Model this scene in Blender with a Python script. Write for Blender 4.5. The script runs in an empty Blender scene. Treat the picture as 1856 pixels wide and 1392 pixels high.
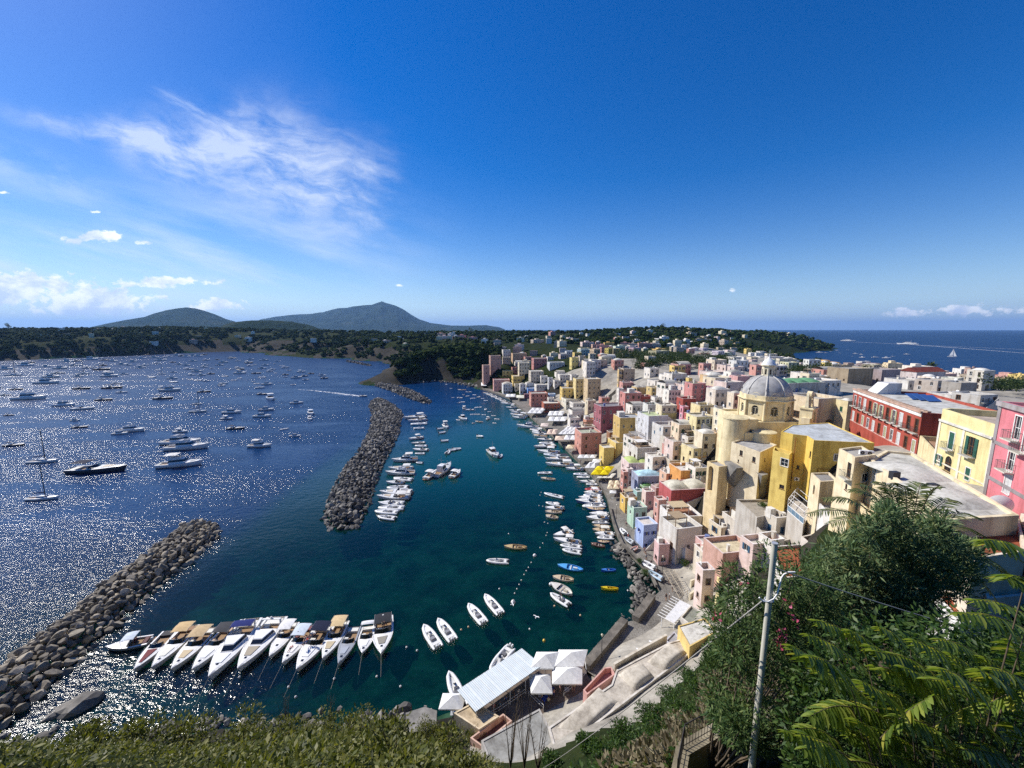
import bpy, math, random
import numpy as np
from mathutils import Vector, Matrix
from mathutils import noise as mnoise
PI = math.pi; R = math.radians
random.seed(11); RNG = np.random.default_rng(5)
scene = bpy.context.scene; COL = scene.collection
# ------------------------------------------------------------------ camera geometry
FPX = 697.0; CAMZ = 60.0; PITCH = R(8.1)
CP, SP = math.cos(PITCH), math.sin(PITCH)
def ray(px, py):
    v = 696 - py
    return Vector((px - 928, FPX*CP + v*SP, v*CP - FPX*SP))/FPX
def onz(px, py, z=0.0):
    d = ray(px, py); t = (z - CAMZ)/d.z
    return Vector((d.x*t, d.y*t, z))
def aty(px, py, Y):
    d = ray(px, py); t = Y/d.y
    return Vector((d.x*t, Y, CAMZ + d.z*t))
def depth_of(p):
    return p.y*CP - (p.z - CAMZ)*SP
# ------------------------------------------------------------------ object helpers
def link(name, me, parent=None, loc=None, rz=None, mat=None):
    o = bpy.data.objects.new(name, me); COL.objects.link(o)
    if parent is not None: o.parent = parent
    if loc is not None: o.location = loc
    if rz is not None: o.rotation_euler = (0, 0, rz)
    return o
def tag(o, label=None, cat=None, group=None, kind=None):
    if label: o['label'] = label
    if cat: o['category'] = cat
    if group: o['group'] = group
    if kind: o['kind'] = kind
    return o
def empty(name, loc, rz=0.0, label=None, cat=None, group=None):
    o = link(name, None, None, loc, rz); o.empty_display_size = .2
    return tag(o, label, cat, group)
ORD = ['first','second','third','fourth','fifth','sixth','seventh','eighth','ninth','tenth','eleventh','twelfth','thirteenth','fourteenth','fifteenth','sixteenth','seventeenth','eighteenth','nineteenth','twentieth']
TENS = {2:'twenty',3:'thirty',4:'forty',5:'fifty',6:'sixty',7:'seventy',8:'eighty',9:'ninety'}
def ordw(n):
    if n <= 20: return ORD[n-1]
    t, u = divmod(n, 10)
    if u: return TENS[t] + '-' + ORD[u-1]
    return TENS[t][:-1] + 'ieth'
class MB:
    def __init__(s): s.v=[]; s.f=[]; s.m=[]; s.sm=[]
    def add(s, vs, fs, mat=0, smooth=False):
        b=len(s.v); s.v.extend([tuple(p) for p in vs])
        for f in fs:
            s.f.append([i+b for i in f]); s.m.append(mat); s.sm.append(smooth)
    def quad(s,a,b,c,d,mat=0): s.add([a,b,c,d],[(0,1,2,3)],mat)
    def poly(s,pts,mat=0): s.add(pts,[tuple(range(len(pts)))],mat)
    def box(s,x0,x1,y0,y1,z0,z1,mat=0,rz=0,piv=(0,0)):
        P=[(x0,y0),(x1,y0),(x1,y1),(x0,y1)]
        if rz:
            c,n=math.cos(rz),math.sin(rz)
            P=[(piv[0]+(x-piv[0])*c-(y-piv[1])*n, piv[1]+(x-piv[0])*n+(y-piv[1])*c) for x,y in P]
        s.prism(P,z0,z1,mat)
    def prism(s,P,z0,z1,mat=0,top=None,bottom=True):
        n=len(P); vs=[(x,y,z0) for x,y in P]+[(x,y,z1) for x,y in P]
        s.add(vs,[(i,(i+1)%n,n+(i+1)%n,n+i) for i in range(n)],mat)
        s.poly([(x,y,z1) for x,y in P], mat if top is None else top)
        if bottom: s.poly([(x,y,z0) for x,y in reversed(P)],mat)
    def loft(s,secs,mat=0,smooth=True,closed=False,cap0=False,cap1=False):
        n=len(secs[0]); vs=[p for c in secs for p in c]; fs=[]
        k=n if closed else n-1
        for i in range(len(secs)-1):
            for j in range(k):
                a=i*n+j; b=i*n+(j+1)%n
                fs.append((a,b,b+n,a+n))
        s.add(vs,fs,mat,smooth)
        if cap0: s.poly(list(reversed(secs[0])),mat)
        if cap1: s.poly(secs[-1],mat)
    def tube(s,path,r,n=6,mat=0,cap=True):
        path=[Vector(p) for p in path]; secs=[]
        for i,p in enumerate(path):
            d=(path[min(i+1,len(path)-1)]-path[max(i-1,0)]).normalized()
            up=Vector((0,0,1)) if abs(d.z)<.95 else Vector((1,0,0))
            a=d.cross(up).normalized(); b=a.cross(d)
            rr=r[i] if isinstance(r,(list,tuple)) else r
            secs.append([tuple(p+(a*math.cos(2*PI*k/n)+b*math.sin(2*PI*k/n))*rr) for k in range(n)])
        s.loft(secs,mat,True,True,cap,cap)
    def dome(s,cx,cy,cz,rx,ry,h,seg=16,rings=6,mat=0):
        secs=[]
        for i in range(rings+1):
            a=PI/2*i/rings*.995
            secs.append([(cx+rx*math.cos(a)*math.cos(2*PI*k/seg),cy+ry*math.cos(a)*math.sin(2*PI*k/seg),cz+h*math.sin(a)) for k in range(seg)])
        s.loft(secs,mat,True,True,False,True)
    def ball(s,cx,cy,cz,r,seg=10,rings=6,mat=0,sz=1):
        secs=[]
        for i in range(rings+1):
            a=-PI/2*.98+PI*.98*i/rings
            secs.append([(cx+r*math.cos(a)*math.cos(2*PI*k/seg),cy+r*math.cos(a)*math.sin(2*PI*k/seg),cz+r*sz*math.sin(a)) for k in range(seg)])
        s.loft(secs,mat,True,True,True,True)
    def wall(s,A,B,z0,z1,ops=(),mat=0,depth=.2,zt=None):
        """facade from A to B (outward on the right hand), real openings: (u,z,w,h,arch,backmat or None,depth)"""
        A=Vector(A);B=Vector(B);L=(B-A).length;d=(B-A)/L;n=Vector((d.y,-d.x))
        P=lambda u,z,o=0:(A.x+d.x*u-n.x*o,A.y+d.y*u-n.y*o,z)
        good=[]
        for o in ops:
            u,z,w,h=o[:4]
            if u-w/2>.1 and u+w/2<L-.1 and z>z0+.01 and z+h<z1-.1: good.append(o)
        us=sorted({0,L}|{o[0]-o[2]/2 for o in good}|{o[0]+o[2]/2 for o in good})
        zs=sorted({z0,z1}|{o[1] for o in good}|{o[1]+o[3] for o in good})
        for i in range(len(us)-1):
            for j in range(len(zs)-1):
                cu=(us[i]+us[i+1])/2;cz=(zs[j]+zs[j+1])/2
                if any(abs(cu-o[0])<o[2]/2 and o[1]<cz<o[1]+o[3] for o in good): continue
                s.quad(P(us[i],zs[j]),P(us[i+1],zs[j]),P(us[i+1],zs[j+1]),P(us[i],zs[j+1]),mat)
        for o in good:
            u,z,w,h=o[:4];arch=o[4] if len(o)>4 else 0;back=o[5] if len(o)>5 else None;dp=o[6] if len(o)>6 else depth
            l,r=u-w/2,u+w/2
            if arch:
                rad=w/2;sz=z+h-rad;k=8
                arc=[(u+rad*math.cos(PI*i/k),sz+rad*math.sin(PI*i/k)) for i in range(k+1)]
                for i in range(k):
                    c=(r,z+h) if i<k/2 else (l,z+h)
                    s.add([P(*c),P(*arc[i+1]),P(*arc[i])],[(0,1,2)],mat)
                s.add([P(r,z+h),P(l,z+h),P(*arc[k//2])],[(0,1,2)],mat)
                loop=[(l,z),(r,z)]+arc
            else: loop=[(l,z),(r,z),(r,z+h),(l,z+h)]
            m=len(loop)
            for i in range(m):
                a,b=loop[i],loop[(i+1)%m]
                s.quad(P(*a),P(*a,dp),P(*b,dp),P(*b),mat)
            if back is not None: s.poly([P(*q,dp) for q in loop],back)
        return good
    def frame(s,w,h,bar,nc,nr,y0,y1,mat=0):
        """window frame plate with nc x nr lights, front at y0 (outward -y), standing on z=0, centred on x"""
        cw=(w-bar*(nc+1))/nc;ch=(h-bar*(nr+1))/nr
        ops=[(bar+cw/2+i*(cw+bar),bar+j*(ch+bar),cw,ch) for i in range(nc) for j in range(nr)]
        us=sorted({0,w}|{o[0]-cw/2 for o in ops}|{o[0]+cw/2 for o in ops});zs=sorted({0,h}|{o[1] for o in ops}|{o[1]+ch for o in ops})
        for i in range(len(us)-1):
            for j in range(len(zs)-1):
                cu=(us[i]+us[i+1])/2;cz=(zs[j]+zs[j+1])/2
                if any(abs(cu-o[0])<cw/2 and o[1]<cz<o[1]+ch for o in ops): continue
                a,b=us[i]-w/2,us[i+1]-w/2
                s.quad((a,y0,zs[j]),(b,y0,zs[j]),(b,y0,zs[j+1]),(a,y0,zs[j+1]),mat)
        for o in ops:
            l,r,b,t=o[0]-cw/2-w/2,o[0]+cw/2-w/2,o[1],o[1]+ch
            for (a,c) in (((l,b),(r,b)),((r,b),(r,t)),((r,t),(l,t)),((l,t),(l,b))):
                s.quad((a[0],y0,a[1]),(a[0],y1,a[1]),(c[0],y1,c[1]),(c[0],y0,c[1]),mat)
    def mesh(s,name,mats):
        me=bpy.data.meshes.new(name); me.from_pydata(s.v,[],s.f)
        for m in mats: me.materials.append(m)
        if s.f:
            me.polygons.foreach_set('material_index',s.m); me.polygons.foreach_set('use_smooth',s.sm)
        me.update(); return me
    def build(s,name,mats,parent=None,loc=None,rz=None,color=None):
        if not isinstance(mats,(list,tuple)): mats=[mats]
        o=link(name,s.mesh(name,mats),parent,loc,rz)
        if color: o.color=(*color,1)
        return o
def np_mesh(name, verts, faces, mats, midx=None, smooth=False):
    verts=np.asarray(verts,np.float32);faces=np.asarray(faces,np.int32)
    me=bpy.data.meshes.new(name);k=faces.shape[1];n=len(faces)
    me.vertices.add(len(verts));me.vertices.foreach_set('co',verts.ravel())
    me.loops.add(n*k);me.loops.foreach_set('vertex_index',faces.ravel())
    me.polygons.add(n);me.polygons.foreach_set('loop_start',np.arange(0,n*k,k,dtype=np.int32))
    try: me.polygons.foreach_set('loop_total',np.full(n,k,np.int32))
    except Exception: pass
    for m in mats: me.materials.append(m)
    if midx is not None: me.polygons.foreach_set('material_index',np.asarray(midx,np.int32))
    me.polygons.foreach_set('use_smooth',np.full(n,bool(smooth)))
    me.update(calc_edges=True);me.validate();return me
def copy_tree(o,parent=None):
    c=o.copy();COL.objects.link(c)
    if parent is not None:c.parent=parent
    for ch in KIDS.get(o.name,()): copy_tree(ch,c)
    return c
KIDS={}
def register(root):
    """remember the children of a finished prototype, so copies need no search"""
    def walk(o,al):
        ks=[x for x in al if x.parent is o]
        KIDS[o.name]=ks
        for k in ks: walk(k,al)
    walk(root,list(COL.objects))
# ------------------------------------------------------------------ materials
MATS={}
class NT:
    def __init__(s,name):
        s.mat=bpy.data.materials.new(name);s.mat.use_nodes=True;s.t=s.mat.node_tree;s.t.nodes.clear()
        s.out=s.n('ShaderNodeOutputMaterial')
    def n(s,ty,**kw):
        x=s.t.nodes.new(ty)
        for k,v in kw.items():
            if k.startswith('_'): setattr(x,k[1:],v)
            else:
                key=k.replace('__',' ')
                x.inputs[int(key[1:]) if key[0]=='i' and key[1:].isdigit() else key].default_value=v
        return x
    def l(s,a,b): s.t.links.new(a,b)
    def noise(s,scale,detail=3,rough=.55,coord='Object',stretch=None,dist=0):
        tc=s.n('ShaderNodeTexCoord');src=tc.outputs[coord]
        if coord=='World': pass
        if stretch:
            mp=s.n('ShaderNodeMapping');mp.inputs['Scale'].default_value=stretch;s.l(src,mp.inputs[0]);src=mp.outputs[0]
        nz=s.n('ShaderNodeTexNoise',Scale=scale,Detail=detail,Roughness=rough,Distortion=dist);s.l(src,nz.inputs['Vector']);return nz.outputs['Fac']
    def wpos(s,stretch=None):
        g=s.n('ShaderNodeNewGeometry');src=g.outputs['Position']
        if stretch:
            mp=s.n('ShaderNodeMapping');mp.inputs['Scale'].default_value=stretch;s.l(src,mp.inputs[0]);src=mp.outputs[0]
        return src
    def wnoise(s,scale,detail=3,rough=.55,stretch=None,dist=0):
        nz=s.n('ShaderNodeTexNoise',Scale=scale,Detail=detail,Roughness=rough,Distortion=dist);s.l(s.wpos(stretch),nz.inputs['Vector']);return nz.outputs['Fac']
    def ramp(s,fac,stops):
        r=s.n('ShaderNodeValToRGB');e=r.color_ramp.elements
        while len(e)<len(stops): e.new(.5)
        for x,(p,c) in zip(e,stops):
            x.position=p;x.color=(*c,1) if len(c)==3 else c
        s.l(fac,r.inputs[0]);return r.outputs[0]
    def mix(s,fac,a,b,mode='MIX'):
        m=s.n('ShaderNodeMix',_data_type='RGBA',_blend_type=mode)
        for sock,val in ((m.inputs[0],fac),(m.inputs[6],a),(m.inputs[7],b)):
            if hasattr(val,'is_output') or isinstance(val,bpy.types.NodeSocket): s.l(val,sock)
            elif isinstance(val,(int,float)): sock.default_value=val
            else: sock.default_value=(*val,1) if len(val)==3 else val
        return m.outputs[2]
    def math(s,op,a,b=None,clamp=False):
        m=s.n('ShaderNodeMath',_operation=op,_use_clamp=clamp)
        for i,v in enumerate((a,b)):
            if v is None: continue
            if isinstance(v,bpy.types.NodeSocket): s.l(v,m.inputs[i])
            else: m.inputs[i].default_value=v
        return m.outputs[0]
    def sstep(s,x,lo,hi):
        m=s.n('ShaderNodeMapRange',_interpolation_type='SMOOTHSTEP');s.l(x,m.inputs[0]);m.inputs[1].default_value=lo;m.inputs[2].default_value=hi;return m.outputs[0]
    def bsdf(s,color,rough=.8,spec=.3,metal=0,bump=None,bstr=.3,bdist=.05,**kw):
        p=s.n('ShaderNodeBsdfPrincipled');p.inputs['Roughness'].default_value=rough;p.inputs['Specular IOR Level'].default_value=spec;p.inputs['Metallic'].default_value=metal
        if isinstance(color,bpy.types.NodeSocket): s.l(color,p.inputs['Base Color'])
        else: p.inputs['Base Color'].default_value=(*color,1)
        if bump is not None:
            b=s.n('ShaderNodeBump',Strength=bstr,Distance=bdist);s.l(bump,b.inputs['Height']);s.l(b.outputs[0],p.inputs['Normal'])
        s.l(p.outputs[0],s.out.inputs[0]);return s.mat
def M(key,fn=None):
    if key not in MATS: MATS[key]=fn()
    return MATS[key]
def plain(name,c,rough=.6,spec=.4,metal=0,var=.12,scale=3):
    def mk():
        t=NT(name);nz=t.noise(scale,4)
        col=t.ramp(nz,[(.25,tuple(x*(1-var) for x in c)),(.75,tuple(min(1,x*(1+var)) for x in c))])
        return t.bsdf(col,rough,spec,metal)
    return M(name,mk)
def mk_plaster():
    t=NT('painted_plaster');oi=t.n('ShaderNodeObjectInfo')
    n1=t.noise(.55,6,.65);n2=t.noise(.35,4,.6,stretch=(2.2,2.2,.35));n3=t.noise(9,3)
    k=t.ramp(n1,[(.3,(.78,.76,.74)),(.6,(1,1,1)),(.8,(1.0,1.0,1.0))])
    c=t.mix(1.0,oi.outputs['Color'],k,'MULTIPLY')
    st=t.ramp(n2,[(.50,(1,1,1)),(.62,(.80,.77,.73)),(.76,(.52,.49,.46))])
    c=t.mix(.85,c,st,'MULTIPLY')
    return t.bsdf(c,.9,.15,bump=n3,bstr=.25,bdist=.03)
PLASTER=M('painted_plaster',mk_plaster)
def mk_roof():
    t=NT('weathered_roof');oi=t.n('ShaderNodeObjectInfo')
    n1=t.noise(.5,7,.7);n2=t.noise(2.5,5,.7)
    k=t.ramp(n1,[(.32,(.5,.48,.45)),(.5,(.85,.84,.8)),(.7,(1.08,1.07,1.03))])
    c=t.mix(1.0,oi.outputs['Color'],k,'MULTIPLY')
    s2=t.ramp(n2,[(.35,(.72,.7,.66)),(.55,(1,1,1))]);c=t.mix(.7,c,s2,'MULTIPLY')
    return t.bsdf(c,.92,.1,bump=n2,bstr=.2,bdist=.04)
ROOFM=M('weathered_roof',mk_roof)
GLASS=M('window_glass',lambda:NT('window_glass').bsdf((.02,.025,.03),.08,.6))
WHITE=plain('white_paint',(.74,.73,.70),.45,.4,var=.06)
def tinted(name,rough,spec,var=.1):
    def mk():
        t=NT(name);oi=t.n('ShaderNodeObjectInfo');nz=t.noise(2.2,4)
        k=t.ramp(nz,[(.3,(1-var*2,)*3),(.7,(1,1,1))]);c=t.mix(1.0,oi.outputs['Color'],k,'MULTIPLY')
        return t.bsdf(c,rough,spec)
    return M(name,mk)
GEL=tinted('boat_gelcoat',.32,.5,.06)
CLOTH=tinted('woven_cloth',.9,.1,.12)
GREYM=plain('grey_metal',(.45,.46,.47),.4,.5,.3)
DARKM=plain('dark_metal',(.03,.03,.035),.5,.4)
TIMBER=plain('timber',(.22,.12,.06),.6,.3,scale=6)
TINTW=tinted('painted_wood',.55,.3,.15)
TINTMET=tinted('painted_metal',.45,.4,.1)
SKIN=plain('skin',(.42,.25,.17),.6,.3)
def stone(name,a,b,scale=.8,bd=.15,isl=False):
    def mk():
        t=NT(name);n1=t.wnoise(scale,8,.65);n2=t.wnoise(scale*6,5,.7)
        c=t.ramp(n1,[(.3,a),(.68,b)]);c=t.mix(.5,c,t.ramp(n2,[(.3,(.5,.5,.5)),(.6,(1,1,1))]),'MULTIPLY')
        if isl:
            g=t.n('ShaderNodeNewGeometry');oi=t.n('ShaderNodeObjectInfo');f=t.math('FRACT',t.math('ADD',g.outputs['Random Per Island'],oi.outputs['Random']))
            c=t.mix(.85,c,t.ramp(f,[(0,(.35,.34,.34)),(.5,(.8,.78,.74)),(1,(1.35,1.3,1.2))]),'MULTIPLY')
        return t.bsdf(c,.95,.15,bump=n2,bstr=.6,bdist=bd)
    return M(name,mk)
# ------------------------------------------------------------------ camera, sun, sky, haze
cam=bpy.data.cameras.new('camera');cam.sensor_width=36;cam.sensor_fit='HORIZONTAL';cam.lens=36*FPX/1856
cam.clip_start=.1;cam.clip_end=300000
co=link('camera',cam);co.location=(0,0,CAMZ);co.rotation_euler=(PI/2-PITCH,0,0);scene.camera=co
SUN_AZ=R(-63);SUN_EL=R(43)
sd=Vector((math.sin(SUN_AZ)*math.cos(SUN_EL),math.cos(SUN_AZ)*math.cos(SUN_EL),math.sin(SUN_EL)))
sl=bpy.data.lights.new('sun','SUN');sl.energy=5.0;sl.angle=R(.53);sl.color=(1,.95,.87)
so=link('sun',sl);so.location=sd*500;so.rotation_euler=(-sd).to_track_quat('-Z','Y').to_euler()
scene.view_settings.view_transform='Standard';scene.view_settings.look='None';scene.view_settings.exposure=.35;scene.view_settings.gamma=1
def dirst(px,py):
    d=ray(px,py);return d.x/d.y,d.z/d.y
w=bpy.data.worlds.new('World');scene.world=w;w.use_nodes=True
t=NT.__new__(NT);t.t=w.node_tree;t.t.nodes.clear();t.mat=None
out=t.n('ShaderNodeOutputWorld');bg=t.n('ShaderNodeBackground');t.l(bg.outputs[0],out.inputs[0])
sky=t.n('ShaderNodeTexSky');sky.sky_type='NISHITA';sky.sun_disc=False;sky.sun_elevation=SUN_EL;sky.sun_rotation=SUN_AZ
sky.altitude=60;sky.air_density=1.0;sky.dust_density=.25;sky.ozone_density=3.0
hsv=t.n('ShaderNodeHueSaturation',Hue=.515,Saturation=1.52,Value=1.05);t.l(sky.outputs[0],hsv.inputs['Color'])
tc=t.n('ShaderNodeTexCoord');sep=t.n('ShaderNodeSeparateXYZ');t.l(tc.outputs['Generated'],sep.inputs[0])
X,Y,Z=sep.outputs
Yc=t.math('MAXIMUM',Y,.02);S=t.math('DIVIDE',X,Yc);T=t.math('DIVIDE',Z,Yc)
ahead=t.sstep(Y,.03,.12)
def axes(p0,p1):
    """coordinates along and across the line through two sky directions"""
    a=dirst(*p0);b=dirst(*p1);dx,dy=b[0]-a[0],b[1]-a[1];L=math.hypot(dx,dy);dx/=L;dy/=L
    u=t.math('DIVIDE',t.math('ADD',t.math('MULTIPLY',t.math('SUBTRACT',S,a[0]),dx),t.math('MULTIPLY',t.math('SUBTRACT',T,a[1]),dy)),L)
    v=t.math('DIVIDE',t.math('SUBTRACT',t.math('MULTIPLY',t.math('SUBTRACT',T,a[1]),dx),t.math('MULTIPLY',t.math('SUBTRACT',S,a[0]),dy)),L)
    return u,v
def nz2(u,v,su,sv,scale,detail=6,rough=.6,seed=0.0,dist=0):
    c=t.n('ShaderNodeCombineXYZ');t.l(t.math('MULTIPLY',u,su),c.inputs[0]);t.l(t.math('MULTIPLY',v,sv),c.inputs[1]);c.inputs[2].default_value=seed
    n=t.n('ShaderNodeTexNoise',Scale=scale,Detail=detail,Roughness=rough,Distortion=dist);t.l(c.outputs[0],n.inputs['Vector']);return n.outputs['Fac']
def gauss(x,c,s):
    y=t.math('DIVIDE',t.math('SUBTRACT',x,c),s);return t.math('EXPONENT',t.math('MULTIPLY',t.math('MULTIPLY',y,y),-1.0))
mul=lambda *a:__import__('functools').reduce(lambda p,q:t.math('MULTIPLY',p,q),a)
amax=lambda *a:__import__('functools').reduce(lambda p,q:t.math('MAXIMUM',p,q),a)
# the big cirrus plume
u,v=axes((0,195),(715,385))
wob=t.math('MULTIPLY',t.math('SUBTRACT',nz2(u,v,1,1,3.2,3,.5,3),.5),.14)
v2=t.math('ADD',v,wob)
width=t.math('ADD',.022,t.math('MULTIPLY',t.sstep(u,.10,.72),.088))
y_=t.math('DIVIDE',t.math('SUBTRACT',v2,t.math('MULTIPLY',gauss(u,.72,.22),.030)),width)
body=t.math('EXPONENT',t.math('MULTIPLY',t.math('MULTIPLY',y_,y_),-1.0))
env=mul(t.sstep(u,-.15,.45),t.math('SUBTRACT',1.0,t.sstep(t.math('ADD',u,t.math('MULTIPLY',nz2(u,v,2,6,5,4,.6,1),.25)),.93,1.16)))
un,vn=axes((300,420),(560,240))
warp=t.math('MULTIPLY',nz2(u,v,1,1,5.0,3,.5,21),.13);uw=t.math('ADD',u,warp);vw=t.math('ADD',v,t.math('MULTIPLY',warp,.8))
fib=nz2(uw,vw,1.6,5.5,3.4,10,.66,5,.3);fib2=nz2(uw,vw,2.2,3.2,2.2,6,.62,9,.2)
tex=t.sstep(t.math('ADD',t.math('MULTIPLY',fib,.55),t.math('MULTIPLY',fib2,.55)),.36,.84)
plume=mul(body,env,tex,1.35)
# thin veils low on the left
u3,v3=axes((0,300),(800,520))
veil=mul(t.sstep(nz2(u3,v3,.8,5,2.2,7,.6,12),.34,.7),gauss(T,.16,.15),t.math('SUBTRACT',1.0,t.sstep(S,-.75,-.05)),.85)
# single streak up left and along the second one
u4,v4=axes((275,160),(450,250));streak=mul(gauss(v4,t.math('MULTIPLY',t.math('MULTIPLY',u4,u4),-.05) if False else 0,.05),t.sstep(u4,-.1,.3),t.math('SUBTRACT',1.0,t.sstep(u4,.8,1.15)),t.sstep(nz2(u4,v4,1,6,3,6,.6,7),.35,.7),.38)
u5,v5=axes((0,290),(160,345));streak2=mul(gauss(v5,.0,.22),t.math('SUBTRACT',1.0,t.sstep(u5,.5,1.6)),t.sstep(nz2(u5,v5,.6,1.5,2,5,.6,8),.3,.7),.38)
# cumulus bank at the horizon on the left, small puffs, bank on the right
cn=nz2(S,T,7.0,13.0,1.0,9,.62,2,.2);cn2=nz2(S,T,30.0,52.0,1.0,6,.62,4)
cb=t.math('ADD',t.math('MULTIPLY',cn,.55),t.math('MULTIPLY',cn2,.45));cb=t.math('ADD',t.math('MULTIPLY',t.math('SUBTRACT',cb,.5),1.75),.52)
def blob(px,py,rx,ry,amp):
    s0,t0=dirst(px,py);k=1/FPX/1.02
    return mul(gauss(S,s0,rx*k),gauss(T,t0,ry*k),amp)
dens=amax(blob(0,525,230,40,.68),blob(160,545,170,34,.66),blob(310,512,150,16,.6),blob(390,552,80,16,.62),blob(185,428,55,16,.62),blob(130,436,34,10,.46),blob(258,440,25,6,.56),blob(723,517,16,5,.50),blob(660,528,6,3,.4),blob(1330,526,50,10,.43),blob(1640,566,70,14,.58),blob(1760,562,85,16,.6),blob(1856,562,80,18,.58),blob(10,349,30,6,.44),blob(168,384,26,5,.44))
cum=t.sstep(t.math('ADD',cb,t.math('SUBTRACT',dens,.62)),.26,.42)
cumshade=t.sstep(nz2(t.math('ADD',S,-.012),t.math('ADD',T,.014),7.0,13.0,1.0,5,.6,2,.2),.42,.62)
hz=mul(t.math('EXPONENT',t.math('MULTIPLY',t.math('MAXIMUM',Z,0.0),-11.0)),.92)
c0=t.mix(t.math('MULTIPLY',hz,.9),hsv.outputs[0],(4.3,6.2,9.2))
c1=t.mix(t.math('MULTIPLY',t.math('ADD',veil,t.math('ADD',streak,streak2),True),ahead),c0,(6.4,7.6,9.6))
c2=t.mix(mul(t.math('MINIMUM',plume,.64),ahead),c1,(7.6,8.3,9.6))
cc=t.mix(cumshade,(10.6,10.9,11.2),(6.2,7.2,9.2))
c3=t.mix(mul(cum,ahead,.93),c2,cc)
t.l(c3,bg.inputs[0]);bg.inputs[1].default_value=.094
# haze
def mk_haze():
    t=NT('sea_haze');v=t.n('ShaderNodeVolumePrincipled');v.inputs['Color'].default_value=(.30,.56,1,1);v.inputs['Density'].default_value=3.2e-5;v.inputs['Anisotropy'].default_value=.2
    t.l(v.outputs[0],t.out.inputs['Volume']);return t.mat
HZ=45000
if True:
    mb=MB();mb.box(-HZ,HZ,-HZ,HZ,-21,900);tag(mb.build('haze',mk_haze()),'pale blue sea haze over the whole bay','haze',kind='stuff')

scene.cycles.use_denoising=False;scene.cycles.sample_clamp_direct=18
# ------------------------------------------------------------------ terrain
CT=[]
def cz(*pts):
    for px,py,z in pts:
        p=onz(px,py,z);CT.append((p.x,p.y,z))
def cy(*pts):
    for px,Y,z in pts: CT.append(((px-928)/690*Y,Y,z))
SHORE=[(-150,1362),(0,1374),(120,1352),(250,1330),(350,1318),(480,1318),(600,1310),(720,1292),(790,1285),(830,1268),(930,1215),(1000,1190),(1060,1210),(1130,1125),(1195,1065),(1160,1020),(1130,985),(1112,945),(1100,897),(1088,877),(1065,850),(1035,820),(1010,795),(975,765),(945,740),(922,720),(887,708),(860,700),(835,695),(790,690),(757,694),(722,684),(716,678),(728,662),(700,655),(650,648.5),(575,641),(500,638),(437,636.5),(380,638),(300,641),(200,646),(100,650),(0,654),(-200,665)]
for px,py in SHORE:
    p=onz(px,py,0);CT.append((p.x,p.y,-.6))
# water depths
cz((120,1300,-2.5),(300,1285,-2.2),(500,1270,-2.5),(700,1240,-2.6),(850,1200,-3),(980,1140,-3),(1080,1100,-2.6),(1130,1050,-2.6),(300,1180,-4),(600,1150,-4.5),(900,1050,-4.5),(1020,980,-4.5),(1050,900,-4),(950,860,-5.5),(800,950,-6),(500,1000,-8),(200,900,-10),(50,800,-12),(300,720,-12),(600,700,-10),(860,760,-5),(850,715,-4),(760,705,-5),(690,668,-6),(-200,900,-12),(-300,1200,-8),(100,1120,-7))
# bank under the camera
CT+=[(0,0,58.2),(-8,0,57.6),(8,0,58.2),(0,4,53.5),(0,9,46.5),(-6,14,41.5),(0,18,34),(0,14,40),(-10,9,47),(-20,8,50),(-40,8,46),(-14,26,27),(-28,30,20),(-42,36,13),(-58,42,7),(-80,45,5),(-70,20,35),(-8,34,17),(0,30,18.5),(3,36,11),(0,43,4.5),(-8,44,4),(-16,46,3),(8,48,4.5),(12,50,4.5),(20,60,4),(8,34,19),(13.5,31,22),(20,38,21),(18,42,10),(28,54,6.5),(27,46,14)]
CT+=[(8,14,42),(11,12,44.5),(5,10,45),(14,16,43),(20,20,41),(8,22,30),(16,25,33),(26,28,33),(36,32,29),(24,34,27),(32,42,26),(40,38,27),(10,6,52),(16,6,50),(26,10,48),(40,12,46),(60,10,46),(30,20,40),(22,14,45)]
# right hand town slope
cz((1240,1080,1.5),(1215,1030,1.5),(1185,985,1.5),(1160,950,1.5),(1140,915,1.5),(1120,870,1.5),(1095,830,1.5),(1060,790,1.5),(1030,755,1.5),(990,725,1.6),(950,703,1.6),(915,690,1.6),(880,684,1.8))
cz((1330,1050,10),(1300,1090,7),(1400,1090,14),(1290,1000,6),(1340,960,10),(1400,960,15),(1440,1000,19),(1480,940,24),(1330,905,14),(1250,940,6),(1230,890,8),(1290,870,14),(1400,905,20),(1320,850,22),(1240,840,14),(1170,860,7),(1180,800,14),(1240,790,22),(1300,780,27),(1130,790,10),(1110,750,14),(1180,740,25),(1250,730,30),(1080,720,14),(1050,735,8),(1120,700,24),(1180,690,30),(1250,690,33),(1020,715,9),(1000,690,18),(1050,680,26),(960,690,8),(950,668,22),(980,655,28),(1100,670,31),(900,668,20),(915,652,27),(1150,660,34),(1500,900,28),(1500,820,35))
cy((1200,300,35),(1330,270,35),(1420,200,34),(1400,130,33),(1480,110,33.5),(1600,110,34.5),(1650,80,36),(1750,55,38),(1850,40,40),(1700,42,36),(1600,55,34),(1560,60,32),(1800,90,36),(1700,200,31),(1850,200,30),(1500,230,31),(1600,300,26),(1850,300,18),(2100,200,26),(2200,80,38),(2400,50,42),(1500,350,24),(1400,400,26))
cz((1440,650,-.5),(1500,661,-.5),(1600,677,-.5),(1700,690,-.5),(1856,706,-.5),(2100,735,-.5))
cy((1440,560,10),(1500,520,8),(1600,430,8),(1750,360,6),(1470,900,-12),(1700,800,-15),(1900,700,-15),(2100,600,-12))
# headland
cy((730,448,26),(760,462,29),(800,470,30),(840,480,30),(870,490,30),(752,452,18),(800,458,20),(850,466,18),(820,560,32),(760,540,30))
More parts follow.
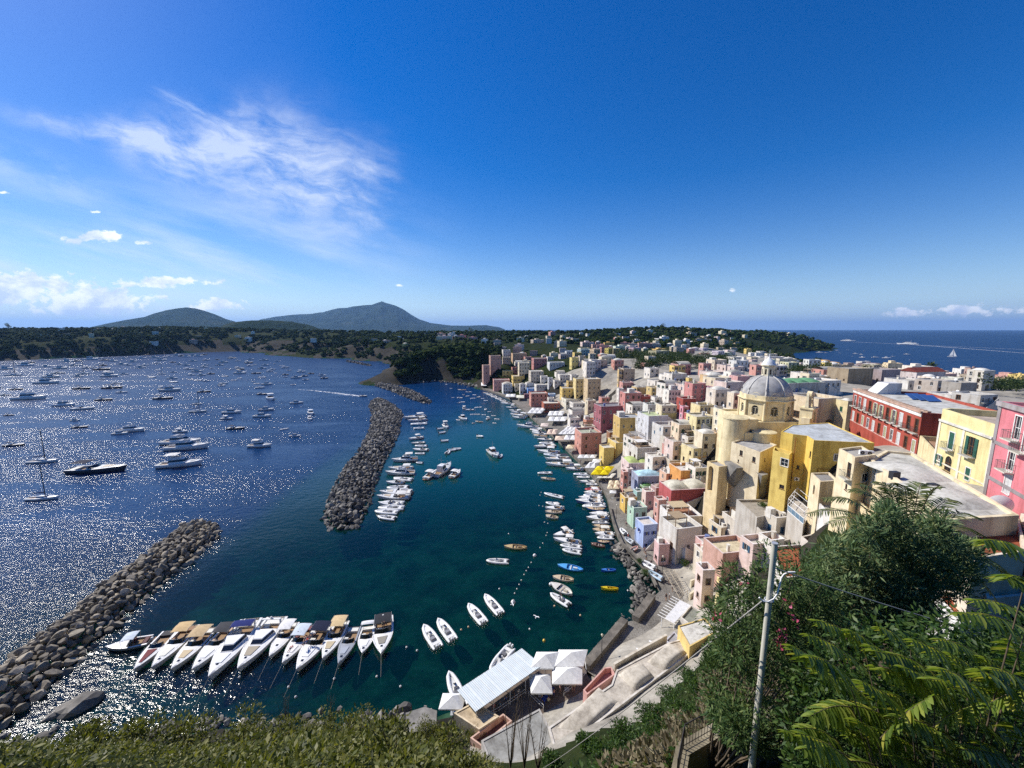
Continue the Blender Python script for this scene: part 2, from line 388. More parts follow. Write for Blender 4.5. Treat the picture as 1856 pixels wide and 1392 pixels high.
# far shore
cy((900,560,32),(1000,500,33),(1100,450,34),(900,800,38),(1050,800,38),(800,800,38),(1200,560,34),(1300,600,32),(740,720,32),(700,790,33),(650,860,33),(575,960,34),(500,1040,33),(437,1090,32),(380,1060,32),(300,960,32),(200,880,31),(100,820,29),(0,770,28),(-200,690,30))
cy((0,850,38),(0,1050,52),(150,900,42),(150,1100,54),(300,1050,46),(300,1250,62),(450,1200,48),(450,1400,58),(600,1200,46),(600,1500,50),(750,1000,42),(750,1400,46),(900,1300,46),(1050,1250,46),(1050,1700,42),(800,1800,40),(600,1900,30),(300,1700,50),(0,1500,50),(-300,1000,50),(1150,1050,55),(1190,1150,62),(1260,1180,58),(1330,1150,46),(1180,850,40),(1300,850,34),(1380,1000,28),(1400,1150,40),(1440,1200,40),(1470,1230,26),(1360,700,20),(1190,1500,40),(1300,1600,10),(1400,1500,-6),(1500,1400,-10))
cz((1494,633,-1),(1470,637,-1),(1440,641,-1))
cy((1505,1300,-10),(1600,1500,-20),(1000,2600,-20),(500,2600,-20),(0,2400,-20),(-500,1800,-10),(1400,2200,-20),(1800,1500,-20))
CT=np.array(CT,float)
def _phi(A,B): return np.sqrt(((A[:,None,:]-B[None,:,:])**2).sum(-1))
_n=len(CT);_A=np.zeros((_n+1,_n+1));_A[:_n,:_n]=_phi(CT[:,:2],CT[:,:2])+np.eye(_n)*-.02;_A[:_n,_n]=1;_A[_n,:_n]=1
_W=np.linalg.solve(_A,np.append(CT[:,2],0))
def hgts(P):
    P=np.asarray(P,float);out=np.empty(len(P))
    for i in range(0,len(P),8000):
        q=P[i:i+8000];out[i:i+8000]=_phi(q,CT[:,:2])@_W[:_n]+_W[_n]
    return out
def hgt(x,y): return float(hgts([(x,y)])[0])
_TS=np.geomspace(5,2400,1100)
def hit(px,py,lo=5.0):
    """where the line of sight meets the ground"""
    d=ray(px,py);ts=_TS[_TS>lo];P=np.stack([d.x*ts,d.y*ts],1);z=CAMZ+d.z*ts;h=hgts(P)
    k=np.nonzero(z<=h)[0]
    if len(k)==0: return None
    k=k[0]
    if k==0: t=ts[0]
    else:
        a=z[k-1]-h[k-1];b=h[k]-z[k];t=ts[k-1]+(ts[k]-ts[k-1])*a/(a+b+1e-9)
    return Vector((d.x*t,d.y*t,CAMZ+d.z*t))
rr=np.geomspace(2.2,2700,330);aa=np.radians(np.linspace(-100,100,400))
RRg,AAg=np.meshgrid(rr,aa,indexing='ij');GX=(RRg*np.sin(AAg)).ravel();GY=(RRg*np.cos(AAg)).ravel()
GZ=hgts(np.stack([GX,GY],1))
far=np.clip((np.hypot(GX,GY)-60)/300,0,1)
nzv=np.array([mnoise.fractal(Vector((x*.03,y*.03,1.7)),.9,2.1,5) for x,y in zip(GX,GY)])
nzs=np.array([mnoise.noise(Vector((x*.15,y*.15,9.7))) for x,y in zip(GX,GY)])
land=GZ>1.0
GZ=GZ+np.where(land,nzv*(.4+3.0*far)*np.clip(GZ/6,0,1),nzs*.35)
nr_,na_=RRg.shape;ii=(np.arange(nr_-1)[:,None]*na_+np.arange(na_-1)[None,:]).ravel()
faces=np.stack([ii,ii+1,ii+1+na_,ii+na_],1)[:,::-1]
V=np.stack([GX,GY,GZ],1)
fa,fb,fc=V[faces[:,0]],V[faces[:,1]],V[faces[:,2]];nn=np.cross(fb-fa,fc-fa);nzf=np.abs(nn[:,2])/(np.linalg.norm(nn,axis=1)+1e-9)
cen=V[faces].mean(1);cx_,cy_,cz_=cen.T;azf=928+690*cx_/np.maximum(cy_,1)
town=(cx_>18)&(cy_>45)&(cy_<330)&(azf>960)|((cy_>=330)&(azf>1120)&(cy_<560)&(azf>1250))
mi=np.where(cz_<.25,3,np.where(nzf<.72,2,np.where(town,0,1)))
mi=np.where((cz_>=.25)&(cz_<24)&(cy_>380)&(azf<875)&(nzf<.97),2,mi)
mi=np.where((cz_>=.25)&(cy_<60)&(cx_<60)&(mi!=0),1,mi)
mi=np.where((cz_>=.25)&(cz_<4)&(cy_<52)&(cx_<-5),2,mi)
mi=np.where((cz_>=.25)&(cz_<8.2)&(cy_>41)&(cy_<70)&(cx_>-6)&(cx_<40),0,mi)
def mk_seabed():
    t=NT('seabed');n=t.wnoise(.16,6,.65);n2=t.wnoise(.7,5,.7)
    c=t.ramp(n,[(.38,(.010,.028,.014)),(.56,(.035,.085,.05)),(.75,(.07,.13,.085))]);c=t.mix(.6,c,t.ramp(n2,[(.35,(.35,.35,.35)),(.6,(1,1,1))]),'MULTIPLY')
    return t.bsdf(c,1,0)
def mk_scrub():
    t=NT('scrub_ground');n=t.wnoise(.12,7,.7);n2=t.wnoise(1.3,5,.7)
    c=t.ramp(n,[(.35,(.014,.024,.008)),(.6,(.030,.040,.013)),(.82,(.065,.06,.03))]);c=t.mix(.7,c,t.ramp(n2,[(.3,(.35,.35,.3)),(.65,(1.1,1.1,1.0))]),'MULTIPLY')
    return t.bsdf(c,1,.05,bump=n2,bstr=.8,bdist=.4)
PAVE=stone('pale_stone_ground',(.2,.18,.15),(.42,.39,.33),.25,.1)
CLIFF=stone('dark_tuff_cliff',(.012,.012,.009),(.050,.043,.033),.09,1.2)
SCRUB=M('scrub_ground',mk_scrub)
te=link('terrain',np_mesh('terrain',V,faces,[PAVE,SCRUB,CLIFF,M('seabed',mk_seabed)],mi,True));tag(te,'hilly island ground round the harbour bay','terrain',kind='structure')
# ------------------------------------------------------------------ sea
def mk_water():
    t=NT('sea_water');g=t.n('ShaderNodeNewGeometry');sx=t.n('ShaderNodeSeparateXYZ');t.l(g.outputs['Position'],sx.inputs[0])
    Xp,Yp,_=sx.outputs
    dist=t.math('POWER',t.math('ADD',t.math('MULTIPLY',Xp,Xp),t.math('MULTIPLY',Yp,Yp)),.5)
    open_=t.math('MAXIMUM',t.sstep(t.math('SUBTRACT',t.math('MULTIPLY',Yp,.42),Xp),95,190),t.sstep(Yp,240,520));open_=t.math('MAXIMUM',open_,t.sstep(t.math('MULTIPLY',Xp,-1.0),72,90));open_=t.math('MAXIMUM',open_,t.math('MULTIPLY',t.math('MULTIPLY',t.sstep(t.math('SUBTRACT',68,Yp),0,10),t.sstep(t.math('MULTIPLY',Xp,-1.0),28,46)),.7))  # sheltered harbour -> open bay
    # waves: ripples, chop, swell
    w1=t.wnoise(1.5,3,.6,(1,1.5,1));w2=t.wnoise(.42,3,.55,(1,1.6,1));w3=t.wnoise(.10,3,.55,(1,1.4,1));w4=t.wnoise(.012,3,.6,(1,3.2,1))
    gust=t.sstep(w4,.38,.60)
    shelter=t.math('ADD',.16,t.math('MULTIPLY',open_,t.math('ADD',.55,t.math('MULTIPLY',gust,1.15))))
    b1=t.n('ShaderNodeBump',Distance=.12);t.l(w1,b1.inputs['Height']);t.l(t.math('MULTIPLY',shelter,.9),b1.inputs['Strength'])
    b2=t.n('ShaderNodeBump',Distance=.40);t.l(w2,b2.inputs['Height']);t.l(shelter,b2.inputs['Strength']);t.l(b1.outputs[0],b2.inputs['Normal'])
    b3=t.n('ShaderNodeBump',Distance=.5);t.l(w3,b3.inputs['Height']);t.l(t.math('MULTIPLY',shelter,.6),b3.inputs['Strength']);t.l(b2.outputs[0],b3.inputs['Normal'])
    nrm=b3.outputs[0]
    fr=t.n('ShaderNodeFresnel',IOR=1.33);t.l(nrm,fr.inputs['Normal'])
    gl=t.n('ShaderNodeBsdfGlossy');gl.inputs['Color'].default_value=(1,1,1,1);t.l(nrm,gl.inputs['Normal'])
    t.l(t.math('ADD',.10,t.math('MULTIPLY',t.sstep(dist,70,800),.10)),gl.inputs['Roughness'])
    tr=t.n('ShaderNodeBsdfTransparent');tr.inputs['Color'].default_value=(.22,.55,.55,1)
    df=t.n('ShaderNodeBsdfDiffuse');c=t.mix(open_,(.0006,.046,.042),(.0012,.024,.085));t.l(c,df.inputs['Color'])
    deep=t.math('MAXIMUM',t.sstep(dist,85,190),.16)
    m1=t.n('ShaderNodeMixShader');t.l(deep,m1.inputs[0]);t.l(tr.outputs[0],m1.inputs[1]);t.l(df.outputs[0],m1.inputs[2])
    m2=t.n('ShaderNodeMixShader');t.l(t.math('MINIMUM',fr.outputs[0],t.math('SUBTRACT',.30,t.math('MULTIPLY',t.sstep(dist,350,900),.13))),m2.inputs[0]);t.l(m1.outputs[0],m2.inputs[1]);t.l(gl.outputs[0],m2.inputs[2]);t.l(m2.outputs[0],t.out.inputs[0])
    return t.mat
SEA_R=44000
vs=[(0,0,0)];fs=[];rings=[30,120,400,1200,4000,12000,SEA_R];n=96
for r in rings: vs+=[(r*math.sin(2*PI*k/n),r*math.cos(2*PI*k/n),0) for k in range(n)]
mb=MB();mb.v=vs
for k in range(n): mb.f.append([0,1+(k+1)%n,1+k])
for j in range(len(rings)-1):
    for k in range(n):
        a=1+j*n+k;b=1+j*n+(k+1)%n;mb.f.append([a,b,b+n,a+n])
mb.m=[0]*len(mb.f);mb.sm=[False]*len(mb.f)
tag(mb.build('sea',M('sea_water',mk_water)),'blue green sea filling the harbour and the open bay','sea',kind='structure')
# ------------------------------------------------------------------ distant mountains
def ridge(name,prof,Y,depth,mat,label,res=3,seed=1,rough=.16):
    xs=np.linspace(prof[0][0],prof[-1][0],int((prof[-1][0]-prof[0][0])/res));top=np.interp(xs,[p[0] for p in prof],[p[1] for p in prof])
    K=26;vs=[];fs=[]
    for px,py in zip(xs,top):
        P=aty(px,py,Y);H=max(P.z,1)+3
        for k in range(K):
            s=k/(K-1)*1.6-1.0
            y=Y+s*depth;f=max(0,1-abs(s))**.85 if s<=0 else max(0,1-abs(s)*1.2)
            xw=P.x*y/Y
            e=mnoise.fractal(Vector((xw/depth*5,y/depth*3.2,seed)),.85,2.1,6)
            e2=abs(mnoise.noise(Vector((xw/depth*9,y/depth*1.5,seed+4))))
            z=H*f*(1-rough*(1-f)*3.0*e2)+H*rough*e*f*(1-f)*3
            vs.append((xw,y,min(z,H) if s==0 else z))
    for i in range(len(xs)-1):
        for k in range(K-1):
            a=i*K+k;fs.append((a,a+K,a+K+1,a+1))
    o=link(name,np_mesh(name,vs,fs,[mat],None,True));tag(o,label,'mountain',kind='structure')
def mk_mtn():
    t=NT('mountain_woods');n=t.wnoise(.0035,8,.7);n2=t.wnoise(.03,4,.7)
    c=t.ramp(n,[(.35,(.010,.02,.012)),(.55,(.028,.042,.024)),(.75,(.07,.075,.055))]);c=t.mix(.6,c,t.ramp(n2,[(.3,(.4,.4,.4)),(.62,(1.1,1.1,1.1))]),'MULTIPLY')
    return t.bsdf(c,1,0)
MTN=M('mountain_woods',mk_mtn)
ridge('mountain',[(460,597),(470,579),(500,573),(530,569.5),(560,568),(585,565.5),(600,561),(615,557.5),(628,557),(645,553.5),(662,551.5),(674,550.5),(684,547),(692,544.5),(698,547),(706,549),(718,553),(730,559.5),(745,569),(760,578),(780,585),(800,587.5),(820,590),(850,590),(880,589),(905,593),(915,597)],11500,3200,MTN,'tall peaked island mountain blue with distance',1.5,2)
ridge('mountain',[(130,602),(160,594),(190,587),(225,580),(262,574),(280,567),(300,561.5),(320,558),(338,556),(352,557.5),(370,562),(390,569),(410,578),(425,582),(445,590),(455,600)],6500,1700,MTN,'rounded green hill behind the far cliff to the left of the tall peak',1.5,7)
ridge('hill',[(400,592),(420,584),(455,580.5),(490,580),(530,583),(560,589),(575,594),(590,600)],2600,420,MTN,'low dark wooded ridge between the two mountains',1.5,13)
# ------------------------------------------------------------------ woods
def ico(sub):
    import bmesh
    bm=bmesh.new();bmesh.ops.create_icosphere(bm,subdivisions=sub,radius=1)
    v=np.array([x.co[:] for x in bm.verts]);f=np.array([[x.index for x in q.verts] for q in bm.faces]);bm.free();return v,f
ICO1=ico(1);ICO2=ico(2)
def blobs(C,Rd,tmpl=ICO2,jit=.28,flat=.8,rs=None):
    rs=rs or RNG;v,f=tmpl;n=len(C);C=np.asarray(C);Rd=np.asarray(Rd)
    J=1+rs.uniform(-jit,jit,(n,len(v),1));S=np.stack([rs.uniform(.8,1.25,n),rs.uniform(.8,1.25,n),flat*rs.uniform(.8,1.2,n)],1)
    a=rs.uniform(0,2*PI,n);c,s=np.cos(a),np.sin(a)
    P=v[None]*J*S[:,None,:]*Rd[:,None,None]
    x=P[...,0]*c[:,None]-P[...,1]*s[:,None];y=P[...,0]*s[:,None]+P[...,1]*c[:,None]
    P=np.stack([x,y,P[...,2]],-1)+C[:,None,:]
    F=f[None]+(np.arange(n)*len(v))[:,None,None]
    return P.reshape(-1,3),F.reshape(-1,3)
def mk_wood(name,a,b,c,sc=.06):
    def mk():
        t=NT(name);g=t.n('ShaderNodeNewGeometry');n=t.wnoise(sc*14,3,.6)
        col=t.ramp(g.outputs['Random Per Island'],[(0,a),(.55,b),(1,c)]);col=t.mix(.7,col,t.ramp(n,[(.3,(.35,.35,.35)),(.65,(1.2,1.2,1.1))]),'MULTIPLY')
        return t.bsdf(col,1,.05,bump=n,bstr=.6,bdist=.6)
    return M(name,mk)
WOOD=mk_wood('woodland_leaves',(.012,.026,.007),(.026,.046,.012),(.06,.075,.022))
def wood(name,label,regs,cat='woodland'):
    """regs: (px0,px1,Y0,Y1,count,rmin,rmax,minimum ground height)"""
    C=[];Rr=[]
    for px0,px1,Y0,Y1,n,a,b,zm in regs:
        px=RNG.uniform(px0,px1,n);Y=np.sqrt(RNG.uniform(Y0**2,Y1**2,n));x=(px-928)/690*Y;z=hgts(np.stack([x,Y],1));r=RNG.uniform(a,b,n)
        cl=np.array([mnoise.noise(Vector((p*.018,q*.018,3.3))) for p,q in zip(x,Y)])
        ok=(z>zm)&(cl>-.28)
        C+=list(np.stack([x,Y,z+r*.55+np.where(z>0,1.0,0)],1)[ok]);Rr+=list(r[ok])
    C=np.array(C);Rr=np.array(Rr)
    # each crown is a heap of smaller tufts
    k=4;Cs=np.repeat(C,k,0);Rs=np.repeat(Rr,k);Cs=Cs+RNG.normal(0,.42,Cs.shape)*Rs[:,None]*np.array([1,1,.5]);Rs=Rs*RNG.uniform(.45,.75,len(Rs))
    P,F=blobs(Cs,Rs,ICO2,.34,.8)
    o=link(name,np_mesh(name,P,F,[WOOD]));return tag(o,label,cat,kind='stuff')
wood('woodland','dark woods along the far cliff and slopes across the bay',[(-120,330,745,1000,1250,3,6.5,3),(-120,420,900,1350,1100,4,7,30),(300,760,900,1400,900,4,7,18),(430,760,660,1080,1100,3,6,3),(700,980,640,1000,260,3,6,20),(760,1100,950,1500,420,4,7,25)])
wood('woodland','dense green woods on the dark rocky headland',[(716,872,425,560,900,2.2,4.6,4),(840,905,470,600,120,2.2,4,12)])
wood('woodland','dark woods over the far hill and the point by the right sea',[(1090,1340,850,1350,620,4,7,20),(1290,1500,1050,1330,420,4,7.5,3),(1000,1330,560,900,330,3,5.5,20),(1330,1450,560,950,90,3,5,8)])
def leafy(C,Rr,per,leaf,mat,name,parent=None,flat=.8,size_var=.4,droop=0.0,seed=1,inner=.55):
    """many small folded leaves in balls round the centres C"""
    rs=np.random.default_rng(seed);n=len(C)*per
    cc=np.repeat(np.asarray(C,float),per,0);rr=np.repeat(np.asarray(Rr,float),per)
    d=rs.normal(size=(n,3));d/=np.linalg.norm(d,axis=1)[:,None]
    rad=rr*(inner+(1-inner)*rs.random(n)**.6);p=cc+d*rad[:,None]*np.array([1,1,flat])
    ax=d+rs.normal(0,.7,(n,3));ax[:,2]-=droop;ax/=np.linalg.norm(ax,axis=1)[:,None]
    return leaves(p,ax,leaf*(1+rs.uniform(-size_var,size_var,n)),.42,mat,name,parent,rs)
def leaves(p,ax,L,wr,mat,name,parent=None,rs=None,upness=.8):
    rs=rs or RNG;n=len(p)
    up=np.tile(np.array([0,0,1.0]),(n,1))*upness+rs.normal(0,.5,(n,3))
    sd_=np.cross(ax,up);sd_/=np.linalg.norm(sd_,axis=1)[:,None]+1e-9;nm=np.cross(sd_,ax)
    L=np.asarray(L)[:,None] if np.ndim(L) else np.full((n,1),L)
    b=p;m=p+ax*L*.5;tip=p+ax*L-nm*L*.12
    v=np.stack([b,m+sd_*L*wr*.5-nm*L*.06,tip,m-sd_*L*wr*.5-nm*L*.06],1).reshape(-1,3)
    f=np.arange(n*4).reshape(-1,4)
    return link(name,np_mesh(name,v,f,[mat]),parent)
def mk_leaf(name,stops,trans=.35,rough=.5,spec=.3):
    def mk():
        t=NT(name);g=t.n('ShaderNodeNewGeometry');c=t.ramp(g.outputs['Random Per Island'],stops)
        p=t.n('ShaderNodeBsdfPrincipled');p.inputs['Roughness'].default_value=rough;p.inputs['Specular IOR Level'].default_value=spec;t.l(c,p.inputs['Base Color'])
        tr=t.n('ShaderNodeBsdfTranslucent');t.l(t.mix(1,c,(1.5,1.5,.7),'MULTIPLY'),tr.inputs['Color'])
        m=t.n('ShaderNodeMixShader');m.inputs[0].default_value=trans;t.l(p.outputs[0],m.inputs[1]);t.l(tr.outputs[0],m.inputs[2]);t.l(m.outputs[0],t.out.inputs[0]);return t.mat
    return M(name,mk)
LEAFD=mk_leaf('dark_tree_leaves',[(0,(.012,.026,.008)),(.5,(.03,.055,.014)),(1,(.075,.10,.025))],.25)
BARK=plain('bark',(.09,.065,.045),.9,.1,scale=8,var=.3)
# the groves inside the town: leaf by leaf
def grove(label,regs,leaf=.9):
    C=[];Rr=[]
    for px0,px1,Y0,Y1,n in regs:
        for _ in range(n):
            Y=random.uniform(Y0,Y1);x=(random.uniform(px0,px1)-928)/690*Y;r=random.uniform(2.2,3.8);z=hgt(x,Y)+r*1.0
            for k in range(4): C.append((x+random.gauss(0,r*.5),Y+random.gauss(0,r*.5),z+random.gauss(0,r*.3)));Rr.append(r*random.uniform(.45,.8))
    o=leafy(C,Rr,60,leaf,LEAFD,'woodland',seed=len(C));tag(o,label,'woodland',kind='stuff')
grove('green grove of garden trees among the houses above the village',[(1150,1215,262,330,60),(1215,1330,250,320,80),(1120,1180,330,400,40)])
grove('dark trees behind the green domed building and brown walls',[(1425,1530,215,260,40),(1560,1600,260,300,8)])
grove('trees near the bell tower at the end of town',[(1790,1870,150,190,16),(1830,1880,250,300,10)])
def tree(name,x,y,h,r,label,group,trunk_h=None,z=None,tall=1.0,n=6,per=70,leaf=.8,mat=None):
    z=hgt(x,y) if z is None else z;t=empty(name,(x,y,z-.3),0,label,'tree',group)
    th=h*.5 if trunk_h is None else trunk_h
    mb=MB();mb.tube([(0,0,0),(.1*r,.05*r,th*.5),(0,0,th+r*.4)],[h*.035,h*.026,h*.012],6)
    for k in range(3):
        a=k*2.1;mb.tube([(0,0,th*.75),(math.cos(a)*r*.6,math.sin(a)*r*.6,th+r*.3)],[h*.016,h*.006],5)
    mb.build('trunk',BARK,t)
    C=[];Rr=[]
    for k in range(n):
        a=2.4*k;q=(k/n)**.5;C.append((math.cos(a)*r*.62*q,math.sin(a)*r*.62*q,th+r*.5*tall+random.uniform(-.3,.35)*r*tall));Rr.append(r*random.uniform(.42,.62))
    leafy(C,Rr,per,leaf,mat or LEAFD,'crown',t,.85,seed=int(x*7+y)%9999);return t
p=aty(15,594,1000);tree('pine_tree',p.x,p.y,20,5,'lone tall conifer rising above the far left skyline','skyline trees',z=hgt(p.x,p.y)+4,tall=2.2,leaf=1.8)
for q,(px,Y,h,r,lb) in enumerate([(1010,900,16,7,'umbrella pine on the far skyline left of the sea gap'),(855,1000,18,8,'broad dark pine on the far ridge below the mountain foot'),(1195,1130,16,8,'highest tree on top of the far hill'),(900,720,15,7,'dark round tree behind the far rooftops'),(1145,640,14,6,'dark tree among far houses left of the hill'),(1425,520,12,5,'bushy brownish tree by the small houses near the right sea'),(1477,500,12,5,'dark cypress like tree in front of anchored boats on the right')]):
    x=(px-928)/690*Y;tree('pine_tree',x,Y,h,r,lb,'skyline trees',leaf=1.5)
x=(1683-928)/690*330;tree('palm_tree',x,330,15,3,'single palm standing against the right sea',None,trunk_h=10,leaf=2.2,per=26,n=4)
# ------------------------------------------------------------------ rocks and breakwaters
ROCKM=stone('breakwater_rock',(.15,.135,.11),(.46,.41,.335),.35,.12,True)
ROCKD=stone('dark_basalt_rock',(.045,.044,.044),(.38,.36,.33),.22,.12,True)
def rocks(C,Rd,seed=3,tm=ICO1):
    rs=np.random.default_rng(seed);v,f=tm;n=len(C)
    J=1+rs.uniform(-.09,.09,(n,len(v),1));S=np.stack([rs.uniform(.8,1.55,n),rs.uniform(.7,1.1,n),rs.uniform(.5,.85,n)],1)
    P=v[None]*J*S[:,None]*np.asarray(Rd)[:,None,None]
    base=v/np.linalg.norm(v,axis=1)[:,None]
    for _ in range(9):
        nk=rs.normal(size=(n,3));nk/=np.linalg.norm(nk,axis=1)[:,None];dk=rs.uniform(.34,.64,n)*np.asarray(Rd)
        t_=np.einsum('nij,nj->ni',P,nk)-dk[:,None];P=P-np.maximum(t_,0)[...,None]*nk[:,None,:]
    q=rs.normal(size=(n,4));q[:,1:3]*=.35;q/=np.linalg.norm(q,axis=1)[:,None];w,x,y,z=q.T
    Rm=np.stack([np.stack([1-2*(y*y+z*z),2*(x*y-z*w),2*(x*z+y*w)],-1),np.stack([2*(x*y+z*w),1-2*(x*x+z*z),2*(y*z-x*w)],-1),np.stack([2*(x*z-y*w),2*(y*z+x*w),1-2*(x*x+y*y)],-1)],1)
    P=np.einsum('nij,nkj->nki',Rm,P)+np.asarray(C)[:,None]
    return P,f
def pip(x,y,poly):
    c=False;n=len(poly);j=n-1
    for i in range(n):
        xi,yi=poly[i];xj,yj=poly[j]
        if (yi>y)!=(yj>y) and x<(xj-xi)*(y-yi)/(yj-yi)+xi: c=not c
        j=i
    return c
def edge_d(x,y,poly):
    m=1e9;n=len(poly)
    for i in range(n):
        ax,ay=poly[i];bx,by=poly[(i+1)%n];t=max(0,min(1,((x-ax)*(bx-ax)+(y-ay)*(by-ay))/((bx-ax)**2+(by-ay)**2+1e-9)))
        m=min(m,math.hypot(x-ax-t*(bx-ax),y-ay-t*(by-ay)))
    return m
def breakwater(pxs,crest,rmean,label,mat,nmax,individuals=0,seed=1,slope=.55):
    poly=[onz(px,py,.2).to_2d()[:] for px,py in pxs];xs=[p[0] for p in poly];ys=[p[1] for p in poly];rd=random.Random(seed)
    C=[];Rr=[];tries=0
    grid={}
    while len(C)<nmax and tries<nmax*40:
        tries+=1;x=rd.uniform(min(xs),max(xs));y=rd.uniform(min(ys),max(ys))
        if not pip(x,y,poly): continue
        r=rmean*rd.uniform(.55,1.35);key=(int(x/rmean),int(y/rmean))
        bad=False
        for i in (-1,0,1):
            for j in (-1,0,1):
                for (qx,qy,qr) in grid.get((key[0]+i,key[1]+j),()):
                    if math.hypot(x-qx,y-qy)<(r+qr)*.62: bad=True
        if bad: continue
        grid.setdefault(key,[]).append((x,y,r));d=edge_d(x,y,poly)
        C.append((x,y,min(crest,d*slope)-.25+rd.uniform(-.2,.3)*rmean));Rr.append(r)
    # mound beneath
    P,f=rocks(C,Rr,seed,ICO2)
    order=sorted(range(len(C)),key=lambda i:-Rr[i]/math.hypot(C[i][0],C[i][1]))
    ind=set(order[:individuals])
    for i in order[:individuals]:
        cen=P[i].mean(0);o=link('boulder',np_mesh('boulder',P[i]-cen,f,[mat]));o.location=cen
        tag(o,'grey brown boulder piled on the near stone breakwater','boulder','boulders of the near breakwater')
    rest=[i for i in range(len(C)) if i not in ind]
    vs=P[rest].reshape(-1,3);F=(f[None]+(np.arange(len(rest))*len(ICO2[0]))[:,None,None]).reshape(-1,3)
    # core: flat-topped heap of filler following the outline
    core=[];cr=[]
    st=rmean*1.1;x=min(xs)
    while x<max(xs):
        y=min(ys)
        while y<max(ys):
            if pip(x,y,poly):
                d=edge_d(x,y,poly);core.append((x,y,min(crest,d*slope)-rmean*1.05));cr.append(rmean*.95)
            y+=st
        x+=st
    P2,f2=rocks(core,cr,seed+1);vs2=P2.reshape(-1,3);F2=(f2[None]+(np.arange(len(core))*len(ICO1[0]))[:,None,None]).reshape(-1,3)+len(vs)
    o=link('breakwater_rocks',np_mesh('breakwater_rocks',np.concatenate([vs,vs2]),np.concatenate([F,F2]),[mat]));return tag(o,label,'breakwater',kind='stuff')
breakwater([(397,958),(390,947),(370,943),(345,946),(315,963),(285,985),(262,1007),(225,1030),(187,1055),(150,1088),(120,1115),(77,1142),(40,1172),(0,1205),(-60,1245),(-120,1290),(-90,1345),(-40,1345),(0,1322),(15,1314),(45,1283),(75,1258),(100,1238),(135,1211),(175,1166),(212,1137),(250,1100),(295,1057),(345,1020),(385,985),(399,972)],2.6,1.08,'smaller filler rocks of the near breakwater at lower left',ROCKM,860,300,4)
breakwater([(672,727),(668,735),(674,752),(670,777),(657,802),(645,825),(622,847),(612,866),(602,885),(594,905),(585,932),(586,953),(600,959),(617,961),(650,956),(660,938),(673,905),(687,862),(696,842),(712,810),(724,785),(727,762),(732,752),(724,741),(711,731),(695,724),(680,723)],2.8,1.2,'long curved breakwater of dark and pale rocks in the middle of the harbour',ROCKD,2500,0,9)
breakwater([(675,694.5),(690,695),(720,700),(745,708),(765,716),(782,728),(780,732),(768,731),(745,724),(720,714),(700,706),(680,700)],2.2,1.6,'small dark rock breakwater off the headland',ROCKD,420,0,21)
breakwater([(627,654),(640,655),(655,658),(675,663),(674,664.5),(655,661),(640,658),(628,656)],1.6,1.8,'low line of dark rocks off the far beach',ROCKD,90,0,23)
breakwater([(705,668),(718,665),(721,666.5),(708,670)],1.4,1.6,'tiny patch of dark rocks beside the headland',ROCKD,30,0,29)
# rubble at the foot of the headland and the quay
def scatter_rocks(pxs,n,r,label,mat,seed,z=0.0,spread=2.0,name='shore_rocks'):
    rd=random.Random(seed);C=[];Rr=[]
    seg=[onz(px,py,z) for px,py in pxs];Ls=[(seg[i+1]-seg[i]).length for i in range(len(seg)-1)];tot=sum(Ls)
    for _ in range(n):
        u=rd.uniform(0,tot);i=0
        while u>Ls[i] and i<len(Ls)-1: u-=Ls[i];i+=1
        p=seg[i].lerp(seg[i+1],min(1,u/Ls[i]));C.append((p.x+rd.gauss(0,spread),p.y+rd.gauss(0,spread),z+rd.uniform(-.3,.5)*r));Rr.append(r*rd.uniform(.5,1.5))
    P,f=rocks(C,Rr,seed);F=(f[None]+(np.arange(n)*len(ICO1[0]))[:,None,None]).reshape(-1,3)
    return tag(link(name,np_mesh(name,P.reshape(-1,3),F,[mat])),label,'rocks',kind='stuff')
scatter_rocks([(715,679),(720,684),(757,694),(790,690),(835,695),(862,702)],240,1.8,'broken rocks at the foot of the dark headland',ROCKD,31,0,3)
scatter_rocks([(1117,985),(1128,1005),(1140,1025),(1155,1045),(1168,1065),(1160,1085),(1150,1100)],210,.75,'dark riprap stones below the quay parapet',ROCKD,33,.2,1.0)
scatter_rocks([(1070,1195),(1100,1158),(1135,1118)],60,.35,'small wet stones along the foot of the sea wall',ROCKD,34,-.1,.5)
scatter_rocks([(250,1332),(350,1322),(480,1320),(600,1312),(720,1296),(780,1290)],120,.8,'wet shore rocks under the green bank',ROCKD,35,0,1.0)
def rock_obj(px,py,L,w,h,label,seed,ang=0.5):
    p=onz(px,py,0);rs=np.random.default_rng(seed);v,f=ICO2
    P=v.copy()
    for i,q in enumerate(v): P[i]=q*(1+.35*mnoise.noise(Vector(q)*1.6+Vector((seed,0,0)))+rs.uniform(-.07,.07))
    P*=np.array([L/2,w/2,h]);c,s=math.cos(ang),math.sin(ang);P=np.stack([P[:,0]*c-P[:,1]*s,P[:,0]*s+P[:,1]*c,P[:,2]],1)
    o=link('sea_rock',np_mesh('sea_rock',P,f,[ROCKD]));o.location=(p.x,p.y,.1);tag(o,label,'rock','rocks standing in the shallows')
rock_obj(145,1280,6.4,3.6,1.4,'largest dark rock in the glittering shallows',3,.75)
rock_obj(102,1297,3.2,1.2,.6,'slim tilted rock beside the largest shallow water rock',4,.7)
rock_obj(78,1336,2.7,1.5,.5,'flat rock in the bright glitter near the bank',5,.2)
rock_obj(100,1322,1.1,1,.4,'small round rock between the big rock and the bank',6)
rock_obj(45,1352,1.8,1.4,.5,'dark rock of the pair by the glitter at the bank, upper one',7,.4)
rock_obj(28,1362,1.8,1.2,.5,'dark rock of the pair by the glitter at the bank, lower one',8,.4)
rock_obj(30,1344,1.6,1,.4,'small dark rock in the white glitter at the lower left edge',9)
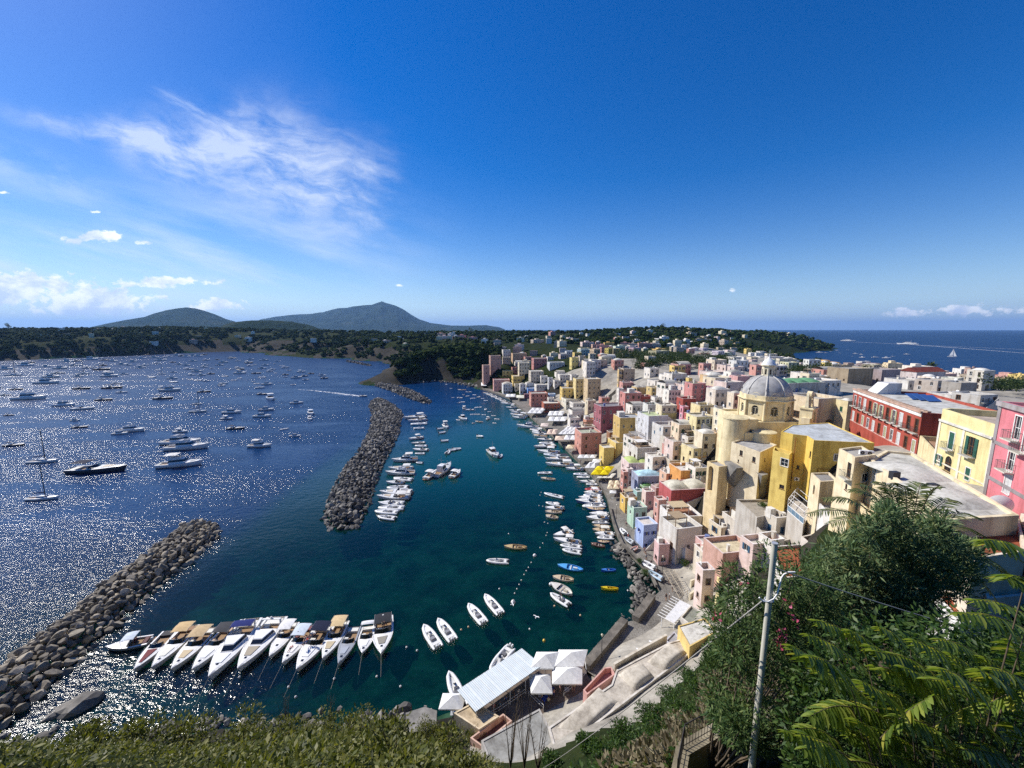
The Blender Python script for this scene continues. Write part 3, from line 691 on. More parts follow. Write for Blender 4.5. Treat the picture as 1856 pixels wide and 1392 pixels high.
rock_obj(300,1326,4.6,2.2,1.0,'pale ribbed rock lying against the green bank',10,.3)
rock_obj(5,1336,1.4,1,.4,'rock at the very edge of the lower left glitter',12)
rock_obj(733,1290,2.4,2,1.5,'round grey boulder beside the concrete slab of the restaurant',14)
# ------------------------------------------------------------------ boats
TEAK=plain('deck_teak',(.27,.17,.09),.7,.2,scale=5)
VINYL=tinted('boat_cushion',.7,.25,.06)
BGLASS=M('boat_glass',lambda:NT('boat_glass').bsdf((.012,.014,.018),.06,.7))
def beam(t,B,full=.45,p=2.0,stern=.88,dbl=False):
    b=1-max(0,(t-full)/(1-full))**p
    if dbl: b*=1-max(0,(.5-t)/.5)**2.6*.93
    else: b*=stern+(1-stern)*min(1,t/.35)
    return max(B/2*b,.015)
def hull(L,B,H,tc=.52,floor=.35,side=.12,full=.45,p=2.0,dbl=False,rake=.06,N=14,open_=True,stern=.9):
    """hull shell and deck with a sunk cockpit from the stern to tc; bow at +x"""
    hb=MB();db=MB();secs=[];T=[i/N for i in range(N+1)]
    zs=lambda t:H*(.82+.34*t*t+(.15*(1-t)**3 if dbl else 0))
    X=lambda t,z:(t-.5)*L+rake*L*(z/H)*t**4
    for t in T:
        b=beam(t,B,full,p,stern,dbl);z=zs(t);k=max(.25,b/(B/2))
        sec=[(-b,z),(-b*.97,z*.55),(-b*.84,z*.12),(-b*.5,-.16*H),(0,-.32*H*k)]
        pts=sec+[(-y,q) for y,q in reversed(sec[:-1])]
        secs.append([(X(t,q),y,q) for y,q in pts])
    hb.loft(secs,0,True,False)
    hb.poly(list(reversed(secs[0])),0)
    # deck
    fl=H*floor;wall=[]
    for i in range(N):
        a,b_=T[i],T[i+1];ba,bb=beam(a,B,full,p,stern,dbl),beam(b_,B,full,p,stern,dbl);za,zb=zs(a),zs(b_)
        if open_ and b_<=tc+1e-6:
            ia,ib=max(.02,ba-side),max(.02,bb-side)
            for s in (-1,1):
                q=[(X(a,za),s*ba,za),(X(b_,zb),s*bb,zb),(X(b_,zb),s*ib,zb+.02),(X(a,za),s*ia,za+.02)]
                db.add(q,[(0,1,2,3) if s<0 else (3,2,1,0)],0)
                q=[(X(a,za),s*ia,za+.02),(X(b_,zb),s*ib,zb+.02),(X(b_,fl),s*ib,fl),(X(a,fl),s*ia,fl)]
                db.add(q,[(0,1,2,3) if s<0 else (3,2,1,0)],0)
            db.quad((X(a,fl),-ia,fl),(X(b_,fl),-ib,fl),(X(b_,fl),ib,fl),(X(a,fl),ia,fl),1)
            last=(X(b_,zb),ib,zb)
            if i==0:
                db.quad((X(a,fl),ia,fl),(X(a,za),ia,za+.02),(X(a,za),-ia,za+.02),(X(a,fl),-ia,fl),0)
        else:
            m=H*.10
            db.loft([[(X(a,za),-ba,za),(X(a,za),-ba*.5,za+m*.8),(X(a,za),0,za+m),(X(a,za),ba*.5,za+m*.8),(X(a,za),ba,za)],[(X(b_,zb),-bb,zb),(X(b_,zb),-bb*.5,zb+m*.8),(X(b_,zb),0,zb+m),(X(b_,zb),bb*.5,zb+m*.8),(X(b_,zb),bb,zb)]],0,True)
            if open_ and abs(a-tc)<.5/N+1e-6 and a>=tc-1e-6:
                m2=za+m
                db.poly([(X(a,za),-ba+side,fl),(X(a,za),ba-side,fl),(X(a,za),ba-side,za),(X(a,za),ba*.5,za+m*.8),(X(a,za),0,m2),(X(a,za),-ba*.5,za+m*.8),(X(a,za),-ba+side,za)],0)
    return hb,db,X,zs
def canopy(mb,x0,x1,w,z,sag=.12,mat=0):
    secs=[]
    for i in range(7):
        u=i/6;x=x0+(x1-x0)*u;zz=z-sag*(2*u-1)**2
        secs.append([(x,-w,zz-.12),(x,-w*.6,zz-.02),(x,0,zz),(x,w*.6,zz-.02),(x,w,zz-.12)])
    mb.loft(secs,mat,True);mb.loft([[(a,b,c-.03) for a,b,c in reversed(s)] for s in secs],mat,True)
def posts(x0,x1,w,z0,z1):
    mb=MB()
    for x,dx in ((x0,.12),(x1,-.12)):
        for s in (-1,1): mb.tube([(x+dx,s*w*.95,z0),(x,s*w*.95,z1)],.022,5)
    for s in (-1,1): mb.tube([(x0,s*w*.95,z1),(x1,s*w*.95,z1)],.02,5)
    return mb
def outboard(x,y,z,parent,col=(.6,.6,.6)):
    mb=MB();mb.loft([[(x-.1-.0,y-.15,z),(x-.1,y+.15,z),(x-.5,y+.15,z),(x-.5,y-.15,z)],[(x-.06,y-.17,z+.3),(x-.06,y+.17,z+.3),(x-.55,y+.17,z+.3),(x-.55,y-.17,z+.3)],[(x-.15,y-.12,z+.5),(x-.15,y+.12,z+.5),(x-.48,y+.12,z+.5),(x-.48,y-.12,z+.5)]],0,True,True,True,True)
    mb.box(x-.36,x-.16,y-.07,y+.07,z-.75,z,0)
    return mb.build('outboard',GEL,parent,color=col)
def trunk_cabin(x0,x1,w0,w1,z0,h,front=.9,back=.2,mat=0,gmat=1):
    """raised cabin with dark side windows; bow end at x1"""
    mb=MB()
    base=[(x0,-w0),(x1,-w1),(x1,w1),(x0,w0)]
    mid=[(x0+back*.3,-w0*.97),(x1-front*.35,-w1*.92),(x1-front*.35,w1*.92),(x0+back*.3,w0*.97)]
    up=[(x0+back*.8,-w0*.86),(x1-front*.9,-w1*.82),(x1-front*.9,w1*.82),(x0+back*.8,w0*.86)]
    top=[(x0+back,-w0*.82),(x1-front,-w1*.76),(x1-front,w1*.76),(x0+back,w0*.82)]
    lv=[(base,z0),(mid,z0+h*.38),(up,z0+h*.86),(top,z0+h)]
    for k in range(3):
        (A,za),(B,zb)=lv[k],lv[k+1]
        for i in range(4):
            j=(i+1)%4;mb.quad((*A[i],za),(*A[j],za),(*B[j],zb),(*B[i],zb),gmat if k==1 and i!=3 else mat)
    mb.poly([(*q,z0+h) for q in top],mat)
    return mb
def pad(x0,x1,w0,w1,z,h,parent,col,name='sunpad',z1=None):
    mb=MB();z1=z if z1 is None else z1
    mb.loft([[(x0,-w0,z),(x0,w0,z),(x0,w0*.96,z+h),(x0,-w0*.96,z+h)],[(x1,-w1,z1),(x1,w1,z1),(x1,w1*.96,z1+h),(x1,-w1*.96,z1+h)]],0,False,True,True,True)
    return mb.build(name,VINYL,parent,color=col)
def windscreen(x,w,z,h,parent,rk=.5,wrap=.8):
    mb=MB();lo=[(x-wrap,-w,z),(x,-w*.75,z),(x+.25,0,z),(x,w*.75,z),(x-wrap,w,z)]
    hi=[(x-wrap-rk*.4,-w*.9,z+h*.9),(x-rk,-w*.66,z+h),(x+.2-rk,0,z+h),(x-rk,w*.66,z+h),(x-wrap-rk*.4,w*.9,z+h*.9)]
    mb.loft([lo,hi],0,True);mb.tube(hi,.025,5,1)
    return mb.build('windscreen',[BGLASS,GREYM],parent)
def rail(X,zs,B,t0,t1,h,parent,full=.45,p=2.0,name='bow_rail'):
    mb=MB();pts=[]
    n=7
    T=[t0+(t1-t0)*i/n for i in range(n+1)]
    for s in (-1,1):
        P=[(X(t,zs(t)),s*beam(t,B,full,p)*.94,zs(t)+h) for t in T];mb.tube(P,.018,4)
        for q in P[::2]: mb.tube([(q[0],q[1],q[2]-h),q],.014,4)
    mb.tube([(X(t1,zs(t1)),-beam(t1,B,full,p)*.94,zs(t1)+h),(X(t1,zs(t1))+.1,0,zs(t1)+h),(X(t1,zs(t1)),beam(t1,B,full,p)*.94,zs(t1)+h)],.018,4)
    return mb.build(name,GREYM,parent)
Wt=(.78,.77,.74)
def motor_yacht(L,B,H=None,hullc=Wt,deckc=Wt,cov=None,covx=(.12,.42),pads=(.62,.82),padc=(.55,.45,.32),glass=True,flush=False,arch=False,seatc=(.7,.68,.62),tc=.5,screen=True,cabin=None,hatch=True,name='motor_yacht',ob=0,floorm=TEAK,railed=True):
    H=H or .13*L**.9
    o=empty(name,(0,0,0))
    hb,db,X,zs=hull(L,B,H,tc=tc,floor=.42,side=.10*B,full=.42,p=2.1)
    hb.build('hull',GEL,o,color=hullc);db.build('deck',[GEL,floorm],o,color=deckc)
    zt=zs(tc)
    if cabin:
        x0,x1,h=cabin;trunk_cabin((x0-.5)*L,(x1-.5)*L,B*.40,B*.22,zs((x0+x1)/2)*.97,h,h*1.5,h*.3).build('cabin',[GEL,BGLASS],o,color=deckc)
    if screen: windscreen((tc-.5)*L+.1,B*.40,zt,.13*B+.25,o,.45,.22*B)
    if pads:
        a,b=pads;pad((a-.5)*L,(b-.5)*L,beam(a,B,.42,2.1)*.55,beam(b,B,.42,2.1)*.5,zs(a)+H*.09,.07,o,padc,'sunpad',zs(b)+H*.09)
    # seats in the cockpit
    fl=H*.42
    pad((.04-.5)*L,(.15-.5)*L,B*.33,B*.34,fl,.42,o,seatc,'stern_bench')
    mb=MB()
    mb.box((tc-.13-.5)*L,(tc-.09-.5)*L,-B*.28,-B*.05,fl,fl+.75);mb.box((tc-.13-.5)*L,(tc-.06-.5)*L,-B*.28,-B*.05,fl,fl+.4)
    mb.build('helm_seat',VINYL,o,color=seatc)
    if cov:
        a,b=covx;z=fl+1.75+.03*L;c=MB();canopy(c,(a-.5)*L,(b-.5)*L,B*.42,z);c.build('bimini',CLOTH,o,color=cov)
        posts((a-.5)*L,(b-.5)*L,B*.42,zs(.2),z-.12).build('bimini_frame',GREYM,o)
    if arch:
        c=MB();x=(.16-.5)*L;c.loft([[(x+.5,-B*.45,zs(.2)),(x+.9,-B*.45,zs(.2)),(x+.9,-B*.42,zs(.2)),(x+.5,-B*.42,zs(.2))],[(x-.1,-B*.38,zs(.2)+1.2),(x+.3,-B*.38,zs(.2)+1.2),(x+.3,-B*.34,zs(.2)+1.1),(x-.1,-B*.34,zs(.2)+1.1)],[(x-.1,B*.38,zs(.2)+1.2),(x+.3,B*.38,zs(.2)+1.2),(x+.3,B*.34,zs(.2)+1.1),(x-.1,B*.34,zs(.2)+1.1)],[(x+.5,B*.45,zs(.2)),(x+.9,B*.45,zs(.2)),(x+.9,B*.42,zs(.2)),(x+.5,B*.42,zs(.2))]],0,False,True,True,True)
        c.ball(x+.1,0,zs(.2)+1.4,.26,8,5);c.build('radar_arch',GEL,o,color=deckc)
    if railed: rail(X,zs,B,.5,.97,.32,o,.42,2.1)
    if hatch:
        c=MB();xh=.86 if pads else .72;c.box((xh-.5)*L,(xh-.5)*L+.42,-.2,.2,zs(xh)+H*.07,zs(xh)+H*.07+.07);c.build('hatch',BGLASS,o)
    c=MB();c.box(-.5*L-.55,-.5*L+.02,-B*.36,B*.36,H*.22,H*.28);c.build('swim_platform',TEAK,o)
    for k in range(ob): outboard(-.5*L,(k-(ob-1)/2)*.62,H*.6,o)
    return o
def rib(L,B,ob=1,tube=(.75,.75,.73),floorc=(.55,.55,.53),seatc=(.14,.14,.15),console=True,bigpad=False,name='inflatable_boat'):
    o=empty(name,(0,0,0));r=B*.14;P=[]
    for i in range(17):
        u=i/16*2-1;a=abs(u)
        x=L*.5-(a**1.15)*L*.98 if a>.0 else L*.5
        y=(B/2-r)*math.copysign(min(1,(a/.45)**.62),u) if a>0 else 0
        P.append((x-r,y,.30+.28*max(0,(x/L+.1))**2))
    mb=MB();rad=[r*.62]+[r]*15+[r*.62];mb.tube(P,rad,8);mb.build('tube',GEL,o,color=tube)
    mb=MB();xs=[-L*.46,-L*.2,L*.05,L*.25,L*.38];ws=[B*.36,B*.37,B*.36,B*.27,B*.12]
    mb.loft([[(x,-w,.18),(x,-w*.6,-.12),(x,0,-.3),(x,w*.6,-.12),(x,w,.18)] for x,w in zip(xs,ws)],0,True)
    mb.loft([[(x,w,.22),(x,-w,.22)] for x,w in zip(xs,ws)],0);mb.poly([(xs[0],-ws[0],.2),(xs[0],0,-.3),(xs[0],ws[0],.2),(xs[0],ws[0],.5),(xs[0],-ws[0],.5)],0)
    mb.build('floor',GEL,o,color=floorc)
    if console:
        mb=MB();mb.loft([[(-.05*L,-.32,.22),(-.05*L,.32,.22),(.1*L,.28,.22),(.1*L,-.28,.22)],[(-.05*L,-.3,.95),(-.05*L,.3,.95),(.05*L,.26,.9),(.05*L,-.26,.9)]],0,False,True,True,True);mb.build('console',GEL,o,color=Wt)
        mb=MB();mb.loft([[(.055*L,-.27,.9),(.055*L,.27,.9)],[(-.01*L,-.24,1.3),(-.01*L,.24,1.3)]],0);mb.build('windscreen',BGLASS,o)
        pad(-.22*L,-.12*L,B*.2,B*.2,.22,.5,o,seatc,'helm_seat')
        pad(-.42*L,-.32*L,B*.3,B*.3,.22,.35,o,(.7,.69,.66),'stern_bench')
    else:
        pad(-.12*L,-.02*L,B*.3,B*.3,.3,.08,o,seatc,'bench')
    if bigpad: pad(.14*L,.36*L,B*.27,B*.1,.24,.3,o,(.78,.77,.75),'sunpad')
    for k in range(ob): outboard(-.47*L,(k-(ob-1)/2)*.55,.45,o,(.7,.7,.7) if ob>1 else (.1,.1,.11))
    return o
def gozzo(L,B,c=(.75,.72,.65),deckc=(.6,.45,.28),inner=(.5,.42,.3),engine=True,name='rowing_boat',canvas=None):
    o=empty(name,(0,0,0));H=.62
    hb,db,X,zs=hull(L,B,H,tc=.71,floor=.35,side=.10,full=.5,p=2.3,dbl=True,rake=.03)
    hb.build('hull',GEL,o,color=c);db.build('deck',[TINTW,TINTW],o,color=deckc)
    mb=MB()
    mb.box(-.03*L,.02*L,-B*.4,B*.4,.42,.47);mb.build('bench',TINTW,o,color=inner)
    if engine:
        mb=MB();mb.loft([[(-.28*L,-.32,.2),(-.28*L,.32,.2),(-.1*L,.32,.2),(-.1*L,-.32,.2)],[(-.27*L,-.28,.62),(-.27*L,.28,.62),(-.11*L,.28,.62),(-.11*L,-.28,.62)]],0,False,True,True,True);mb.build('engine_box',TINTW,o,color=inner)
    if canvas:
        m=MB();canopy(m,-.35*L,.1*L,B*.4,1.75,.08);m.build('awning',CLOTH,o,color=canvas);posts(-.35*L,.1*L,B*.4,.5,1.63).build('awning_frame',GREYM,o)
    return o
def cruiser(L,B,hullc=Wt,fly=True,cov=None,name='cabin_cruiser'):
    o=empty(name,(0,0,0));H=.12*L
    hb,db,X,zs=hull(L,B,H,tc=.29,floor=.45,side=.1*B,full=.42,p=2.2)
    hb.build('hull',GEL,o,color=hullc);db.build('deck',[GEL,TEAK],o,color=Wt)
    trunk_cabin(-.2*L,.24*L,B*.42,B*.26,zs(.5)*.97,.115*L,.13*L,.02*L).build('cabin',[GEL,BGLASS],o,color=Wt)
    if fly:
        z=zs(.5)+.112*L;mb=MB();mb.loft([[(-.17*L,-B*.33,z),(.06*L,-B*.25,z),(.06*L,B*.25,z),(-.17*L,B*.33,z)],[(-.19*L,-B*.34,z+.05*L),(.08*L,-B*.24,z+.05*L),(.08*L,B*.24,z+.05*L),(-.19*L,B*.34,z+.05*L)]],0,False,True);mb.build('flybridge',GEL,o,color=Wt)
        pad(-.14*L,-.06*L,B*.25,B*.25,z+.005*L,.035*L,o,(.35,.36,.4),'flybridge_seat')
    if cov:
        m=MB();z=zs(.5)+.115*L+(1.5 if fly else .8);canopy(m,-.3*L,.0*L,B*.38,z);m.build('bimini',CLOTH,o,color=cov);posts(-.3*L,0,B*.38,zs(.4),z-.12).build('bimini_frame',GREYM,o)
    pad(.28*L,.4*L,B*.2,B*.1,zs(.82)+H*.09,.08,o,(.6,.58,.53))
    rail(X,zs,B,.6,.97,.45,o,.42,2.2)
    return o
def sailboat(L,B,name='sailing_yacht',hullc=Wt,cov=(.05,.07,.16)):
    o=empty(name,(0,0,0));H=.1*L
    hb,db,X,zs=hull(L,B,H,tc=.36,floor=.5,side=.15*B,full=.35,p=1.8,stern=.75)
    hb.build('hull',GEL,o,color=hullc);db.build('deck',[GEL,TEAK],o,color=Wt)
    trunk_cabin(-.12*L,.22*L,B*.3,B*.16,zs(.55)*.98,.05*L,.09*L,.01*L).build('cabin',[GEL,BGLASS],o,color=Wt)
    mb=MB();mb.tube([(.1*L,0,zs(.6)),(.1*L,0,1.35*L)],[.17,.13],6);mb.tube([(.1*L,-.1*L,.85*L),(.1*L,.1*L,.85*L)],.04,4);mb.build('mast',DARKM,o)
    mb=MB();mb.tube([(.1*L,0,.24*L),(-.32*L,0,.22*L)],.07,5);mb.build('boom',GREYM,o)
    mb=MB();mb.tube([(.07*L,0,.27*L),(-.1*L,0,.265*L),(-.31*L,0,.24*L)],[.28,.24,.12],7);mb.build('furled_sail',CLOTH,o,color=cov)
    mb=MB();mb.tube([(.54*L,0,zs(1)),(.1*L,0,1.33*L)],.05,4);mb.tube([(-.5*L,0,zs(0)),(.1*L,0,1.33*L)],.022,3)
    for s in (-1,1): mb.tube([(.08*L,s*B*.45,zs(.6)),(.1*L,s*.1*L,.85*L),(.1*L,0,1.33*L)],.02,3)
    mb.build('rigging',GREYM,o)
    return o
def fishing_boat(L,B,name='fishing_boat',hullc=(.7,.7,.7),cov=None):
    o=empty(name,(0,0,0));H=.13*L
    hb,db,X,zs=hull(L,B,H,tc=.57,floor=.55,side=.06*B,full=.5,p=2.4,stern=.85)
    hb.build('hull',GEL,o,color=hullc);db.build('deck',[GEL,TEAK],o,color=(.6,.6,.58))
    z=zs(.4)*.62
    mb=MB();trunk=trunk_cabin(-.22*L,.06*L,B*.34,B*.3,z,.2*L,.03*L,.01*L);trunk.build('wheelhouse',[GEL,BGLASS],o,color=Wt)
    mb=MB();mb.tube([(-.1*L,0,z+.2*L),(-.1*L,0,z+.48*L)],.06,5);mb.tube([(-.1*L,-.1*L,z+.36*L),(-.1*L,.1*L,z+.36*L)],.03,4);mb.build('mast',GREYM,o)
    mb=MB();mb.tube([(.3*L,0,zs(.8)),(.3*L,0,zs(.8)+.16*L)],.07,6);mb.box(.26*L,.34*L,-.3,.3,zs(.8),zs(.8)+.4);mb.build('winch',TINTMET,o,color=(.35,.33,.3))
    if cov:
        m=MB();canopy(m,.08*L,.36*L,B*.42,zs(.6)+1.9,.05);m.build('awning',CLOTH,o,color=cov);posts(.08*L,.36*L,B*.42,zs(.6),zs(.6)+1.8).build('awning_frame',GREYM,o)
    rail(X,zs,B,.55,.97,.5,o,.5,2.4)
    return o
def place(o,bow,stern=None,label=None,cat='boat',group=None,head=None,z=0):
    if stern is not None:
        d=bow-stern;o.location=((bow.x+stern.x)/2,(bow.y+stern.y)/2,z);o.rotation_euler=(0,0,math.atan2(d.y,d.x))
    else: o.location=(bow.x,bow.y,z);o.rotation_euler=(0,0,head)
    return tag(o,label,cat,group)
# --- the row of yachts moored in front
G1='yachts moored side by side in front'
def row(bx,by,sx,sy,fn,label,Bf,**kw):
    b=onz(bx,by,.9);s=onz(sx,sy,.7);L=(b-s).length*1.0
    o=fn(L/1.0,Bf*1.22,**kw);H_=kw.get('H') or .13*L**.9;m=MB();m.tube([(L*.53,0,H_*1.1),(L*.53+2.5,.1,H_*.45),(L*.53+5.5,.2,-.3)],.02,4);m.build('mooring_line',CLOTH,o,color=(.4,.38,.33));return place(o,b,s,label,'boat',G1)
row(196,1171,272,1158,motor_yacht,'small white boat with a pale flat awning beside the near breakwater',2.3,cov=(.62,.68,.74),covx=(.3,.62),pads=None,railed=False,H=.8,hatch=False,ob=1,seatc=(.12,.05,.05),hullc=(.35,.36,.38))
row(247,1210,309,1143,motor_yacht,'grey motorboat with a maroon foredeck, at the breakwater end of the yacht row',2.5,padc=(.15,.02,.025),pads=(.55,.9),hatch=False,seatc=(.03,.03,.035),hullc=(.5,.48,.44))
row(280,1206,347,1134,motor_yacht,'cream yacht with a sand coloured bimini, beside the maroon decked boat',2.9,cov=(.62,.45,.24),covx=(.08,.36),padc=(.70,.68,.6),seatc=(.28,.16,.09),hullc=(.7,.66,.58))
row(315,1209,380,1138,motor_yacht,'cream yacht with an enclosed tan canopy and black anchor hatch',3.0,cov=(.55,.41,.24),covx=(.1,.44),padc=(.55,.44,.28),hullc=(.72,.68,.6))
row(353,1210,420,1136,motor_yacht,'white yacht under a dark grey bimini in the moored row',3.0,cov=(.07,.07,.075),covx=(.06,.34),padc=(.72,.72,.7),seatc=(.5,.36,.26))
row(384,1224,456,1124,motor_yacht,'large white flybridge yacht with two dark windscreen panes and blue cover',3.9,cabin=(.40,.70,.95),screen=False,cov=(.03,.04,.16),covx=(.16,.3),padc=(.72,.73,.74),pads=(.70,.86),arch=True,tc=.36)
row(436,1209,503,1120,motor_yacht,'large white yacht with a rounded tan sunpad and louvred dark glass roof',3.9,cabin=(.36,.66,.8),screen=False,padc=(.36,.31,.23),pads=(.66,.84),arch=True,tc=.3)
row(491,1186,531,1128,motor_yacht,'small white cabin boat under a square white bimini',2.5,cov=(.78,.77,.75),covx=(.1,.45),pads=None,padc=(.75,.74,.7))
row(515,1198,561,1133,motor_yacht,'white boat with pale blue grey bimini and people on board',2.6,cov=(.6,.66,.72),covx=(.15,.5),pads=(.62,.8),padc=(.75,.73,.72),seatc=(.2,.06,.06))
row(541,1210,592,1134,motor_yacht,'white yacht with sunbathers on the bow and a navy stern cover',3.3,cov=(.02,.025,.05),covx=(.06,.32),padc=(.74,.74,.74),pads=(.56,.8))
row(587,1190,620,1126,motor_yacht,'white yacht with a raised tan bimini in the middle of the row',2.8,cov=(.66,.5,.28),covx=(.02,.36),padc=(.5,.42,.28))
row(615,1199,643,1136,motor_yacht,'slim grey decked launch with no bimini between two white yachts',2.4,hullc=(.6,.62,.64),deckc=(.33,.35,.38),padc=(.36,.39,.44),seatc=(.7,.68,.62))
row(657,1179,669,1134,motor_yacht,'short white boat with a closed white cover next to the row end',2.5,cov=(.76,.76,.76),covx=(.04,.2),padc=(.76,.76,.75),pads=(.6,.82))
row(691,1181,696,1118,motor_yacht,'white yacht with charcoal hardtop, last of the row on the open water side',3.3,cov=(.04,.042,.048),covx=(.1,.4),padc=(.27,.25,.21),arch=True)
# --- open boats in front
def duo(bx,by,sx,sy,o,label,cat='boat',group=None):
    return place(o,onz(bx,by,.5),onz(sx,sy,.5),label,cat,group)
def Lof(bx,by,sx,sy): return (onz(bx,by,.5)-onz(sx,sy,.5)).length
G2='white outboard boats on buoys'
for q,lb in (((767,1131,794,1171),'white outboard boat nearest the yacht row'),((793,1120,821,1158),'white outboard boat next to the one nearest the yacht row'),((848,1093,877,1127),'white outboard boat third along from the yacht row'),((878,1076,907,1110),'white outboard boat farthest from the yacht row of the four alike')):
    L=Lof(*q);duo(*q,rib(L,2.3,2,bigpad=True,seatc=(.25,.25,.27)),lb,'boat',G2)
q=(881,1015,921,1017);duo(*q,rib(Lof(*q),2.2,1,tube=(.72,.7,.66),bigpad=False),'white inflatable lying alone beside the tan rowing boat','boat')
q=(915,990,955,991);duo(*q,gozzo(Lof(*q),2.0,(.62,.5,.3),(.55,.4,.2),(.2,.15,.1)),'tan wooden boat lying alone above the white inflatable','boat')
q=(1012,1024,1057,1032);duo(*q,gozzo(Lof(*q),2.3,(.04,.25,.62),(.10,.38,.75),(.6,.62,.62)),'bright blue wooden boat with a white engine box','boat')
q=(1003,1045,1040,1050);duo(*q,gozzo(Lof(*q),2.0,(.7,.62,.48),(.62,.5,.34),(.25,.2,.14)),'cream wooden boat with a thin pole, beneath the bright blue boat','boat')
q=(1000,1057,1037,1076);duo(*q,gozzo(Lof(*q),2.6,(.76,.74,.7),(.7,.67,.6),(.5,.45,.36)),'broad white wooden boat with a white ball fender','boat')
q=(997,1074,1031,1095);duo(*q,rib(Lof(*q),2.0,1,bigpad=False),'white inflatable with outboard nearest the stone promenade','boat')
q=(1090,1033,1117,1032);duo(*q,gozzo(Lof(*q),1.0,(.02,.12,.5),(.05,.2,.6),(.3,.3,.3),False,'kayak'),'narrow blue kayak floating near the riprap','kayak')
q=(1090,1065,1121,1066);duo(*q,gozzo(Lof(*q),.9,(.8,.62,.02),(.75,.55,.02),(.5,.3,.02),False,'kayak'),'narrow yellow kayak floating near the riprap','kayak')
q=(1072,985,1097,990);duo(*q,gozzo(Lof(*q),1.6,(.16,.09,.07),(.22,.13,.1),(.4,.35,.3)),'small brown wooden boat off the quay beside blue boats','boat')
G3='small boats on the mooring line off the quay'
for q,k,lb in (((1005,971,1036,963),'m','white boat with raised cover at the top of the four boat cluster'),((1006,977,1050,983),'m','white awning boat in the four boat cluster off the quay'),((1015,987,1054,991),'r','grey tubed inflatable below the cabin boat off the quay'),((1019,995,1053,1001),'r','lowest white inflatable of the four boat cluster off the quay'),
  ((986,893,1021,901),'r','long white inflatable heading the buoy line'),((989,910,1014,914),'r','white inflatable just below the long one on the buoy line'),((990,921,1020,920),'m','white boat with windscreen on the buoy line'),((989,927,1019,927),'g','cream wooden boat third in the buoy line stack'),((990,934,1012,938),'g','white wooden boat with brown inside, lowest on the buoy line'),
  ((974,857,1000,856),'r','white inflatable lying off the quay yachts'),((981,866,1007,868),'g','cream boat lying just below the inflatable off the quay yachts')):
    L=Lof(*q);o={'r':lambda:rib(L,2.1,1),'m':lambda:motor_yacht(L,2.3,.8,cov=(.72,.7,.66),covx=(.25,.55),pads=None,railed=False,hatch=False,ob=1,name='motorboat'),'g':lambda:gozzo(L,2.0,(.74,.7,.62),(.6,.5,.36),(.2,.15,.1))}[k]()
    duo(*q,o,lb,'boat',G3)
# ------------------------------------------------------------------ prototypes copied over bay and quays
PROTO={}
def proto(key,o,L): register(o);PROTO[key]=[o,L,False]
proto('cruiser',cruiser(13,4.0),13);proto('cruiser_cover',cruiser(12,3.9,cov=(.72,.7,.66)),12);proto('express',motor_yacht(11,3.4,cov=(.7,.69,.66),covx=(.1,.42)),11)
proto('express_open',motor_yacht(10,3.2,padc=(.6,.55,.45)),10);proto('express_dark',motor_yacht(11,3.3,cov=(.05,.05,.07),covx=(.1,.4)),11);proto('cabin_boat',motor_yacht(7.5,2.6,1.0,cabin=(.42,.68,.6),screen=False,pads=None,tc=.4,ob=1,railed=False,name='motorboat'),7.5)
proto('launch',motor_yacht(6.5,2.4,.85,cov=(.74,.73,.7),covx=(.2,.55),pads=(.6,.82),padc=(.7,.69,.66),railed=False,hatch=False,ob=1,name='motorboat'),6.5)
proto('launch_open',motor_yacht(6,2.3,.8,pads=(.58,.84),padc=(.72,.71,.68),railed=False,hatch=False,ob=1,name='motorboat'),6)
proto('rib',rib(6,2.3,1),6);proto('rib_two',rib(7,2.5,2,bigpad=True),7);proto('dinghy',rib(3,1.5,1,console=False,name='dinghy'),3)
proto('gozzo',gozzo(5.5,2.0),5.5);proto('gozzo_awning',gozzo(6.5,2.3,canvas=(.7,.68,.6)),6.5);proto('sail',sailboat(12,3.6),12);proto('fish',fishing_boat(12,4.0),12)
def simple(key,mk,L):
    """one mesh for boats that are only a few pixels long"""
    root=mk;parts=[x for x in list(COL.objects) if x.parent is root];mb=MB();mats=[]
    for p in parts:
        me=p.data;off=len(mats)
        ml=list(me.materials)
        for m in ml:
            mats.append((m,tuple(p.color)))
        vs=[v.co[:] for v in me.vertices]
        b=len(mb.v);mb.v+=vs
        for q in me.polygons: mb.f.append([i+b for i in q.vertices]);mb.m.append(off+q.material_index);mb.sm.append(q.use_smooth)
    real=[]
    for m,c in mats:
        if m in (GEL,CLOTH,VINYL,TINTW,TINTMET):
            real.append(plain('boat_paint_%s'%('light' if min(c[:3])>.4 else 'mid' if min(c[:3])>.15 else 'dark'),(.72,.71,.69) if min(c[:3])>.4 else (.35,.3,.25) if min(c[:3])>.15 else (.05,.05,.06),.4,.4,var=.05))
        else: real.append(m)
    o=mb.build(root.name.split('.')[0],real)
    for p in parts: bpy.data.objects.remove(p)
    bpy.data.objects.remove(root)
    register(o);PROTO[key]=[o,L,False]
simple('s_motor',motor_yacht(8,2.8,1.1,cov=(.7,.7,.7),covx=(.15,.5),railed=False,hatch=False),8);simple('s_cruiser',cruiser(12,3.8),12);simple('s_open',motor_yacht(6.5,2.4,.9,pads=(.58,.84),padc=(.7,.7,.7),railed=False,hatch=False),6.5);simple('s_dark',motor_yacht(8,2.8,1.1,hullc=(.06,.06,.08),cov=(.06,.06,.07),covx=(.15,.5),railed=False,hatch=False),8)
simple('s_sail',sailboat(12,3.5),12);simple('s_rib',rib(5.5,2.2,1),5.5);simple('s_gozzo',gozzo(5.5,2,),5.5)
HC=[(.78,.77,.74)]*5+[(.62,.62,.62),(.7,.68,.62),(.74,.75,.78)]
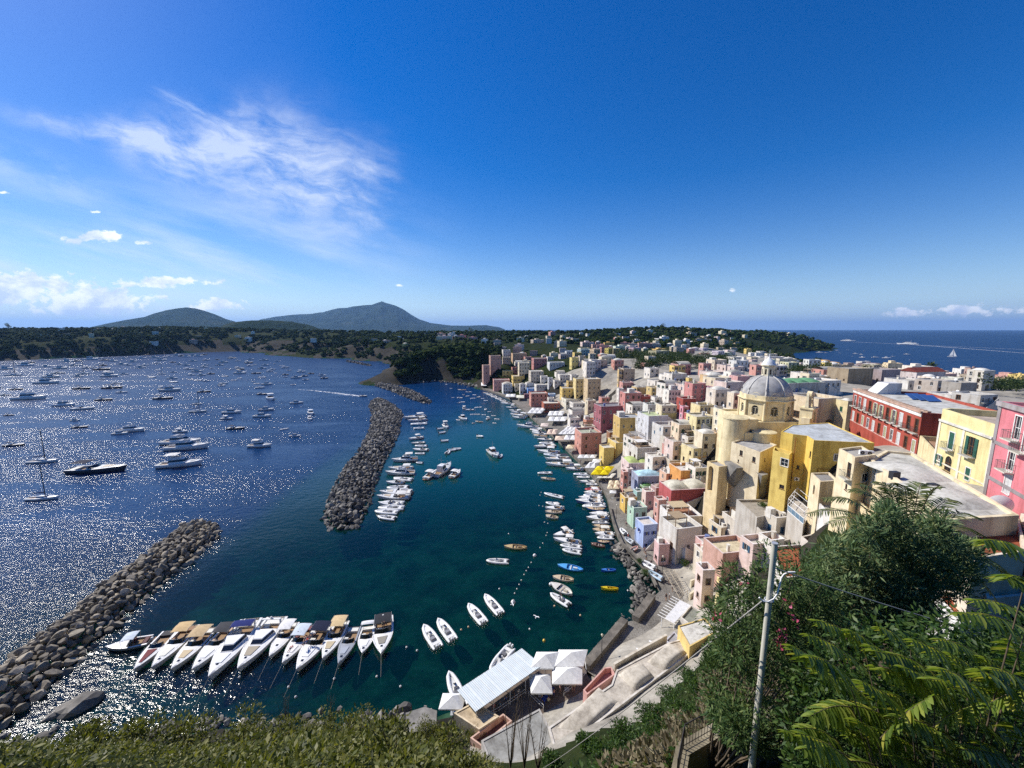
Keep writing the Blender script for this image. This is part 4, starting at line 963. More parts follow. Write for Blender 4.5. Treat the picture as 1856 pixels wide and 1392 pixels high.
def spawn(key,p,head,L,label,group,color=None,cat='boat',lift=0):
    e=PROTO[key]
    o=e[0] if not e[2] else copy_tree(e[0])
    e[2]=True
    o.location=(p.x,p.y,lift);o.rotation_euler=(0,0,head);k=L/e[1];o.scale=(k,k*random.uniform(1.0,1.16),k)
    if color:
        for ch in KIDS.get(e[0].name,()) if False else [c for c in o.children if c.name.startswith(('hull','tube'))]: ch.color=(*color,1)
    return tag(o,label,cat,group)
BAY=[]
def bay(ox,oy,*rows):
    for r in rows: BAY.append((ox+r[0]/4,oy+r[1]/4,r[2]/4,r[3] if len(r)>3 else None))
bay(0,560,(310,1110,215,'S'),(310,1378,225,'S'),(1435,745,125,'S'),(1430,690,65),(1355,1012,300,'Y'),(1310,975,260,'C'),(1310,892,95),(1160,1032,40,'r'),(1170,470,62,'S'),(100,480,122,'S'),(310,372,60,'S'),(600,470,92,'S'),(712,357,70,'S'),(1095,347,60,'S'),(995,347,55,'S'),(470,362,60,'S'),
 (710,1175,390,'D'),(1305,1135,310,'X'),(950,885,190,'E'),(870,905,110,'E'),(105,990,145,'D'),(65,770,70,'D'),(545,808,70,'C'),(580,858,112,'D'),(603,725,160,'g'),(465,700,150,'C'),(755,660,115),(215,652,232,'C'),(40,625,85),(120,583,92),(595,578,115),(815,573,140,'D'),(845,542,76),(885,605,76),(340,538,172,'C'),(372,495,112),(570,490,66),(425,466,92),(10,570,40),(795,488,112),(742,510,42),(900,472,62),(785,464,80),(740,440,112),(640,428,82),(440,432,92),(545,410,92),(490,382,82),(335,418,60),(190,410,112),(45,435,102),(25,398,42),(732,398,50),(752,410,50),(660,367,102),(818,378,60),(930,406,52),(885,402,60),(962,382,62),(1020,426,72),(1055,410,50),(1105,495,60,'r'),(1140,396,52),(1165,372,82),(1185,650,130,'D'),(1180,578,66),(1235,592,142,'C'),(1150,442,40),(1225,426,32),(1260,458,46),(1250,504,72),(1265,529,60,'r'),(1255,386,42),(1300,401,50),(1352,408,52),(1372,436,72),(1400,378,60),(1390,478,50),(1430,453,80),(1462,481,60),(1530,470,52),(1385,511,42),(1440,518,62,'r'),(1497,523,50),(1480,600,92,'D'),(1605,553,56),(1635,488,46,'r'),(1640,432,32),(1676,438,32),(1700,516,42,'r'),(1680,752,132,'E'),(1645,797,82),(1710,868,122,'D'),(1480,422,52),(1492,405,42),(1497,372,52),(1535,432,32),(1592,407,62),(1620,387,62),(1577,367,32),(1690,360,62),(1727,376,32),(1720,421,32),(1745,438,52),(1742,462,80),(1740,500,26,'r'),(1805,391,52),(1812,412,42),(1282,336,62),(1320,341,52),(1352,347,62),(1400,337,62),(1440,341,62),(1482,331,42),(1230,347,52),(1198,352,42),(1120,352,62),(1030,357,62),(900,360,52),(762,370,62),(560,378,60),(130,395,50),(230,390,46))
bay(400,560,(80,356,52),(125,376,32),(215,366,52),(203,386,62),(210,411,42),(247,404,32),(315,371,62),(325,406,52),(300,431,62),(392,398,22),(410,380,36),(440,409,26),(468,425,52),(495,446,36),(135,431,62),(140,466,82),(75,438,32),(35,488,46,'r'),(98,516,42,'r'),(140,501,32,'r'),(258,466,66),(355,453,46),(377,439,42),(400,464,26,'r'),(305,496,56,'r'),(470,476,42),(470,493,32),(585,456,56),(655,468,42),(548,498,76),(608,486,46),(615,513,46),(735,483,56),(752,501,52),(527,549,40),(238,526,30),(265,541,46),(335,546,76,'E'),(285,571,66),(300,618,72),(365,652,60,'T'),(550,682,92,'C'),(330,732,106,'E'),(300,780,122,'E'),(655,758,48,'T'),(648,798,38,'T'),(463,870,66,'L'),(540,922,82,'C'),(282,997,160,'X'),(20,540,60),(10,556,40))
bay_rows={}
BAY.sort(key=lambda b:b[1])
n=len(BAY);band_names=['far edge line','second far line','third line','fourth line','fifth line','sixth line','seventh line','near line']
bands=[BAY[i*n//8:(i+1)*n//8] for i in range(8)]
rd=random.Random(3)
TYN={'S':('sailing yacht','sail'),'Y':('white motor yacht','cruiser'),'C':('white flybridge cruiser','cruiser'),'E':('white motor yacht','cruiser'),'X':('white motor yacht with cover','cruiser_cover'),'D':('dark motor yacht','express_dark'),'r':('small open boat','rib'),'g':('long low launch','express_open'),'T':('white boat seen end on','launch'),'L':('white inflatable','rib_two'),None:('white motorboat',None)}
for bi,bd in enumerate(bands):
    for i,(px,py,lp,ty) in enumerate(sorted(bd)):
        p=onz(px,py+.5,0);dep=depth_of(p);az=math.atan2(p.x,p.y);head=R(rd.uniform(1,13))
        if ty=='T': head=-az+R(-80)
        if ty=='L': head=R(40)
        L=lp*dep/FPX/max(.5,abs(math.cos(head)-p.x/p.y*math.sin(head)))
        L=min(L,26)
        nm,key=TYN[ty];small=lp<15
        if small:
            key='s_sail' if ty=='S' else 's_rib' if ty=='r' else rd.choice(['s_motor','s_cruiser','s_motor','s_dark']) if L>7 else rd.choice(['s_open','s_motor','s_rib'])
            if key=='s_dark': nm='dark motorboat'
        elif key is None: key=rd.choice(['express','cruiser','cruiser_cover','express_dark','cruiser','express']) if L>8.5 else rd.choice(['launch','cabin_boat','launch_open'])
        if key=='express_dark' and nm.startswith('white'): nm='dark motor yacht'
        col=(.05,.055,.075) if ty=='D' or (key=='express_dark') else rd.choice(HC)
        lb=f'{nm} at anchor, {ordw(i+1)} from left, {band_names[bi]} of the bay'
        spawn(key,p,head,L,lb,'boats anchored in the open bay',None if small else col)
# boat with a wake
p=onz(662,718.5,0);spawn('launch_open',onz(659,718.5,0),R(-20)-math.atan2(p.x,p.y)*0,7,'small speedboat drawing a white wake past the middle breakwater',None,(.3,.3,.32))
# --- boats tied along the middle breakwater
G4='boats moored stern-to along the middle breakwater'
lst=[(734,758,771,754,'express'),(741,763,773,760,'launch'),(744,769,773,767,'rib_two'),(749,776,769,775,'rib'),(742,796,766,792,'launch'),(747,803,770,801,'express_open'),(752,807.5,774,807.5,'rib'),(750,815,775,815,'launch_open'),(752,821,770,821,'rib'),(713,835,757,832,'cruiser_cover'),(707,849,748,848,'launch_open'),(702,858,751,857,'cruiser'),(713,866,746,869,'rib_two'),(702,874,731,874,'launch'),(701,884,740,883,'rib'),(692,893,746,892,'express_open'),(687,901,742,901,'express'),(695,909,731,911,'rib_two'),(688,912,722,913,'launch_open'),(685,920,731,920,'rib_two'),(679,926,720,928,'rib_two'),(684,935,716,939,'rib')]
for i,(a,b,c,d,k) in enumerate(lst):
    q=onz(a,b,.5);s=onz(c,d,.5);L=(q-s).length;m=(q+s)/2
    if 'launch' in k and L>9: k='express'
    spawn(k,m,math.atan2(q.y-s.y,q.x-s.x),L,f'{ {"express":"white motor yacht","launch":"white motorboat","rib_two":"white inflatable","rib":"white inflatable","express_open":"white motor yacht","launch_open":"white motorboat","cruiser_cover":"big white cruiser","cruiser":"white cabin cruiser"}[k]}, {ordw(i+1)} from the far end of the boats along the middle breakwater',G4,rd.choice(HC))
p=onz(760,840,0);spawn('dinghy',p,R(170),3.2,'white dinghy tied beside the big cruiser at the middle breakwater',None)
# --- boats along the quay
G5='small boats moored bows-out along the near quay'
lst=[(1069,881,1087,882,'gozzo',(.08,.22,.5),'blue'),(1068,872,1085,870,'launch_open',None,'white'),(1060,893,1089,891,'launch',None,'white'),(1057,897,1090,898,'rib',None,'white'),(1051,903,1089,903,'launch_open',None,'white'),(1046,909,1090,910,'launch_open',(.1,.15,.3),'blue hulled'),(1055,917,1095,915,'rib_two',None,'white'),(1064,921,1096,922,'gozzo',(.06,.2,.5),'blue'),(1070,931,1101,931,'launch_open',None,'white'),(1065,939,1102,938,'launch',(.7,.6,.45),'cream'),(1073,946,1102,945,'rib',(.5,.5,.5),'grey'),(1077,952,1107,954,'gozzo',(.75,.68,.55),'cream'),(1075,959,1109,960,'gozzo_awning',(.7,.62,.5),'tan'),(1080,967,1112,967,'launch_open',None,'white'),(1082,973,1111,973,'rib',None,'white'),(1084,980,1105,980,'gozzo',(.04,.15,.5),'blue'),(1060,886,1087,886,'rib',(.55,.1,.1),'red trimmed'),(1050,906,1080,906,'rib',None,'white')]
for i,(a,b,c,d,k,col,cn) in enumerate(lst):
    q=onz(a,b,.5);s=onz(c,d,.5)
    spawn(k,(q+s)/2,math.atan2(q.y-s.y,q.x-s.x),min((q-s).length,9),f'{cn} boat, {ordw(i+1)} listed of the boats packed along the near quay, lying {"beside the wall" if c>1095 else "bows out to the harbour"}',G5,col or rd.choice(HC))
for i,o in enumerate(sorted([x for x in COL.objects if x.get('group')==G5],key=lambda x:x.location.y)):
    nm=o['label'].split(' boat,')[0];o['label']=f'{nm} boat, {ordw(i+1)} along the near quay counting away from the riprap'
G6='boats moored along the upper quay'
lst=[(927,752,957,755,'express'),(939,773,976,775,'cruiser'),(965,781,988,785,'launch'),(968,789,992,792,'gozzo'),(975,797,1000,797,'launch_open'),(977,803,1003,803,'rib'),(970,811,1005,807,'express_open'),(976,819,1012,821,'launch'),(985,823,1015,826,'rib_two'),(991,833,1033,831,'express_dark'),(992,842,1040,843,'express'),(1027,850,1057,850,'launch'),(1039,859,1065,859,'rib'),(1045,864,1068,864,'rib_two'),(1052,873,1078,873,'launch_open'),(1062,877,1083,877,'rib'),(910,731,932,733,'express_open'),(918,739,936,739,'launch'),(924,744,940,745,'launch_open'),(928,748,948,748,'launch'),(960,778,980,779,'rib'),(966,785,990,788,'launch_open'),(930,757,952,758,'launch')]
for k_ in range(15):
    u=k_/14;lst.append((876+u*38,712+u*18,888+u*38,712.5+u*18,('gozzo','launch_open','rib')[k_%3]))
out=[]
for (a,b,c,d,k) in lst:
    q=onz(a,b,.4);s=onz(c,d,.4);out.append((spawn(k,(q+s)/2,math.atan2(q.y-s.y,q.x-s.x),min((q-s).length,15),'x','x',rd.choice(HC+[(.5,.55,.6)])),k))
out.sort(key=lambda e:e[0].location.y)
NM={'express':'white motor yacht','cruiser':'large cabin cruiser','launch':'white motorboat','gozzo':'wooden boat','launch_open':'open motorboat','rib':'inflatable boat','express_open':'open white yacht','rib_two':'inflatable boat','express_dark':'yacht with a dark cover'}
for i,(o,k) in enumerate(out): tag(o,f'{NM[k]}, {ordw(i+1)} along the upper quay counting from the yellow parasols',None,G6)
# --- moored cluster near the far end of the harbour
G7='little boats clustered in the inner harbour'
cl=[(150,590,60,'gozzo'),(200,605,40,'launch_open'),(160,625,24,'dinghy'),(190,635,28,'dinghy'),(85,645,18,'dinghy'),(120,645,26,'dinghy'),(145,646,24,'dinghy'),(240,626,26,'dinghy'),(228,650,38,'rib'),(270,640,42,'rib'),(300,652,24,'dinghy'),(322,665,32,'rib'),(130,682,26,'dinghy'),(158,676,32,'rib'),(38,548,16,'dinghy'),(70,578,16,'dinghy'),(165,722,64,'launch'),(205,735,56,'launch_open'),(265,716,50,'rib_two'),(320,730,48,'rib_two'),(347,748,26,'dinghy'),(228,766,38,'rib'),(262,766,44,'rib_two'),(308,769,32,'rib'),(380,776,36,'rib_two'),(335,800,56,'launch'),(402,800,40,'rib'),(386,829,32,'rib'),(275,821,60,'gozzo'),(230,831,28,'dinghy'),(122,806,36,'rib')]
out=[]
for x,y,l,k in cl:
    px,py=800+x/4,560+y/4;p=onz(px,py,0);h=R(rd.uniform(-25,25))+(R(90) if rd.random()<.35 else 0)+(PI if rd.random()<.5 else 0)
    out.append((spawn(k,p,h,max(2.6,l/4*depth_of(p)/FPX),'x',G7,rd.choice(HC)),k,p))
out.sort(key=lambda e:-e[2].y)
for i,(o,k,p) in enumerate(out): o['label']=f'{NM.get(k,"white dinghy")}, {ordw(i+1)} from the cliff side in the inner harbour cluster'
o=spawn('fish',onz(840,760,0),R(-62),10.5,'white fishing boat with mast among the inner harbour cluster','workboats in the harbour',(.72,.72,.7),'fishing boat')
o=spawn('fish',onz(894,824,0),R(-68),11.5,'fishing boat moored alone in mid harbour, bow toward the viewer','workboats in the harbour',(.62,.62,.6),'fishing boat')
o=place(fishing_boat(13,4.4,'tour_boat',(.74,.74,.74)),onz(803,855,0),None,'white tour boat crowded with passengers between two smaller boats','boat','workboats in the harbour',R(72))
o=place(cruiser(9.5,3.6,cov=(.74,.73,.7)),onz(808,774,0),None,'white cabin boat with white awning and dinghies at its side','boat',None,R(-70))
for i,(px,py,L,h,lb) in enumerate([(781,863,8.5,72,'white covered boat tied on the seaward side of the tour boat'),(826,861,7.5,70,'white boat tied on the quay side of the tour boat')]): spawn('launch',onz(px,py,0),R(h),L,lb,'workboats in the harbour')
for px,py,h,lb in [(799,778,20,'upper white dinghy beside the white cabin boat'),(802,785,30,'lower white dinghy beside the white cabin boat'),(807,800,10,'lone white dinghy below the white cabin boat'),(812,821,80,'white dinghy at the end of the string above the tour boat'),(820,817,12,'middle dinghy of the string above the tour boat'),(829,815,8,'last dinghy of the string above the tour boat, nearest the fishing boat'),(907,828,70,'white tender alongside the lone fishing boat'),(871,792,-30,'small lone dinghy in open mid harbour water')]:
    spawn('dinghy',onz(px,py,0),R(h),4.2,lb,'dinghies about the harbour')
duo(818,1228,832,1262,rib(7,2.3,1),'white inflatable tied at the seaward end of the restaurant','boat')
duo(897,1205,917,1182,rib(6.5,2.3,2),'white inflatable with two outboards behind the restaurant roof','boat')
# --- boats on the sea at the right
G8='boats anchored on the sea to the right'
for i,(x,y,l) in enumerate([(228,300,28),(250,296,18),(352,300,20),(372,318,40),(420,319,18),(485,300,22),(503,303,18),(578,298,14),(633,326,30),(676,331,22),(683,353,34),(775,353,36),(857,358,46),(905,346,22),(1005,331,34),(702,305,14),(520,320,12),(612,345,12),(455,310,14),(300,296,14),(1030,372,14)]):
    p=onz(1392+x/4,560+y/4,0);spawn('s_cruiser' if l>20 else 's_motor',p,-math.atan2(p.x,p.y)+R(rd.uniform(-25,25)),l/4*depth_of(p)/FPX,f'small white boat, {ordw(i+1)} listed on the sea beyond the rooftops',G8)
for i,o in enumerate(sorted([x for x in COL.objects if x.get('group')==G8],key=lambda x:x.location.x/x.location.y)): o['label']=f'small white boat, {ordw(i+1)} from the left on the sea beyond the rooftops'
p=onz(1725,647,0);o=sailboat(14,4,'sailing_dinghy');mb=MB();mb.poly([(1.0,0,2.2),(-4.4,0,2.0),(1.2,.4,18)],0);mb.poly([(6.6,0,2.0),(1.5,.5,2.2),(1.5,.4,16)],0);mb.build('sail',CLOTH,o,color=(.8,.8,.78));place(o,p,None,'lone white sailing boat under sail off the right shore','sailing boat',None,-.9)
def ferry(px,py,L,label,head):
    p=onz(px,py,0);o=empty('ferry',(p.x,p.y,0),head,label,'ferry','ferries crossing the right sea')
    hb,db,X,zs=hull(L,L*.18,L*.07,open_=False,full=.6);hb.build('hull',GEL,o,color=Wt);db.build('deck',[GEL,TEAK],o,color=Wt)
    trunk_cabin(-.4*L,.3*L,L*.08,L*.06,L*.068,L*.06,L*.05,L*.02).build('saloon',[GEL,BGLASS],o,color=Wt)
    trunk_cabin(-.15*L,.2*L,L*.06,L*.045,L*.128,L*.04,L*.05,L*.02).build('bridge',[GEL,BGLASS],o,color=Wt)
    mb=MB();mb.tube([(-.12*L,0,L*.16),(-.12*L,0,L*.28)],L*.008,5);mb.build('mast',GREYM,o)
    return o
ferry(1536,618.5,55,'white fast ferry far out, leading the longer wake',-1.0);ferry(1646,624.5,60,'white ferry with a mast out on the right sea',-1.0+PI)
def mk_foam():
    t=NT('wake_foam');n=t.noise(.35,6,.7);c=t.sstep(n,.42,.62)
    p=t.n('ShaderNodeBsdfDiffuse');p.inputs['Color'].default_value=(.8,.82,.84,1);tr=t.n('ShaderNodeBsdfTransparent')
    m=t.n('ShaderNodeMixShader');t.l(c,m.inputs[0]);t.l(tr.outputs[0],m.inputs[1]);t.l(p.outputs[0],m.inputs[2]);t.l(m.outputs[0],t.out.inputs[0]);return t.mat
FOAM=M('wake_foam',mk_foam)
def wake(pts,label,scale=1):
    mb=MB();c=[]
    for px,py,w in pts: c.append((onz(px,py,.06),w))
    L=[];Rr=[]
    for i,(p,w) in enumerate(c):
        a=c[max(0,i-1)][0];b=c[min(len(c)-1,i+1)][0];d=(b-a).normalized();n=Vector((-d.y,d.x,0));L.append(tuple(p+n*w));Rr.append(tuple(p-n*w))
    mb.loft([[l,r] for l,r in zip(L,Rr)],0);tag(mb.build('wake',FOAM),label,'foam',kind='stuff')
wake([(657,718.6,.8),(645,717,2.2),(630,715.2,2.6),(610,712.6,2.2),(590,710.4,1.6),(565,707.6,1.0),(540,706,.5)],'white wake trailing behind the speedboat')
wake([(1546,619.7,6),(1600,622,5),(1650,624.6,4),(1750,629,4),(1870,634,4)],'long white wake of the fast ferry')
wake([(1660,625.8,8),(1700,628,6),(1780,634,4),(1870,641,3)],'second wake line behind the nearer ferry')
# --- buoys
BUOY=tinted('buoy_plastic',.4,.4)
bp=[]
def buoy(px,py,r,col,label,group):
    p=onz(px,py,0);mb=MB();mb.ball(0,0,r*.45,r,10,7)
    mb.tube([(0,0,r*1.3),(0,0,r*1.7)],r*.2,6);o=mb.build('buoy',BUOY,None,(p.x,p.y,0),color=col);tag(o,label,'buoy',group)
for i,(px,py) in enumerate([(979,898),(981,893),(977,917),(984,918),(987,947),(993,949),(992,966),(990,971),(984,985),(979,993),(963,1020),(958,1029),(954,1035),(950,1042),(945,1052),(941,1060),(937,1068),(933,1076)]):
    buoy(px,py,.17,(.75,.72,.65),'small pale float on the line running through the harbour','floats on the harbour line')
buoy(969,1008,.45,(.8,.8,.78),'large white ball buoy on the line beside the white inflatable',None)
buoy(930,1093,.5,(.75,.72,.66),'white float cluster off the four outboard boats',None);buoy(998,1060,.4,(.8,.79,.76),'white ball fender at the stern of the broad wooden boat',None)
buoy(986,1162,.28,(.75,.5,.08),'yellow buoy in the dark water behind the restaurant',None)
for px,py,lb in [(737,1174,'left buoy of the pair beside the charcoal topped yacht'),(756,1180,'right buoy of the pair beside the charcoal topped yacht'),(606,1231,'mooring buoy in front of the slim grey launch'),(683,1227,'mooring buoy in front of the charcoal topped yacht'),(536,1264,'double white float in the weedy shallows'),(434,1228,'float below the large white yachts'),(523,1246,'float between the yacht row and the green bank'),(726,1245,'pale buoy over the dark weedy bottom'),(836,1142,'orange buoy between the outboard boats, nearer one'),(849,1137,'orange buoy between the outboard boats, farther one'),(1052,1116,'orange float off the promenade wall'),(960,1141,'small float in mid water off the restaurant'),(1005,1099,'orange float below the inflatable'),(1138,1071,'white float close to the riprap'),(1118,989,'round orange buoy against the quay corner'),(922,968,'tiny float above the tan rowing boat'),(905,1068,'tiny float near the outboard boats, harbour side')]: buoy(px,py,.2,(.72,.5,.3) if 'orange' in lb else (.76,.74,.7),lb,None)

for k_,e_ in PROTO.items():
    if not e_[2]:
        for c_ in list(KIDS.get(e_[0].name,())): bpy.data.objects.remove(c_)
        bpy.data.objects.remove(e_[0])
# ------------------------------------------------------------------ houses
WINC={}
def win_mesh(w,h,st):
    k=(round(w,1),round(h,1),st)
    if k not in WINC:
        w,h=k[:2];m=MB();m.frame(w,h,.07,2 if w>.7 else 1,1 if h<1.5 else 2,.09,.15)
        if 'n' not in st: m.box(-w/2-.1,w/2+.1,-.10,.0,-.09,0)
        if 't' in st:
            for a,b,c,d in ((-w/2-.14,-w/2,0,h+.14),(w/2,w/2+.14,0,h+.14),(-w/2,w/2,h,h+.14)): m.box(a,b,-.04,.0,c,d)
        g=MB();g.quad((-w/2,.13,0),(w/2,.13,0),(w/2,.13,h),(-w/2,.13,h))
        s=None
        if 's' in st:
            s=[]
            for sg in (-1,1):
                q=MB();x0=sg*(w/2+.03);x1=sg*(w/2+.03+w*.48);q.box(min(x0,x1),max(x0,x1),-.09,-.045,.02,h-.02)
                for i in range(6): q.box(min(x0,x1)+.06,max(x0,x1)-.06,-.10,-.09,.1+i*(h-.2)/6,.1+(i+.55)*(h-.2)/6)
                s.append(q.mesh('shutter',[TINTW]))
        if 'c' in st:
            s=[]
            for sg in (-1,1):
                q=MB();x0=0.01*sg;x1=sg*(w/2-.01);q.box(min(x0,x1),max(x0,x1),.02,.07,.02,h-.02);s.append(q.mesh('shutter',[TINTW]))
        WINC[k]=(m.mesh('window',[TINTW]),g.mesh('pane',[GLASS]),s)
    return WINC[k]
GREEN=(.03,.10,.06);BROWN=(.16,.08,.04);WFR=(.75,.74,.70)
def window(parent,pos,rz,w,h,st='',fc=WFR,sc=GREEN,pane=True):
    a,b,s=win_mesh(w,h,st);o=link('window',a,parent,pos,rz);o.color=(*fc,1)
    if pane: link('pane',b,o)
    if s:
        for q in s: x=link('shutter',q,o);x.color=(*sc,1)
    return o
DOORC={}
def door(parent,pos,rz,w,h,c):
    k=(round(w,1),round(h,1))
    if k not in DOORC:
        m=MB();m.frame(k[0],k[1],.1,2,2,.07,.14);m.quad((-k[0]/2,.12,0),(k[0]/2,.12,0),(k[0]/2,.12,k[1]),(-k[0]/2,.12,k[1]));DOORC[k]=m.mesh('door',[TINTW])
    o=link('door',DOORC[k],parent,pos,rz);o.color=(*c,1);return o
BALC={}
def balcony(parent,pos,rz,w,c=(.08,.08,.08),dp=.75):
    k=round(w,1)
    if k not in BALC:
        m=MB();m.box(-w/2,w/2,-dp,0,-.14,0)
        q=MB()
        for (a,b) in (((-w/2,-.02),(-w/2,-dp+.04)),((-w/2,-dp+.04),(w/2,-dp+.04)),((w/2,-dp+.04),(w/2,-.02))):
            q.tube([(*a,.95),(*b,.95)],.025,4);n=max(2,int(math.hypot(a[0]-b[0],a[1]-b[1])/.16))
            for i in range(n+1): x=a[0]+(b[0]-a[0])*i/n;y=a[1]+(b[1]-a[1])*i/n;q.tube([(x,y,0),(x,y,.95)],.012,3)
        BALC[k]=(m.mesh('balcony',[ROOFM]),q.mesh('railing',[TINTMET]))
    a,b=BALC[k];o=link('balcony',a,parent,pos,rz);o.color=(.6,.58,.52,1);r=link('railing',b,o);r.color=(*c,1);return o
def slab_roof(mb,P,z,mat=0): mb.poly([(x,y,z) for x,y in P],mat)
def inset(P,d):
    n=len(P);out=[]
    for i in range(n):
        p0=Vector(P[i-1]);p=Vector(P[i]);p1=Vector(P[(i+1)%n]);a=(p-p0).normalized();b=(p1-p).normalized()
        na=Vector((-a.y,a.x));nb=Vector((-b.y,b.x));m=(na+nb);m=m/max(.3,m.dot(na));out.append((p+m*d)[:])
    return out
def parapet(mb,P,z,hgt_=.4,th=.25,mat=0):
    """rim on top of walls ending at z: cap and inner face (P counter-clockwise)"""
    Q=inset(P,th);n=len(P)
    for i in range(n):
        j=(i+1)%n
        mb.quad((*P[i],z),(*P[j],z),(*Q[j],z),(*Q[i],z),mat);mb.quad((*Q[i],z),(*Q[j],z),(*Q[j],z-hgt_),(*Q[i],z-hgt_),mat)
    return Q
def roofdome(mb,x0,x1,y0,y1,z,h,mat=0,vault=False,N=10):
    secs=[]
    for i in range(N+1):
        u=i/N*2-1;row=[]
        for j in range(N+1):
            v=j/N*2-1
            f=math.sqrt(max(0,1-v*v*.98)) if vault else (1-u*u)**.6*(1-v*v)**.6
            row.append((x0+(x1-x0)*i/N,y0+(y1-y0)*j/N,z+h*f))
        secs.append(row)
    mb.loft(secs,mat,True)
ROOFC=[(.62,.60,.55),(.5,.48,.44),(.68,.66,.61),(.42,.40,.37),(.58,.54,.47)]
HS=[]
hr=random.Random(21)
def clutter(o,w,d,z,n):
    for _ in range(n):
        x=hr.uniform(-w*.38,w*.38);y=hr.uniform(d*.2,d*.8);k=hr.random()
        if k<.45:
            m=MB();s=hr.uniform(.25,.4);m.box(x-s,x+s,y-s,y+s,z,z+hr.uniform(.7,1.4));m.box(x-s-.08,x+s+.08,y-s-.08,y+s+.08,z+1.41,z+1.52);m.build('chimney',PLASTER,o,color=(.7,.67,.6))
        elif k<.7:
            m=MB();m.tube([(x,y,z),(x,y,z+.9)],.04,5);c=MB()
            secs=[[(x+.0-.12*(1-r*r),y+.42*r*math.cos(a*PI/5),z+1.1+.42*r*math.sin(a*PI/5)) for a in range(10)] for r in (.05,.5,1)]
            m.loft(secs,0,True,True);m.build('satellite_dish',WHITE,o)
        elif k<.85:
            m=MB();m.tube([(x,y,z+.1),(x,y,z+1.5)],.55,10);m.build('water_tank',TINTMET,o,color=hr.choice([(.5,.5,.5),(.15,.2,.4),(.6,.58,.55)]))
        else:
            m=MB();s=min(w*.2,1.4);m.box(x-s,x+s,y-s,y+s,z,z+2.1);m.build('roof_hut',PLASTER,o,color=(.72,.69,.62))
def pergola(o,x0,x1,y0,y1,z,h=2.2,col=(.3,.2,.12),cover=None):
    m=MB()
    for x in (x0,x1):
        for y in (y0,y1): m.box(x-.07,x+.07,y-.07,y+.07,z,z+h)
        m.box(x-.06,x+.06,y0-.2,y1+.2,z+h+.002,z+h+.14)
    n=max(4,int((y1-y0)/.5))
    for i in range(n+1): y=y0+(y1-y0)*i/n;m.box(x0-.25,x1+.25,y-.04,y+.04,z+h+.142,z+h+.24)
    p=m.build('pergola',TINTW,o,color=col)
    if cover:
        m=MB();m.box(x0-.2,x1+.2,y0-.1,y1+.1,z+h+.245,z+h+.27);m.build('reed_cover',CLOTH,p,color=cover)
